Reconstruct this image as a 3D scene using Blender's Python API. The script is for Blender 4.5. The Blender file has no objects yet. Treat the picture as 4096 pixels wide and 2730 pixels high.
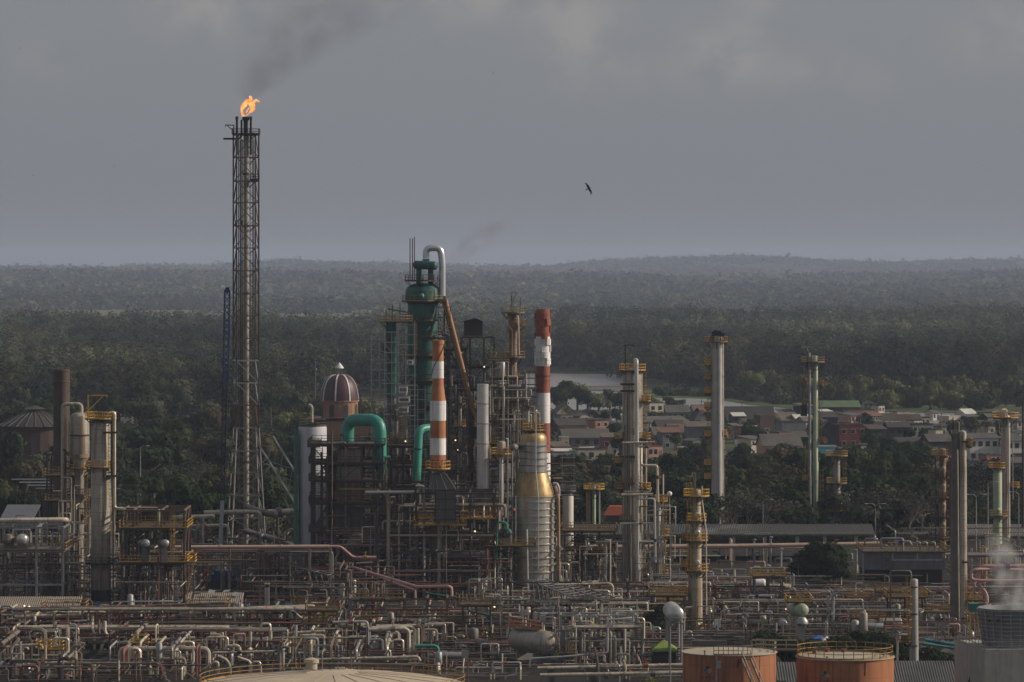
import bpy, math, random
import numpy as np
from mathutils import Vector, noise as mnoise
R = math.radians
scene = bpy.context.scene
COL = scene.collection

# ---------------------------------------------------------------- camera, sky, sun, exposure
F, Y0, CH = 17200.0, 1080.0, 59.0          # focal length and horizon row in photograph pixels, camera height in metres
cam = bpy.data.cameras.new('camera'); cam_o = bpy.data.objects.new('camera', cam); COL.objects.link(cam_o)
cam_o.location = (0, 0, CH); cam_o.rotation_euler = (R(90), 0, 0)
cam.sensor_width = 36; cam.lens = 36*F/4096; cam.shift_y = -(1365-Y0)/4096
cam.clip_start = 1; cam.clip_end = 40000
scene.camera = cam_o

SUN_AZ, SUN_EL = R(4), R(28)             # azimuth measured from +x towards +y
sd = Vector((math.cos(SUN_AZ)*math.cos(SUN_EL), math.sin(SUN_AZ)*math.cos(SUN_EL), math.sin(SUN_EL)))
sun = bpy.data.lights.new('sun', 'SUN'); sun.energy = 5.0; sun.angle = R(0.6); sun.color = (1.0, 0.87, 0.71)
sun_o = bpy.data.objects.new('sun', sun); COL.objects.link(sun_o); sun_o.location = (300, 300, 400)
sun_o.rotation_euler = (-sd).to_track_quat('-Z', 'Y').to_euler()

W = bpy.data.worlds.new('World'); scene.world = W; W.use_nodes = True
nt = W.node_tree; nt.nodes.clear()
def N(tree, t, **kw):
    n = tree.nodes.new(t)
    for k, v in kw.items():
        if k.startswith('i_'): n.inputs[k[2:].replace('_', ' ')].default_value = v
        else: setattr(n, k, v)
    return n
def mth(tree, op, a, b=None, c=None):
    n = tree.nodes.new('ShaderNodeMath'); n.operation = op
    for k, v in enumerate((a, b, c)):
        if v is None: continue
        if isinstance(v, (int, float)): n.inputs[k].default_value = v
        else: tree.links.new(v, n.inputs[k])
    return n.outputs[0]
def mixc(tree, fac, a, b, mode='MIX'):
    n = tree.nodes.new('ShaderNodeMix'); n.data_type = 'RGBA'; n.blend_type = mode
    for s, v in ((n.inputs[0], fac), (n.inputs[6], a), (n.inputs[7], b)):
        if hasattr(v, 'is_output') or hasattr(v, 'links'): tree.links.new(v, s)
        elif isinstance(v, (int, float)): s.default_value = v
        else: s.default_value = (*v[:3], 1)
    return n.outputs[2]
sky = N(nt, 'ShaderNodeTexSky', sky_type='NISHITA', sun_disc=False, sun_elevation=SUN_EL,
        sun_rotation=R(90)-SUN_AZ, altitude=60, air_density=1.0, dust_density=4.0, ozone_density=1.0)
hs = N(nt, 'ShaderNodeHueSaturation', i_Saturation=0.30, i_Value=1.0); nt.links.new(sky.outputs[0], hs.inputs['Color'])
base = mixc(nt, 0.8, hs.outputs[0], (1.90, 2.0, 2.19))       # hazy overcast veil over the clear sky
tc = N(nt, 'ShaderNodeTexCoord')
sep = N(nt, 'ShaderNodeSeparateXYZ'); nt.links.new(tc.outputs['Generated'], sep.inputs[0])
cn = N(nt, 'ShaderNodeTexNoise', i_Scale=95.0, i_Detail=6.0, i_Roughness=0.55); nt.links.new(tc.outputs['Generated'], cn.inputs['Vector'])
cloud = None
for px, py, sx, sy, a in ((860, 40, 240, 100, .55), (1900, 10, 300, 80, .5), (2310, 130, 150, 190, .6), (2880, 220, 150, 120, .55), (3300, 290, 260, 80, .3),
                       (2980, 150, 80, 90, .2), (3990, 150, 180, 110, .4), (210, 240, 120, 80, .3), (3050, 0, 120, 60, .35), (2600, 280, 320, 80, .15)):
    ax = mth(nt, 'DIVIDE', mth(nt, 'SUBTRACT', sep.outputs[0], (px-2048)/F), sx/F)
    az = mth(nt, 'DIVIDE', mth(nt, 'SUBTRACT', sep.outputs[2], (Y0-py)/F), sy/F)
    d2 = mth(nt, 'ADD', mth(nt, 'MULTIPLY', ax, ax), mth(nt, 'MULTIPLY', az, az))
    g = mth(nt, 'MULTIPLY', mth(nt, 'POWER', 2.718, mth(nt, 'MULTIPLY', d2, -0.9)), a)
    cloud = g if cloud is None else mth(nt, 'ADD', cloud, g)
front = mth(nt, 'GREATER_THAN', sep.outputs[1], 0.0)
nz = mth(nt, 'MULTIPLY', mth(nt, 'SUBTRACT', cn.outputs['Fac'], 0.36), 4.2)
nz = mth(nt, 'MAXIMUM', mth(nt, 'MINIMUM', nz, 1.0), 0.0)
cm = mth(nt, 'MULTIPLY', mth(nt, 'MULTIPLY', cloud, nz), front)
skyc = mixc(nt, cm, base, (2.85, 2.70, 2.58))
bg = N(nt, 'ShaderNodeBackground', i_Strength=0.15); nt.links.new(skyc, bg.inputs[0])
wo = N(nt, 'ShaderNodeOutputWorld'); nt.links.new(bg.outputs[0], wo.inputs[0])

vs = scene.view_settings
scene.display_settings.display_device = 'sRGB'
vs.view_transform = 'Standard'; vs.look = 'None'; vs.gamma = 1.0; vs.exposure = -0.34; vs.use_curve_mapping = False
scene.cycles.max_bounces = 6; scene.cycles.volume_bounces = 0; scene.cycles.volume_step_rate = 1.0
scene.cycles.volume_max_steps = 256; scene.cycles.caustics_reflective = False; scene.cycles.caustics_refractive = False
scene.cycles.use_denoising = True

# ---------------------------------------------------------------- picture row / column to metres
K = CH*F
def X(px, d): return (px-2048.0)*d/F
def Z(py, d): return CH-(py-Y0)*d/F
def G(py): return K/(py-Y0)                  # distance of a ground point
def S(p, d): return p*d/F                    # size
def P(px, py, d): return Vector((X(px, d), d, Z(py, d)))

# ---------------------------------------------------------------- mesh builder
class MB:
    def __init__(self): self.v = []; self.f = []; self.m = []; self.mi = 0
    def quad(self, *pts):
        n = len(self.v); self.v.extend(Vector(p) for p in pts); self.f.append(tuple(range(n, n+len(pts)))); self.m.append(self.mi); return self
    def box(self, x0, x1, y0, y1, z0, z1):
        n = len(self.v)
        self.v.extend(Vector(p) for p in ((x0,y0,z0),(x1,y0,z0),(x1,y1,z0),(x0,y1,z0),(x0,y0,z1),(x1,y0,z1),(x1,y1,z1),(x0,y1,z1)))
        for q in ((0,3,2,1),(4,5,6,7),(0,1,5,4),(1,2,6,5),(2,3,7,6),(3,0,4,7)):
            self.f.append(tuple(n+i for i in q)); self.m.append(self.mi)
        return self
    def rbox(self, c, sx, sy, z0, z1, yaw):
        n0 = len(self.v); self.box(-sx/2, sx/2, -sy/2, sy/2, z0, z1)
        ca, sa = math.cos(yaw), math.sin(yaw)
        for i in range(n0, len(self.v)):
            v = self.v[i]; self.v[i] = Vector((c[0]+v.x*ca-v.y*sa, c[1]+v.x*sa+v.y*ca, v.z))
        return self
    def bar(self, p, q, w, h=None):
        p, q = Vector(p), Vector(q); h = h or w
        d = (q-p); L = d.length
        if L < 1e-6: return self
        d /= L; u = d.cross(Vector((0,0,1)))
        if u.length < 1e-3: u = Vector((1,0,0))
        u.normalize(); t = d.cross(u); n = len(self.v)
        for c in (p, q):
            for a, b in ((-1,-1),(1,-1),(1,1),(-1,1)): self.v.append(c+u*(a*w/2)+t*(b*h/2))
        for qd in ((0,3,2,1),(4,5,6,7),(0,1,5,4),(1,2,6,5),(2,3,7,6),(3,0,4,7)):
            self.f.append(tuple(n+i for i in qd)); self.m.append(self.mi)
        return self
    def lathe(self, x, y, prof, n=24, a0=0.0, a1=None, cap=True):
        full = a1 is None; a1 = a0+2*math.pi if full else a1
        k = n if full else n+1; b = len(self.v)
        for r, z in prof:
            for i in range(k):
                a = a0+(a1-a0)*i/n; self.v.append(Vector((x+r*math.cos(a), y+r*math.sin(a), z)))
        for j in range(len(prof)-1):
            for i in range(n):
                i2 = (i+1) % k
                self.f.append((b+j*k+i, b+j*k+i2, b+(j+1)*k+i2, b+(j+1)*k+i)); self.m.append(self.mi)
        if cap and full:
            if prof[0][0] > 1e-4: self.f.append(tuple(b+i for i in reversed(range(k)))); self.m.append(self.mi)
            if prof[-1][0] > 1e-4: self.f.append(tuple(b+(len(prof)-1)*k+i for i in range(k))); self.m.append(self.mi)
        return self
    def tube(self, pts, r, n=8, bend=2.2, cap=True):
        pts = [Vector(p) for p in pts]; path = [pts[0]]
        for i in range(1, len(pts)-1):
            a, b, c = pts[i-1], pts[i], pts[i+1]
            d1 = (a-b); d2 = (c-b); l1, l2 = d1.length, d2.length
            if l1 < 1e-5 or l2 < 1e-5: continue
            d1 /= l1; d2 /= l2; t = min(bend*r, l1*.48, l2*.48)
            if d1.dot(d2) < -0.995: path.append(b); continue
            for k in range(5):
                s = k/4; p0, p1 = b+d1*t, b+d2*t
                path.append(p0*(1-s)**2+b*(2*s*(1-s))+p1*s*s)
        path.append(pts[-1]); b = len(self.v)
        up = None
        for i, p in enumerate(path):
            d = (path[min(i+1, len(path)-1)]-path[max(i-1, 0)]).normalized()
            if up is None:
                up = d.cross(Vector((0.13, 0.21, 1))); 
                if up.length < 1e-3: up = Vector((1,0,0))
            up = (up-d*up.dot(d)).normalized(); w = d.cross(up)
            rr = r[i] if isinstance(r, (list, tuple)) else r
            for k in range(n):
                a = 2*math.pi*k/n; self.v.append(p+up*(rr*math.cos(a))+w*(rr*math.sin(a)))
        for i in range(len(path)-1):
            for k in range(n):
                k2 = (k+1) % n
                self.f.append((b+i*n+k, b+i*n+k2, b+(i+1)*n+k2, b+(i+1)*n+k)); self.m.append(self.mi)
        if cap:
            self.f.append(tuple(b+k for k in reversed(range(n)))); self.m.append(self.mi)
            e = b+(len(path)-1)*n; self.f.append(tuple(e+k for k in range(n))); self.m.append(self.mi)
        return self
    def ball(self, c, rx, ry=None, rz=None, n=16, m=10):
        ry = ry or rx; rz = rz or rx; b = len(self.v); c = Vector(c)
        for j in range(m+1):
            t = math.pi*j/m
            for i in range(n):
                a = 2*math.pi*i/n; s = max(math.sin(t), 1e-3)
                self.v.append(c+Vector((rx*s*math.cos(a), ry*s*math.sin(a), -rz*math.cos(t))))
        for j in range(m):
            for i in range(n):
                i2 = (i+1) % n; self.f.append((b+j*n+i, b+j*n+i2, b+(j+1)*n+i2, b+(j+1)*n+i)); self.m.append(self.mi)
        return self
    def drum(self, p, q, r, n=18, dome=0.45):
        """horizontal vessel with dished ends from p to q"""
        p, q = Vector(p), Vector(q); d = (q-p).normalized(); L = (q-p).length
        prof = [(0.02, -dome*r), (.45*r, -dome*r*.88), (.78*r, -dome*r*.58), (.95*r, -dome*r*.25), (r, 0), (r, L),
                (.95*r, L+dome*r*.25), (.78*r, L+dome*r*.58), (.45*r, L+dome*r*.88), (0.02, L+dome*r)]
        u = d.cross(Vector((0,0,1))); u = u.normalized() if u.length > 1e-3 else Vector((1,0,0)); w = u.cross(d); b = len(self.v)
        for rr, t in prof:
            for k in range(n):
                a = 2*math.pi*k/n; self.v.append(p+d*t+u*(rr*math.cos(a))+w*(rr*math.sin(a)))
        for j in range(len(prof)-1):
            for k in range(n):
                k2 = (k+1) % n; self.f.append((b+j*n+k, b+(j+1)*n+k, b+(j+1)*n+k2, b+j*n+k2)); self.m.append(self.mi)
        return self
    def build(self, name, mat, parent=None, smooth=True, ang=38):
        vs_ = np.array([tuple(v) for v in self.v], dtype=np.float64).reshape(-1, 3)
        if parent is not None: off = root_loc(parent)
        else:
            lo, hi = vs_.min(0), vs_.max(0); off = Vector(((lo[0]+hi[0])/2, (lo[1]+hi[1])/2, lo[2]))
        me = bpy.data.meshes.new(name)
        me.from_pydata((vs_-np.array(off)).tolist(), [], self.f)
        mats = mat if isinstance(mat, (list, tuple)) else [mat]
        for m_ in mats: me.materials.append(m_)
        if len(mats) > 1: me.polygons.foreach_set('material_index', np.array(self.m, dtype=np.int32))
        if smooth:
            me.polygons.foreach_set('use_smooth', np.ones(len(self.f), dtype=bool)); me.set_sharp_from_angle(angle=R(ang))
        o = bpy.data.objects.new(name, me); COL.objects.link(o)
        if parent is not None: o.parent = parent; o['_root'] = list(off)
        else: o.location = off
        return o
def root_loc(o):
    while o.parent is not None: o = o.parent
    return Vector(o.location)
USED = {}
def tag(o, label=None, cat=None, group=None, kind=None):
    if label:
        o['label'] = label
        if cat: USED.setdefault(label, []).append(o)
    if cat: o['category'] = cat
    if group: o['group'] = group
    if kind: o['kind'] = kind
    return o
def thing(name, label, cat, loc, group=None):
    o = bpy.data.objects.new(name, None); COL.objects.link(o); o.location = loc; o.empty_display_size = 0.5
    return tag(o, label, cat, group)

# ---------------------------------------------------------------- materials
def s2l(c): return tuple(((v/255+0.055)/1.055)**2.4 if v/255 > .04045 else v/255/12.92 for v in c)
MATS = {}
def mat(name, base, var=None, rough=.6, metal=0.0, scale=1.2, streak=None, streak_amt=.5, spot=None, spot_th=.6, bump=0.0, spec=.4, ring=None, hue=0.0):
    if name in MATS: return MATS[name]
    m = bpy.data.materials.new(name); m.use_nodes = True; t = m.node_tree; t.nodes.clear(); MATS[name] = m
    out = N(t, 'ShaderNodeOutputMaterial'); b = N(t, 'ShaderNodeBsdfPrincipled', i_Roughness=rough, i_Metallic=metal)
    b.inputs['Specular IOR Level'].default_value = spec
    t.links.new(b.outputs[0], out.inputs[0])
    c = N(t, 'ShaderNodeTexCoord'); oi = N(t, 'ShaderNodeObjectInfo')
    va = N(t, 'ShaderNodeVectorMath', operation='ADD'); t.links.new(c.outputs['Object'], va.inputs[0])
    sc_ = N(t, 'ShaderNodeVectorMath', operation='SCALE'); sc_.inputs['Scale'].default_value = 91.0
    cb = N(t, 'ShaderNodeCombineXYZ'); 
    for k in range(3): t.links.new(oi.outputs['Random'], cb.inputs[k])
    t.links.new(cb.outputs[0], sc_.inputs[0]); t.links.new(sc_.outputs[0], va.inputs[1])
    def noise(scale, detail=5, vec=None, rgh=.6):
        n = N(t, 'ShaderNodeTexNoise', i_Scale=scale, i_Detail=detail, i_Roughness=rgh); t.links.new(vec or va.outputs[0], n.inputs['Vector']); return n.outputs['Fac']
    def ramp(x, a, bb):
        n = N(t, 'ShaderNodeMapRange', clamp=True); t.links.new(x, n.inputs[0]); n.inputs[1].default_value = a; n.inputs[2].default_value = bb; return n.outputs[0]
    col = base
    var = var or tuple(v*.62 for v in base)
    n1 = noise(scale)
    col = mixc(t, ramp(n1, .35, .68), base, var)
    if streak:
        mp = N(t, 'ShaderNodeMapping'); mp.inputs['Scale'].default_value = (1.6, 1.6, .09); t.links.new(va.outputs[0], mp.inputs[0])
        st = noise(1.1, 4, mp.outputs[0])
        col = mixc(t, mth(t, 'MULTIPLY', ramp(st, .48, .66), streak_amt), col, streak)
    if spot:
        sp = noise(scale*.55, 8, None, .68); col = mixc(t, ramp(sp, spot_th, spot_th+.07), col, spot)
    if ring:   # cladding bands round a vessel: (spacing, darker colour)
        sz = N(t, 'ShaderNodeSeparateXYZ'); t.links.new(c.outputs['Object'], sz.inputs[0])
        fr = mth(t, 'FRACT', mth(t, 'DIVIDE', sz.outputs[2], ring[0]))
        col = mixc(t, mth(t, 'MULTIPLY', mth(t, 'LESS_THAN', fr, ring[2] if len(ring) > 2 else .07), .75), col, ring[1])
    if hue:
        vmul = mth(t, 'ADD', mth(t, 'MULTIPLY', oi.outputs['Random'], 2*hue), 1-hue)
        cg = N(t, 'ShaderNodeHueSaturation'); t.links.new(vmul, cg.inputs['Value']); t.links.new(col, cg.inputs['Color']); col = cg.outputs[0]
    if hasattr(col, 'links'): t.links.new(col, b.inputs['Base Color'])
    if bump:
        bn = N(t, 'ShaderNodeBump', i_Strength=bump, i_Distance=.15); t.links.new(noise(scale*3, 4), bn.inputs['Height']); t.links.new(bn.outputs[0], b.inputs['Normal'])
    return m
RUST = (.11, .045, .018)
lag   = mat('lagged_cladding', (.62,.55,.44), (.42,.365,.285), .42, .2, .7, streak=(.17,.12,.075), streak_amt=.65, hue=.22)
lagd  = mat('dull_cladding', (.24,.215,.18), (.13,.115,.095), .5, .2, .6, streak=(.10,.07,.045), streak_amt=.6, spot=(.14,.07,.03), spot_th=.63, hue=.2)
alu   = mat('bright_cladding', (.62,.61,.60), (.47,.46,.45), .33, .55, .5, streak=(.34,.32,.3), streak_amt=.5, hue=.1)
colm  = mat('column_cladding', (.40,.365,.30), (.29,.26,.21), .5, .12, .5, streak=(.16,.105,.06), streak_amt=.9, spot=(.20,.10,.04), spot_th=.615, ring=(2.4, (.15,.13,.11), .035))
colg  = mat('grey_column', (.36,.36,.35), (.27,.265,.25), .5, .2, .6, streak=(.16,.15,.13), streak_amt=.6, ring=(3.0, (.17,.16,.15), .03))
colr  = mat('rusted_column', (.26,.16,.10), (.13,.075,.045), .75, 0, .8, streak=(.30,.24,.17), streak_amt=.8, spot=RUST, spot_th=.56)
dark  = mat('dark_steel', (.045,.041,.039), (.075,.052,.038), .7, .1, 1.0, spot=(.10,.05,.025), spot_th=.6, hue=.3)
brown = mat('brown_steel', (.075,.055,.043), (.12,.075,.045), .75, 0, 1.0, hue=.3)
grey  = mat('grey_steel', (.17,.165,.16), (.11,.10,.095), .6, .1, 1.0, spot=(.13,.075,.04), spot_th=.64, hue=.25)
galv  = mat('galvanised_steel', (.33,.335,.34), (.24,.24,.24), .45, .4, 1.0, hue=.2)
tan   = mat('tan_steel', (.33,.27,.195), (.22,.175,.125), .6, 0, 1.0, spot=(.16,.09,.045), spot_th=.62, hue=.22)
yel   = mat('yellow_paint', (.60,.35,.05), (.45,.25,.04), .55, 0, 1.2, spot=(.15,.075,.025), spot_th=.60, hue=.22)
yeld  = mat('faded_yellow_paint', (.38,.24,.07), (.26,.155,.05), .6, 0, 1.2, spot=(.10,.055,.022), spot_th=.56, hue=.22)
green = mat('green_paint', (.022,.115,.092), (.018,.075,.062), .55, 0, .5, streak=(.02,.048,.04), streak_amt=.75, spot=(.06,.045,.03), spot_th=.62, ring=(2.6, (.012,.05,.042), .05))
greenb= mat('bright_green_paint', (.035,.26,.195), (.03,.2,.155), .42, 0, .35, streak=(.03,.13,.10), streak_amt=.4)
greend= mat('dark_green_paint', (.012,.055,.045), (.01,.035,.03), .55, 0, .8)
greenp= mat('pale_green_paint', (.36,.42,.28), (.29,.34,.22), .5, 0, .7, streak=(.2,.22,.14), streak_amt=.5, spot=(.08,.085,.06), spot_th=.66)
redw  = mat('stack_red', (.31,.085,.05), (.23,.065,.04), .65, 0, .4, streak=(.12,.04,.028), streak_amt=.65, ring=(3.1, (.2,.05,.03), .03), spot=(.2,.1,.07), spot_th=.68)
orw   = mat('stack_orange', (.44,.165,.06), (.34,.125,.048), .65, 0, .4, streak=(.18,.07,.035), streak_amt=.65, spot=(.22,.1,.05), spot_th=.66)
whw   = mat('stack_white', (.76,.74,.73), (.64,.62,.61), .65, 0, .4, streak=(.40,.36,.32), streak_amt=.65, ring=(3.1, (.42,.4,.38), .03))
tanko = mat('orange_tank', (.40,.155,.065), (.32,.12,.05), .7, 0, .25, streak=(.17,.065,.035), streak_amt=.9, spot=(.15,.06,.03), spot_th=.63, ring=(2.0, (.22,.08,.035), .03))
tankt = mat('tank_roof', (.40,.34,.26), (.31,.26,.19), .75, 0, .4, spot=(.22,.15,.09), spot_th=.66)
pink  = mat('pink_pipe', (.50,.285,.265), (.42,.23,.21), .5, .05, .7, streak=(.3,.17,.15), streak_amt=.4)
pinkb = mat('pale_pink_pipe', (.52,.37,.30), (.43,.30,.24), .5, .05, .7, spot=(.30,.13,.06), spot_th=.68)
redp  = mat('rust_red_pipe', (.17,.065,.045), (.11,.045,.035), .65, 0, .8, hue=.25)
gold  = mat('golden_cladding', (.43,.31,.15), (.29,.20,.095), .45, .5, .6, streak=(.20,.125,.06), streak_amt=.85, spot=(.16,.10,.055), spot_th=.64)
silv  = mat('silver_cladding', (.50,.495,.49), (.37,.36,.35), .36, .6, .4, streak=(.24,.21,.18), streak_amt=.6)
conc  = mat('concrete', (.36,.345,.31), (.29,.275,.245), .85, 0, .5, streak=(.2,.19,.165), streak_amt=.45, bump=.1)
wrap  = mat('white_sheeting', (.50,.50,.53), (.43,.43,.46), .7, 0, .4, streak=(.33,.33,.36), streak_amt=.6, bump=.15)
netg  = mat('green_netting', (.03,.16,.105), (.02,.1,.07), .8, 0, .8)
blue  = mat('blue_paint', (.02,.04,.16), (.018,.03,.1), .5, 0, 1.0)
bluew = mat('pale_blue_paint', (.25,.33,.46), (.2,.26,.38), .5, 0, 1.0)
white = mat('white_paint', (.7,.69,.67), (.55,.54,.52), .5, 0, 1.0)
black = mat('black_steel', (.018,.017,.017), (.03,.025,.022), .7, 0, 1.0)
lime  = mat('lime_canvas', (.20,.265,.065), (.16,.215,.05), .7, 0, 1.5)
orgc  = mat('orange_canvas', (.42,.10,.045), (.33,.08,.04), .7, 0, 1.5)
glass = mat('window_glass', (.03,.035,.045), (.015,.018,.022), .15, 0, 1.0, spec=.6)
lens  = mat('lamp_glass', (.8,.78,.72), (.7,.68,.62), .3, 0, 1.0)
# ---------------------------------------------------------------- setting: ground, river, hills, far forest
def ground_mat():
    m = bpy.data.materials.new('ground_soil'); m.use_nodes = True; t = m.node_tree
    b = t.nodes['Principled BSDF']; b.inputs['Roughness'].default_value = .95; b.inputs['Specular IOR Level'].default_value = .1
    c = N(t, 'ShaderNodeTexCoord')
    def nz(s, d=6):
        n = N(t, 'ShaderNodeTexNoise', i_Scale=s, i_Detail=d, i_Roughness=.62); t.links.new(c.outputs['Object'], n.inputs['Vector']); return n.outputs['Fac']
    def rp(x, a, bb):
        n = N(t, 'ShaderNodeMapRange', clamp=True); t.links.new(x, n.inputs[0]); n.inputs[1].default_value = a; n.inputs[2].default_value = bb; return n.outputs[0]
    g = mixc(t, rp(nz(.02), .35, .65), (.045,.06,.03), (.10,.105,.055))
    g = mixc(t, rp(nz(.15), .45, .7), g, (.075,.06,.04))
    sy_ = N(t, 'ShaderNodeSeparateXYZ'); t.links.new(c.outputs['Object'], sy_.inputs[0])
    fld = mixc(t, rp(nz(.0045, 4), .4, .62), (.15,.155,.085), (.10,.105,.055))
    g = mixc(t, rp(sy_.outputs[1], 4050.0-9480, 4300.0-9480), g, fld)
    t.links.new(g, b.inputs['Base Color']); return m
o = MB().quad((-4500,-40,0),(4500,-40,0),(4500,19000,0),(-4500,19000,0)).build('ground', ground_mat(), smooth=False); tag(o, kind='structure')
yardm = mat('yard_gravel', (.036,.032,.028), (.022,.02,.018), .95, 0, .25, spot=(.075,.065,.055), spot_th=.62, spec=.1)
o = MB().quad((-150,430,.02),(190,430,.02),(230,1010,.02),(-190,1010,.02)).build('refinery_yard', yardm, smooth=False); tag(o, kind='structure')
asph = mat('asphalt', (.11,.10,.09), (.08,.072,.066), .9, 0, .4, spec=.15)
# road running away on the right
o = MB().quad((X(3430,745),745,.03),(X(3480,655),655,.03),(X(4300,620),620,.03),(X(3700,770),770,.03)).build('service_road', asph, smooth=False); tag(o, kind='structure')
# river
wm = bpy.data.materials.new('river_water'); wm.use_nodes = True; t = wm.node_tree; b = t.nodes['Principled BSDF']
b.inputs['Base Color'].default_value = (.20,.19,.175,1); b.inputs['Roughness'].default_value = .3; b.inputs['IOR'].default_value = 1.33
tcw = N(t, 'ShaderNodeTexCoord'); mp = N(t, 'ShaderNodeMapping'); mp.inputs['Scale'].default_value = (.05,.35,1); t.links.new(tcw.outputs['Object'], mp.inputs[0])
wn = N(t, 'ShaderNodeTexNoise', i_Scale=1.0, i_Detail=4.0); t.links.new(mp.outputs[0], wn.inputs['Vector'])
bp = N(t, 'ShaderNodeBump', i_Strength=.08, i_Distance=.3); t.links.new(wn.outputs['Fac'], bp.inputs['Height']); t.links.new(bp.outputs[0], b.inputs['Normal'])
def gp(px, py, z): d = G(py); return (X(px, d), d, z)
up = [(1930,1530),(1980,1503),(2210,1496),(2480,1498),(2530,1545),(2590,1588),(2850,1598),(3000,1622),(3200,1640),(3480,1650),(4000,1658),(4500,1660)]
dn = [(4500,1705),(4000,1700),(3480,1690),(3200,1672),(2850,1650),(2590,1632),(2400,1640),(2100,1640),(1950,1600)]
mb = MB(); mb.quad(*[gp(a, b_, .06) for a, b_ in dn][::1]+[gp(a, b_, .06) for a, b_ in up][::-1][::-1]) 
o = mb.build('river', wm, smooth=False); tag(o, kind='structure')
mb = MB()
for k, pts in enumerate([[(2210,1556),(2300,1548),(2480,1546),(2560,1552),(2560,1568),(2480,1570),(2330,1562)], [(2540,1586),(2620,1571),(2780,1566),(3010,1578),(3010,1592),(2850,1597),(2600,1590)]]):
    if k == 0: mb.quad(*[gp(a, b_, .35) for a, b_ in pts][::-1])
mud = mat('river_mud', (.13,.11,.085), (.08,.07,.055), .9, 0, .05)
o = mb.build('sandbar', mud, smooth=False); tag(o, kind='structure')

grs = mat('bank_grass', (.085,.11,.045), (.06,.08,.035), .9, 0, .04, spot=(.07,.09,.035), spot_th=.55, spec=.05)
mb = MB(); mb.quad(*[gp(a, b_, .12) for a, b_ in [(2530,1590),(2640,1570),(2800,1562),(3010,1574),(3200,1600),(3500,1620),(4200,1632),(4200,1656),(3480,1646),(3200,1636),(3000,1619),(2850,1596),(2640,1594)]][::-1])
o = mb.build('river_bank', grs, smooth=False); tag(o, kind='structure')
folm = bpy.data.materials.new('foliage'); folm.use_nodes = True; t = folm.node_tree; t.nodes.clear()
out = N(t, 'ShaderNodeOutputMaterial'); df = N(t, 'ShaderNodeBsdfDiffuse'); tl = N(t, 'ShaderNodeBsdfTranslucent'); mx = N(t, 'ShaderNodeMixShader'); mx.inputs[0].default_value = .22
at = N(t, 'ShaderNodeAttribute', attribute_name='tint'); gm = N(t, 'ShaderNodeNewGeometry')
nv = N(t, 'ShaderNodeTexNoise', i_Scale=.35, i_Detail=3.0); t.links.new(gm.outputs['Position'], nv.inputs['Vector'])
vm = mth(t, 'ADD', mth(t, 'MULTIPLY', nv.outputs['Fac'], .5), .75)
hs = N(t, 'ShaderNodeHueSaturation'); t.links.new(at.outputs['Color'], hs.inputs['Color']); t.links.new(vm, hs.inputs['Value'])
for s_ in (df, tl): t.links.new(hs.outputs[0], s_.inputs['Color'])
t.links.new(df.outputs[0], mx.inputs[1]); t.links.new(tl.outputs[0], mx.inputs[2]); t.links.new(mx.outputs[0], out.inputs[0])
def leaf_mesh(name, C, Rad, tints, ntri, size, rng, upper=-.25, lump=5, sg=.2):
    """triangular leaf clumps on lumpy crowns: C centres (n,3), Rad (n,3), tints (n,3)"""
    n = len(C); C = np.asarray(C, float); Rad = np.asarray(Rad, float)
    th = rng.uniform(0, 2*np.pi, (n, ntri)); u = rng.uniform(upper, 1, (n, ntri))
    s = np.sqrt(1-u*u); D = np.stack([s*np.cos(th), s*np.sin(th), u], -1)
    ph = rng.uniform(0, 6.28, (n, 1, 3)); w = rng.uniform(.7, 1.3, (n, 1, 3))*lump*.5
    lum = 1+.17*np.sin(D[..., 0]*w[..., 0]*2+ph[..., 0])+.17*np.sin(D[..., 1]*w[..., 1]*2+ph[..., 1])+.10*np.sin(D[..., 2]*w[..., 2]*3+ph[..., 2])
    rr = lum*rng.uniform(.72, 1.05, (n, ntri))
    Pn = C[:, None, :]+D*Rad[:, None, :]*rr[..., None]
    nor = D+rng.normal(0, sg, D.shape); nor /= np.linalg.norm(nor, axis=-1, keepdims=True)
    rv = rng.normal(0, 1, D.shape); a = np.cross(nor, rv); a /= np.linalg.norm(a, axis=-1, keepdims=True); b = np.cross(nor, a)
    sz = size*rng.uniform(.6, 1.3, (n, ntri, 1))*np.clip(Rad[:, :1].mean(1)[:, None, None]/np.mean(Rad[:, 0]), .7, 1.2)
    V = np.stack([Pn+a*sz, Pn-a*sz*.5+b*sz*.87, Pn-a*sz*.5-b*sz*.87], 2).reshape(-1, 3)
    nt_ = n*ntri
    me = bpy.data.meshes.new(name); me.vertices.add(nt_*3); me.loops.add(nt_*3); me.polygons.add(nt_)
    me.vertices.foreach_set('co', V.astype(np.float32).ravel()); me.loops.foreach_set('vertex_index', np.arange(nt_*3, dtype=np.int32))
    me.polygons.foreach_set('loop_start', np.arange(0, nt_*3, 3, dtype=np.int32)); 
    ca = me.attributes.new('tint', 'FLOAT_COLOR', 'FACE')
    tt = np.ones((n, ntri, 4), np.float32); tt[..., :3] = np.asarray(tints)[:, None, :]*rng.uniform(.92, 1.08, (n, ntri, 1))
    ca.data.foreach_set('color', tt.ravel()); me.materials.append(folm); me.update(); me.validate()
    return me
def vnoise(x, y, s): return mnoise.noise(Vector((x*s, y*s, 3.7)))
PAL = np.array([(.034,.050,.027),(.025,.039,.024),(.052,.062,.032),(.074,.076,.040),(.052,.050,.034),(.022,.034,.024),(.040,.055,.03),(.085,.075,.046)])
rng = np.random.default_rng(7); random.seed(5)
def bank(px):    # row of the far river bank at a column
    if px < 1930: return 1720 if px < 1250 else 1640
    return np.interp(px, [u_[0] for u_ in up[1:]], [u_[1] for u_ in up[1:]])-4
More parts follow.
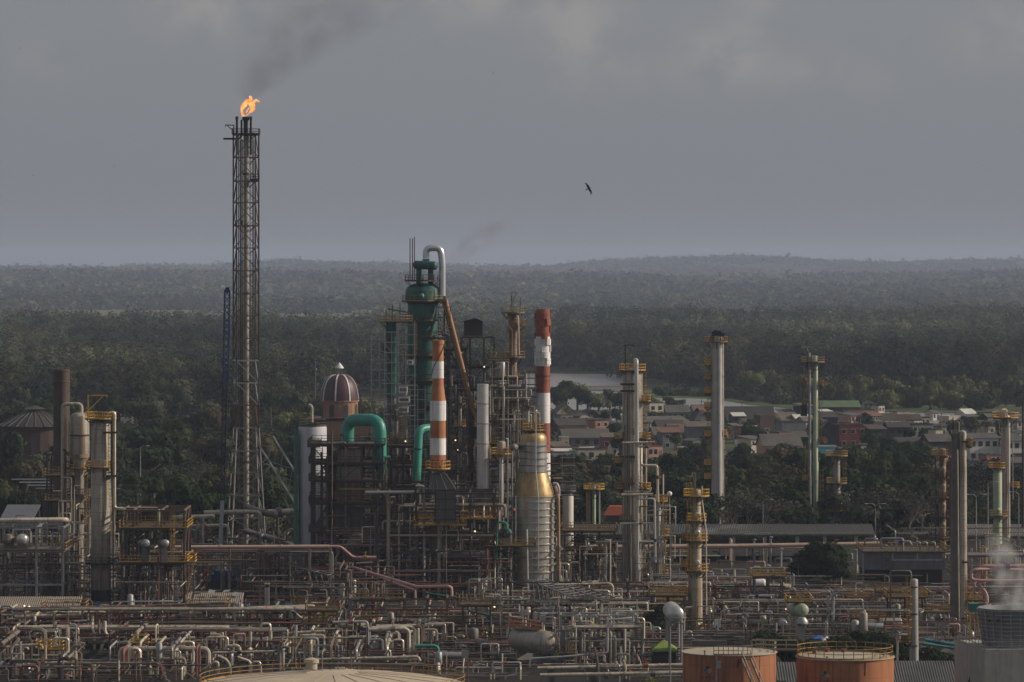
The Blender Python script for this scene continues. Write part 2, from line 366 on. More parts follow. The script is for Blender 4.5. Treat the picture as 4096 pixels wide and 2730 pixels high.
def scatter(d0, d1, sp, keep, zf=None):
    res = []
    y = d0
    while y < d1:
        hw = .145*y+30; x = -hw
        while x < hw:
            xx, yy = x+random.uniform(-.5,.5)*sp, y+random.uniform(-.5,.5)*sp
            if keep(xx, yy): res.append((xx, yy))
            x += sp
        y += sp
    return res
def zone(pts, hmin, hmax, rmin, rmax, zf=None, pal=PAL, upper=-.25):
    C, Rd, T = [], [], []
    for x, y in pts:
        k = vnoise(x, y, .012); h = hmin+(hmax-hmin)*min(1, max(0, random.random()**1.4*.8+.35*k+.1)); r = rmin+(rmax-rmin)*random.random()
        z = zf(x, y) if zf else 0
        C.append((x, y, z+h-r*.8)); Rd.append((r, r, r*.8+.12*h))
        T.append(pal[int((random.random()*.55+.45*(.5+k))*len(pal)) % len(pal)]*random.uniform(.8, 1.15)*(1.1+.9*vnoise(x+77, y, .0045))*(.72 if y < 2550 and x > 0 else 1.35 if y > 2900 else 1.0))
    return C, Rd, T
meshes = []
def near_keep(x, y):
    px = 2048+x*F/y; py = Y0+K/y
    if py > bank(px)-(58 if px > 2930 else 34 if px > 2520 else 0): return False
    lim = (3650 if px < 2250 else 4250)+260*vnoise(x, y*.3, .004)
    if y > lim: return False
    return vnoise(x, y, .006) > -.42
pA = scatter(1640, 3000, 10, near_keep); pB = scatter(3000, 4900, 14, near_keep)
def fark(x, y): 
    if y < 6300: return vnoise(x, y, .003) > .38
    return vnoise(x, y, .0016)+.5*vnoise(x, y*.5, .006) > -.02+.15*math.sin(y*.0022)
def hill_z(x, y):
    n1 = vnoise(x, y*.6, .0011); n2 = vnoise(x+900, y, .0034); n3 = vnoise(x, y+500, .009)
    sm = lambda a, b: (lambda t: t*t*(3-2*t))(max(0, min(1, (y-a)/(b-a))))
    r1 = sm(6600, 9900)*(36+16*n1+8*n2+4*n3)-sm(10100, 11300)*20
    r2 = sm(12600, 14600)*(46+24*vnoise(x*.8+3000, 0, .0018)+14*n2+4*n3)+sm(13200, 14600)*12*max(0, min(1, (x-300)/700))
    return max(0, r1+r2)
pC = scatter(4900, 7600, 25, fark)
pD = scatter(7000, 15800, 40, lambda x, y: vnoise(x, y, .0018) > -.28)
for nm, pts, args, seed in (('a', pA, (8, 22, 4.5, 10.5, 240, .85), 1), ('b', pB, (9, 25, 6, 14, 120, 1.35), 2)):
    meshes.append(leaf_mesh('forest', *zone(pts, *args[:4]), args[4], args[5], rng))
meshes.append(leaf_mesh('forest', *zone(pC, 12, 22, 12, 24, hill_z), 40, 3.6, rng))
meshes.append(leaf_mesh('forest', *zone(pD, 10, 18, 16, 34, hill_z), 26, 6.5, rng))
print('forest trees', len(pA), len(pB), len(pC), len(pD))
def join_leaf(ms, name):
    nv_ = sum(len(m.vertices) for m in ms); nf = sum(len(m.polygons) for m in ms)
    me = bpy.data.meshes.new(name); me.vertices.add(nv_); me.loops.add(nf*3); me.polygons.add(nf)
    co = np.empty(nv_*3, np.float32); tc_ = np.empty(nf*4, np.float32); a = b = 0
    for m in ms:
        n = len(m.vertices)*3; m.vertices.foreach_get('co', co[a:a+n]); a += n
        n = len(m.polygons)*4; m.attributes['tint'].data.foreach_get('color', tc_[b:b+n]); b += n
    me.vertices.foreach_set('co', co); me.loops.foreach_set('vertex_index', np.arange(nf*3, dtype=np.int32)); me.polygons.foreach_set('loop_start', np.arange(0, nf*3, 3, dtype=np.int32))
    ca = me.attributes.new('tint', 'FLOAT_COLOR', 'FACE'); ca.data.foreach_set('color', tc_); me.materials.append(folm); me.update(); me.validate()
    for m in ms: bpy.data.meshes.remove(m)
    return me
o = bpy.data.objects.new('forest', join_leaf(meshes, 'forest')); COL.objects.link(o)
tag(o, 'dark green forest covering the flat land beyond the river and the hills', 'forest', kind='stuff')
def low_keep(x, y):
    px = 2048+x*F/y
    if 1880 < y < 2120 and px > 2880 and Y0+K/y < bank(px)-9: return True
    return (px < 1560 and y < 1640) or (1560 <= px <= 2200 and y < 1760) or (2270 < px < 3800 and y < 1265) or (px > 3800 and 985 < y < 1265)
pU = scatter(925, 2120, 4.6, low_keep)
me = leaf_mesh('undergrowth', *zone(pU, 1.2, 4.2, 2.4, 4.2, pal=PAL*.9), 70, .55, rng); o = bpy.data.objects.new('undergrowth', me); COL.objects.link(o)
tag(o, 'dark shrubs and undergrowth between the trees behind the plant', 'undergrowth', kind='stuff')
# hills
nx, ny = 150, 110; hv = []; hf = []
for j in range(ny):
    y = 6500+(18500-6500)*j/(ny-1)
    for i in range(nx):
        x = (-.19+.38*i/(nx-1))*y; hv.append((x, y, hill_z(x, y)-.6))
for j in range(ny-1):
    for i in range(nx-1): k = j*nx+i; hf.append((k, k+1, k+nx+1, k+nx))
me = bpy.data.meshes.new('hills'); me.from_pydata(hv, [], hf); me.polygons.foreach_set('use_smooth', np.ones(len(hf), dtype=bool))
me.materials.append(mat('hill_grass', (.07,.078,.04), (.04,.05,.028), .95, 0, .004, spot=(.12,.11,.06), spot_th=.6, spec=.05))
o = bpy.data.objects.new('hills', me); COL.objects.link(o); tag(o, kind='structure')
# haze
hm = bpy.data.materials.new('haze'); hm.use_nodes = True; t = hm.node_tree; t.nodes.clear()
out = N(t, 'ShaderNodeOutputMaterial'); pv = N(t, 'ShaderNodeVolumePrincipled'); pv.inputs['Color'].default_value = (.60,.70,.91,1); pv.inputs['Density'].default_value = 5.7e-5; pv.inputs['Anisotropy'].default_value = .1
t.links.new(pv.outputs[0], out.inputs['Volume'])
o = MB().box(-4600,4600,-60,19200,-1,150).build('haze', hm, smooth=False); tag(o, 'pale bluish haze lying over the whole river plain', 'haze', kind='stuff')
# ---------------------------------------------------------------- builders for plant items
def rails(mb, pts, h=1.1, w=.085, step=1.7, toe=True, closed=False):
    pts = [Vector(p) for p in pts]; n = len(pts)
    for i in range(n if closed else n-1):
        a, b = pts[i], pts[(i+1) % n]; L = (b-a).length; k = max(1, round(L/step))
        for zz in (h, h*.52): mb.bar(a+Vector((0,0,zz)), b+Vector((0,0,zz)), w)
        if toe: mb.bar(a+Vector((0,0,.1)), b+Vector((0,0,.1)), .04, .2)
        for j in range(k+(0 if closed else (1 if i == n-2 else 0))):
            p = a+(b-a)*(j/k); mb.bar(p, p+Vector((0,0,h)), w)
    return mb
def platform(root, x, y, z, r0, r1, a0=0, a1=360, m=None, h=1.15, name='platform', step=1.5):
    """ring-shaped landing round a vessel with its railing; angles in degrees, -90 faces the camera"""
    m = m or yel; n = max(4, int(abs(a1-a0)/18)); A0, A1 = R(a0), R(a1)
    mb = MB(); full = a1-a0 >= 359
    prof = [(r0, z-.14), (r1, z-.14), (r1, z), (r0, z), (r0, z-.14)]
    mb.lathe(x, y, prof, n, A0, None if full else A1, cap=False)
    for i in range(n+1):       # knee brackets
        if i % 3 == 0:
            a = A0+(A1-A0)*i/n; c, s = math.cos(a), math.sin(a)
            mb.bar((x+c*r0, y+s*r0, z-.14-(r1-r0)), (x+c*r1*.97, y+s*r1*.97, z-.16), .1)
    d = mb.build(name, [dark if m not in (dark, brown) else m][0], root)
    pts = [(x+r1*.98*math.cos(A0+(A1-A0)*i/n), y+r1*.98*math.sin(A0+(A1-A0)*i/n), z) for i in range(n+(0 if full else 1))]
    if not full: pts = [(x+r0*math.cos(A0), y+r0*math.sin(A0), z)]+pts+[(x+r0*math.cos(A1), y+r0*math.sin(A1), z)]
    e = MB(); k = MB()
    rails(e, pts, h, step=step, toe=True, closed=full); e.build('railing', m, d, smooth=False)
    return d
def rdeck(root, x0, x1, y0, y1, z, m=None, name='deck', sides='fblr', h=1.15, rail=True, dm=None, t=.16):
    m = m or yel; d = MB().box(x0, x1, y0, y1, z-t, z).build(name, dm or dark, root, smooth=False)
    if rail:
        e = MB(); c = {'f': ((x0,y0,z),(x1,y0,z)), 'b': ((x0,y1,z),(x1,y1,z)), 'l': ((x0,y0,z),(x0,y1,z)), 'r': ((x1,y0,z),(x1,y1,z))}
        for s in sides: rails(e, c[s], h)
        e.build('railing', m, d, smooth=False)
    return d
def ladder(root, x, y, z0, z1, m=None, cage=True, w=.5, out=-1):
    m = m or yel; mb = MB()
    for s in (-1, 1): mb.bar((x+s*w/2, y, z0), (x+s*w/2, y, z1), .08)
    k = int((z1-z0)/.6)
    for i in range(k): mb.bar((x-w/2, y, z0+.6*i+.2), (x+w/2, y, z0+.6*i+.2), .05)
    l = mb.build('ladder', m, root, smooth=False)
    if cage:
        c = MB()
        for i in range(max(2, int((z1-z0-2)/1.1))):
            z = z0+2.2+1.1*i; pts = [(x+.42*math.cos(a), y+out*.42*math.sin(a), z) for a in [math.pi*t/6 for t in range(7)]]
            for p, q in zip(pts, pts[1:]): c.bar(p, q, .06)
        for t in (0, 2, 4, 6):
            a = math.pi*t/6; p = (x+.42*math.cos(a), y+out*.42*math.sin(a)); c.bar((*p, z0+2.2), (*p, z1+.9), .05)
        c.build('cage', m, l, smooth=False)
    return l
def davit(root, x, y, z, h, L, m=None, s=1, brace=True):
    mb = MB(); mb.bar((x, y, z), (x, y, z+h), .22); mb.bar((x, y, z+h-.15), (x+s*L, y, z+h-.1), .2)
    if brace: mb.bar((x, y, z+h*.35), (x+s*L*.8, y, z+h-.2), .16)
    mb.bar((x+s*L, y, z+h-.1), (x+s*L, y, z+h-.6), .12)
    return mb.build('davit', m or yel, root, smooth=False)
def vessel(name, label, cat, px, d, prof, m, n=28, group=None, dome=True, zb=0.0, part='shell'):
    """prof: (row, width in pixels) from the top down; goes on to zb"""
    x = X(px, d); root = thing(name, label, cat, (x, d, zb), group)
    pr = [(S(w, d)/2, Z(py, d)) for py, w in prof]
    if pr[-1][1] > zb+.2: pr.append((pr[-1][0], zb))
    pr = pr[::-1]
    r, z = pr[-1]
    if dome: pr += [(r*.93, z+r*.18), (r*.75, z+r*.33), (r*.45, z+r*.43), (r*.15, z+r*.47), (.01, z+r*.475)]
    MB().lathe(x, d, pr, n).build(part, m, root)
    return root, x
def frame(name, label, cat, xs, ys, zs, m, w=.32, brace='xy', group=None, z0=0.0, decks=(), rail_m=None, beam=None, dm=None):
    """braced steel frame: post lines xs by ys, beam levels zs"""
    root = thing(name, label, cat, ((xs[0]+xs[-1])/2, (ys[0]+ys[-1])/2, z0), group)
    bw = beam or w*.8; lv = [z0]+list(zs)
    for x in xs:
        for y in ys: MB().box(x-w/2, x+w/2, y-w/2, y+w/2, z0, zs[-1]).build('post', m, root, smooth=False)
    for k, z in enumerate(zs):
        b = MB()
        for y in ys: b.box(xs[0], xs[-1], y-bw/2+.004, y+bw/2-.004, z-bw, z)
        for x in xs: b.box(x-bw/2+.008, x+bw/2-.008, ys[0], ys[-1], z-bw+.01, z+.01)
        b.build('beam_level', m, root, smooth=False)
        if k in decks: rdeck(root, xs[0]-.5, xs[-1]+.5, ys[0]-.5, ys[-1]+.5, z+.14, rail_m or yel, dm=dm)
    if brace:
        b = MB()
        for k in range(len(lv)-1):
            za, zc = lv[k], lv[k+1]
            if 'x' in brace:
                for y in (ys[0], ys[-1]):
                    for i in range(len(xs)-1):
                        if (i+k) % 2 == 0: b.bar((xs[i], y, za), (xs[i+1], y, zc), w*.45)
                        elif random.random() < .5: b.bar((xs[i+1], y, za), (xs[i], y, zc), w*.45)
            if 'y' in brace:
                for x in (xs[0], xs[-1]):
                    for i in range(len(ys)-1): b.bar((x, ys[i], za), (x, ys[i+1], zc), w*.45)
        if b.v: b.build('bracing', m, root, smooth=False)
    return root
def lattice(mb, p, q, w, step=None, t=.16, tb=.1):
    p, q = Vector(p), Vector(q); d = (q-p).normalized(); L = (q-p).length; step = step or w*1.1
    u = d.cross(Vector((0,1,0))); u = u.normalized() if u.length > .1 else Vector((1,0,0)); v = d.cross(u)
    cs = [u*a*w/2+v*b*w/2 for a, b in ((-1,-1),(1,-1),(1,1),(-1,1))]
    for c in cs: mb.bar(p+c, q+c, t)
    k = max(2, int(L/step))
    for i in range(k):
        a, b = p+d*(L*i/k), p+d*(L*(i+1)/k)
        for j in range(4):
            c0, c1 = cs[j], cs[(j+1) % 4]
            if i % 2: c0, c1 = c1, c0
            mb.bar(a+c0, b+c1, tb)
    return mb
def text_on(root, name, s, size, m, fn):
    """lettering as flat mesh, fn maps (u across, v up) to a point in the world"""
    cu = bpy.data.curves.new(name, 'FONT'); cu.body = s; cu.size = size; cu.align_x = 'CENTER'; cu.extrude = 0
    o = bpy.data.objects.new(name, cu); me = bpy.data.meshes.new_from_object(o); bpy.data.objects.remove(o); bpy.data.curves.remove(cu)
    off = root_loc(root)
    for v in me.vertices: v.co = Vector(fn(v.co.x, v.co.y))-off
    me.materials.clear(); me.materials.append(m); me.name = name
    o = bpy.data.objects.new(name, me); COL.objects.link(o); o.parent = root; return o
# pipes are gathered first; the largest are built one by one, the rest as one mass
PIPES = []
def pipe(pts, r, m, label, group=None, force=False, name='pipe', n=8, flange=True):
    pts = [Vector(p) for p in pts]; L = sum((b-a).length for a, b in zip(pts, pts[1:])); d = min(p.y for p in pts)
    PIPES.append(dict(pts=pts, r=r, m=m, label=label, group=group, name=name, score=(1e9 if force else 0)+L*(r**.5)/d, n=n, fl=flange))
def ppx(seq, r_px, d, m, label, group=None, force=True, name='pipe'):
    """pipe through picture points at distance d (or per-point distance)"""
    pipe([P(a[0], a[1], a[2] if len(a) > 2 else d) for a in seq], S(r_px, d), m, label, group, force, name)
def part_pipe(root, seq, r_px, d, m, name='pipe', n=8):
    return MB().tube([P(a[0], a[1], a[2] if len(a) > 2 else d) for a in seq], S(r_px, d), n).build(name, m, root)
def hvessel(name, label, cat, p, q, r, m, saddles=True, group=None, leg_m=None, zsup=0.0):
    p, q = Vector(p), Vector(q); root = thing(name, label, cat, ((p.x+q.x)/2, (p.y+q.y)/2, zsup), group)
    MB().drum(p, q, r).build('shell', m, root)
    if saddles:
        for t in (.2, .8):
            c = p+(q-p)*t; yaw = math.atan2(q.y-p.y, q.x-p.x)
            MB().rbox((c.x, c.y), .5, r*1.5, zsup, c.z-r*.82, yaw).build('saddle', leg_m or conc, root, smooth=False)
    return root
# ---------------------------------------------------------------- flare stack, flame, crane
d = 900; cx, cy = X(984, d), d; tw = R(12); s_ = S(44.7, d)
root = thing('flare_stack', 'tall square lattice flare stack with a burning tip, left of the church dome', 'flare stack', (cx, cy, 0))
lev = [540, 631, 726, 812, 904, 993, 1084, 1174, 1264, 1354, 1443, 1532, 1621, 1712, 1804, 1891, 1980, 2070, 2150]
zl = [Z(p, d) for p in lev]+[0.0]
def corner(k, z):
    zt = Z(1712, d); f = 1.0 if z > zt else 1+.55*(zt-z)/zt
    a = tw+math.pi/4+k*math.pi/2; return Vector((cx+s_*1.414*f*math.cos(a), cy+s_*1.414*f*math.sin(a), z))
flm = {'u': dark, 'r': mat('rust_red_steel', (.13,.05,.035), (.08,.04,.03), .75, 0, .8), 'g': galv}
for k in range(4):
    mb = MB(); 
    for a, b in ((zl[0], zl[10]), (zl[10], zl[12]), (zl[12], zl[13]), (zl[13], zl[-1])):
        mb.mi = {zl[0]: 0, zl[10]: 2, zl[12]: 1, zl[13]: 2}[a]; mb.bar(corner(k, a), corner(k, b), .3)
    mb.build('leg', [brown, flm['r'], grey], root, smooth=False)
for i in range(len(zl)-1):
    za, zb = zl[i], zl[i+1]; m_ = brown if i < 10 else (flm['r'] if i == 12 else (galv if i < 12 else grey)); mb = MB()
    for k in range(4):
        a, b = corner(k, za), corner((k+1) % 4, za); mb.bar(a, b, .22 if i % 2 else .3)
        p, q = (corner(k, za), corner((k+1) % 4, zb)) if (k+i//20) % 2 == 0 else (corner((k+1) % 4, za), corner(k, zb))
        mb.bar(p, q, .19)
        if i > 12: mb.bar(q*0+corner((k+1) % 4, za), corner(k, zb), .13)
    mb.build('bracing', m_, root, smooth=False)
px_ = X(985, d)
fp = mat('flare_riser', (.36,.33,.27), (.24,.215,.17), .5, .15, .3, streak=(.2,.15,.09), streak_amt=.6)
MB().lathe(px_, d, [(S(11, d), 0.5), (S(11, d), Z(545, d))], 16).build('riser', fp, root)
for py in (696, 905, 1175, 1530, 1850): MB().lathe(px_, d, [(S(11.5, d), Z(py+5, d)), (S(13, d), Z(py+4, d)), (S(13, d), Z(py-4, d)), (S(11.5, d), Z(py-5, d))], 16).build('flange', dark, root)
t_ = MB().lathe(X(983, d), d, [(S(9, d), Z(546, d)), (S(9, d), Z(484, d)), (S(14, d), Z(482, d)), (S(14, d), Z(468, d)), (S(11, d), Z(467, d))], 16).build('flare_tip', black, root)
for px, m_ in ((948, black), (1004, black)):
    MB().lathe(X(px, d), d-.4, [(S(4.5, d), Z(620, d)), (S(4.5, d), Z(480, d)), (S(6, d), Z(479, d)), (S(6, d), Z(467, d))], 10).build('pilot_tip', m_, root)
for px, w in ((946, 3.2), (955, 2.4), (963, 3.6), (970, 1.8), (1012, 2.6), (1019, 1.6)): MB().tube([(X(px, d), d+.3, 1), (X(px, d), d+.3, Z(560, d))], S(w, d), 8).build('riser_line', grey if px == 955 else brown, root)
rd = MB(); z = Z(540, d); s2 = s_*1.19
rdeck(root, cx-s2, cx+s2, cy-s2, cy+s2, z+.1, dark, name='platform')
rdeck(root, X(1002,d), X(1036,d), cy-s2*.8, cy+s2*.6, Z(720, d), dark, name='platform'); rdeck(root, X(944,d), X(968,d), cy-s2*.8, cy+.5, Z(905, d), dark, name='platform')
for a, b in ((545, 720), (720, 1170), (1170, 1620)): ladder(root, X(1008, d), d-1.2, Z(b, d), Z(a, d), dark)
davit(root, X(937, d), d-1.5, Z(540, d), S(40, d), S(34, d), dark, -1)
part_pipe(root, [(893, 556), (958, 556), (966, 545), (966, 480)], 4, d, black, 'purge_line')
# flame: curling tongues of burning gas
fm = bpy.data.materials.new('flame'); fm.use_nodes = True; t = fm.node_tree; t.nodes.clear()
out = N(t, 'ShaderNodeOutputMaterial'); em = N(t, 'ShaderNodeEmission', i_Strength=1.9); tp = N(t, 'ShaderNodeBsdfTransparent'); mx = N(t, 'ShaderNodeMixShader')
c = N(t, 'ShaderNodeTexCoord'); nn = N(t, 'ShaderNodeTexNoise', i_Scale=.75, i_Detail=5.0, i_Distortion=.8); t.links.new(c.outputs['Object'], nn.inputs['Vector'])
cr = N(t, 'ShaderNodeValToRGB'); t.links.new(nn.outputs['Fac'], cr.inputs[0])
cr.color_ramp.elements[0].position = .35; cr.color_ramp.elements[0].color = (.70,.17,.03,1); cr.color_ramp.elements[1].position = .66; cr.color_ramp.elements[1].color = (.95,.55,.2,1)
e_ = cr.color_ramp.elements.new(.5); e_.color = (.88,.33,.08,1); t.links.new(cr.outputs[0], em.inputs[0])
lw = N(t, 'ShaderNodeLayerWeight', i_Blend=.35); n2 = N(t, 'ShaderNodeTexNoise', i_Scale=1.3, i_Detail=4.0); t.links.new(c.outputs['Object'], n2.inputs['Vector'])
al = mth(t, 'ADD', mth(t, 'MULTIPLY', lw.outputs['Facing'], -.9), mth(t, 'ADD', mth(t, 'MULTIPLY', n2.outputs['Fac'], 2.2), -.35))
al = mth(t, 'MINIMUM', mth(t, 'MAXIMUM', al, 0.0), 1.0)
t.links.new(al, mx.inputs[0]); t.links.new(tp.outputs[0], mx.inputs[1]); t.links.new(em.outputs[0], mx.inputs[2]); t.links.new(mx.outputs[0], out.inputs[0])
mb = MB(); fl = [([(974,468),(971,460),(967,450),(969,436),(974,424),(981,414),(989,406),(996,402)], [6,8,7,9,11,12,10,5]),
      ([(982,468),(989,460),(999,452),(1006,442),(1009,430),(1006,420),(998,412)], [5,4,7,11,13,12,9]),
      ([(990,406),(1000,408),(1010,414),(1018,424)], [9,12,11,5]), ([(996,406),(1004,398),(1002,390),(996,385)], [7,8,8,3]),
      ([(1008,414),(1018,407),(1026,402),(1034,408),(1040,405)], [9,9,7,4,1]), ([(978,432),(982,420),(992,412)], [6,8,8]), ([(1002,432),(1014,430),(1020,418)], [7,8,5]),
      ([(984,452),(990,440),(996,430)], [3,4,3]), ([(968,446),(964,436),(968,428)], [4,4,2]), ([(1010,436),(1018,440),(1016,446)], [4,3,1])]
for pts, rr in fl:
    pp = [P(a, b, d)+Vector((0, random.uniform(-.5,.5), 0)) for a, b in pts]; fine = []; fr = []
    for i in range(len(pp)-1):
        for k in range(4):
            s = k/4; fine.append(pp[i]*(1-s)+pp[i+1]*s+Vector((random.uniform(-.07,.07), random.uniform(-.15,.15), random.uniform(-.07,.07)))); fr.append(S((rr[i]*(1-s)+rr[i+1]*s)*random.uniform(.6,.95), d))
    fine.append(pp[-1]); fr.append(S(rr[-1]*.4, d))
    b0 = len(mb.v); mb.tube(fine, fr, 10) if False else None
    up_ = Vector((0,1,0)); n = 10; base_i = len(mb.v)
    for i, p in enumerate(fine):
        dd = (fine[min(i+1, len(fine)-1)]-fine[max(i-1, 0)]).normalized(); u = dd.cross(up_).normalized(); w = dd.cross(u)
        for k in range(n):
            a = 2*math.pi*k/n; q = fr[i]*random.uniform(.85,1.15); mb.v.append(p+u*(q*math.cos(a))+w*(q*math.sin(a)))
    for i in range(len(fine)-1):
        for k in range(n): k2 = (k+1) % n; mb.f.append((base_i+i*n+k, base_i+i*n+k2, base_i+(i+1)*n+k2, base_i+(i+1)*n+k)); mb.m.append(0)
o = mb.build('flame', fm, ang=180); tag(o, 'orange gas flame blowing right from the tip of the flare stack', 'flame')

# crawler crane with a tall lattice boom beside the flare stack
d = 800; root = thing('crawler_crane', 'blue crawler crane with a pale boom foot and a tall blue lattice boom', 'crane', (X(900, d), d, 0))
x0 = X(835, d); MB().box(X(858,d), X(925,d), d-1.5, d+3.5, 1.6, Z(2283, d)).build('machinery_house', blue, root, smooth=False)
MB().box(X(845,d), X(905,d), d-1.2, d+3.2, .9, 2.4).build('counterweight', blue, root, smooth=False)
cb = MB().box(X(920,d), X(948,d), d-2.2, d-.3, 1.3, Z(2315, d)).build('cab', bluew, root, smooth=False)
for i in range(4): MB().box(X(923+6*i,d), X(927.5+6*i,d), d-2.23, d-2.2, 2.2, Z(2319, d)).build('window', glass, cb, smooth=False)
for dx in (-2.2, 3.0): MB().box(X(840,d), X(945,d), d+dx, d+dx+1.0, 0.05, 1.0).build('crawler_track', black, root, smooth=False)
MB().bar(P(877, 2283, d), P(889, 2003, d), S(18, d), S(15, d)).build('boom_foot', mat('pale_boom', (.40,.42,.45), (.3,.32,.35), .5, 0, 1), root, smooth=False)
lattice(MB(), P(890, 2005, d), P(900, 1530, d), S(15, d), 1.2, .2, .11).build('boom_section', mat('dark_blue_paint', (.012,.018,.05), (.01,.014,.03), .5, 0, 1), root, smooth=False)
lattice(MB(), P(903, 1532, d), P(909, 1160, d), S(20, d), 1.2, .24, .14).build('boom_section', blue, root, smooth=False)
MB().box(X(902,d), X(918,d), d-.5, d+.5, Z(1172, d), Z(1150, d)).build('boom_head', blue, root, smooth=False)
d = 885; root = thing('lattice_boom', 'grey lattice crane boom lying aslant between flare stack and white wrapped vessel', 'crane boom', P(1240, 2080, d))
lattice(MB(), P(1063, 1762, d), P(1262, 2085, d), S(66, d), 3.4, .22, .13).build('lattice', galv, root, smooth=False)
MB().box(X(1150,d), X(1330,d), d-2, d+3, 0, 2.5).build('base_frame', dark, root, smooth=False)

# ---------------------------------------------------------------- left unit
root, x = vessel('rusty_stack', 'plain dark rusty chimney left of the beige columns', 'chimney', 246, 850, [(1478, 66)], mat('rusty_stack', (.075,.05,.042), (.05,.035,.03), .8, 0, .3, streak=(.11,.07,.055), streak_amt=.7), dome=False)
for py in (1484, 1525): MB().lathe(x, 850, [(S(33.2,850), Z(py+5,850)), (S(35,850), Z(py+4,850)), (S(35,850), Z(py,850)), (S(33.2,850), Z(py-1,850))], 28).build('rim_band', brown, root)
d = 770
root, x = vessel('reactor_vessel', 'beige rust-streaked vessel with an orange rusted head in front of the dark chimney', 'vessel', 319, d, [(1668, 76), (1818, 78), (1835, 70), (1865, 40), (1880, 36)], colm)
MB().lathe(x, d, [(S(39.5,d), Z(1745,d)), (S(41,d), Z(1744,d)), (S(41,d), Z(1739,d)), (S(39.5,d), Z(1738,d))], 28).build('stiffener', dark, root)
MB().lathe(x, d, [(S(39.2,d), Z(1832,d)), (S(39.6,d), Z(1820,d)), (S(39.4,d), Z(1816,d))], 28, cap=False).build('rust_band', colr, root)
platform(root, x, d, Z(1872,d), S(24,d), S(58,d), 190, 350, yeld); platform(root, x, d, Z(1980,d), S(20,d), S(50,d), 180, 360, brown)
platform(root, x, d, Z(2060,d), S(20,d), S(50,d), 180, 360, brown)
part_pipe(root, [(326, 1652), (326, 1617), (251, 1617), (251, 2010)], 7.5, d, lag, 'overhead_line')
part_pipe(root, [(252, 1800), (262, 1800), (262, 2150)], 4, d-1, dark, 'downcomer')
ladder(root, X(276,d), d-2.2, Z(2000,d), Z(1690,d), dark)
d = 748
root, x = vessel('distillation_column', 'broad beige column with yellow top platform left of the flare stack', 'column', 403, d, [(1698, 77), (2360, 79)], colm, zb=.02)
for w, pa, pb, m_, nm in ((81, 2360, 2405, black, 'skirt'), (104, 2405, 2440, conc, 'pedestal')):
    MB().lathe(x, d, [(S(w/2,d), max(Z(pb,d), .01)), (S(w/2,d), Z(pa,d))], 28).build(nm, m_, root)
platform(root, x, d, Z(1676,d), S(10,d), S(64,d), 0, 360, yel); platform(root, x, d, Z(1868,d), S(40,d), S(60,d), 175, 345, yel); platform(root, x, d, Z(1905,d), S(40,d), S(58,d), 290, 370, dark)
platform(root, x, d, Z(2255,d), S(40,d), S(60,d), 180, 330, dark)
davit(root, X(358,d), d-2.5, Z(1676,d), S(98,d), S(76,d), yel, 1)
part_pipe(root, [(420, 1690, d), (443, 1652), (457, 1652), (457, 2036), (628, 2036), (636, 2042), (636, 2112)], 7.5, d-1.5, lag, 'overhead_line')
ladder(root, X(445,d), d-1.5, Z(2030,d), Z(1690,d), dark); ladder(root, X(348,d), d-2.3, Z(2240,d), Z(1900,d), yeld)
for py in (1731, 1905): MB().bar(P(412, py, d-2), P(472, py, d-2), .35).build('pipe_bracket', dark, root, smooth=False)
# open frames around the left unit
frame('steel_structure', 'dark multi-level steel structure behind the beige rust-streaked vessel', 'steel structure', [X(205,792), X(260,792), X(338,792)], [785, 792], [Z(p,790) for p in (2240, 2100, 2000, 1900, 1810)], dark, .3, decks=(0, 1, 2, 3), rail_m=yeld)
rt = frame('steel_structure', 'pale steel frame with white posts holding two round drums at the left edge', 'steel structure', [X(-150,735), X(-30,735), X(146,735), X(251,735)], [735, 743, 751], [Z(p,735) for p in (2336, 2203, 2108)], galv, .4, decks=(1,), rail_m=yeld, brace='', dm=grey)
for px, lab, m_ in ((30, 'dull round drum end beside the shiny one at the left edge', lagd), (87, 'shiny silver drum end in the pale frame at the left edge', alu)):
    r = hvessel('storage_drum', lab, 'vessel', P(px, 2158, 733), P(px+8, 2158, 746), S(22,735), m_, zsup=Z(2200,735)); 
d = 735
ppx([(-60, 2085), (75, 2082), (268, 2080, d), (268, 2088, d+5)], 10, d-1, lag, 'thick beige pipe running along the top of the pale frame, left edge')
rt = frame('equipment_platform', 'two-level steel frame with bright yellow railings right of the broad beige column', 'steel structure', [X(487,738), X(533,738), X(645,738), X(736,738)], [738, 745, 752], [Z(p,738) for p in (2252, 2115, 2040)], brown, .36, decks=(0, 1), rail_m=yel, brace='y')
rdeck(rt, X(733,738), X(778,738), 738, 744, Z(2250,738), yel); ladder(rt, X(690,736), 736, Z(2248,736), Z(2068,736), yel)
st = MB(); st.bar(P(772, 2252, 738), P(738, 2400, 738), .3, .1); st.bar(P(776, 2252, 739.2), P(742, 2400, 739.2), .3, .1)
for i in range(14): st.bar(P(772-2.4*i, 2256+10.3*i, 738), P(776-2.4*i, 2256+10.3*i, 739.2), .25, .05)
st.build('stair', yeld, rt, smooth=False)
for px, lab in ((583, 'pale drum end beside a pedestal on the yellow railed platform, left one'), (661, 'pale drum end beside the yellow caged ladder')):
    hvessel('exchanger_drum', lab, 'heat exchanger', P(px, 2174, 735.5), P(px-18, 2174, 744), S(16,736), galv, zsup=Z(2250,738), leg_m=grey)
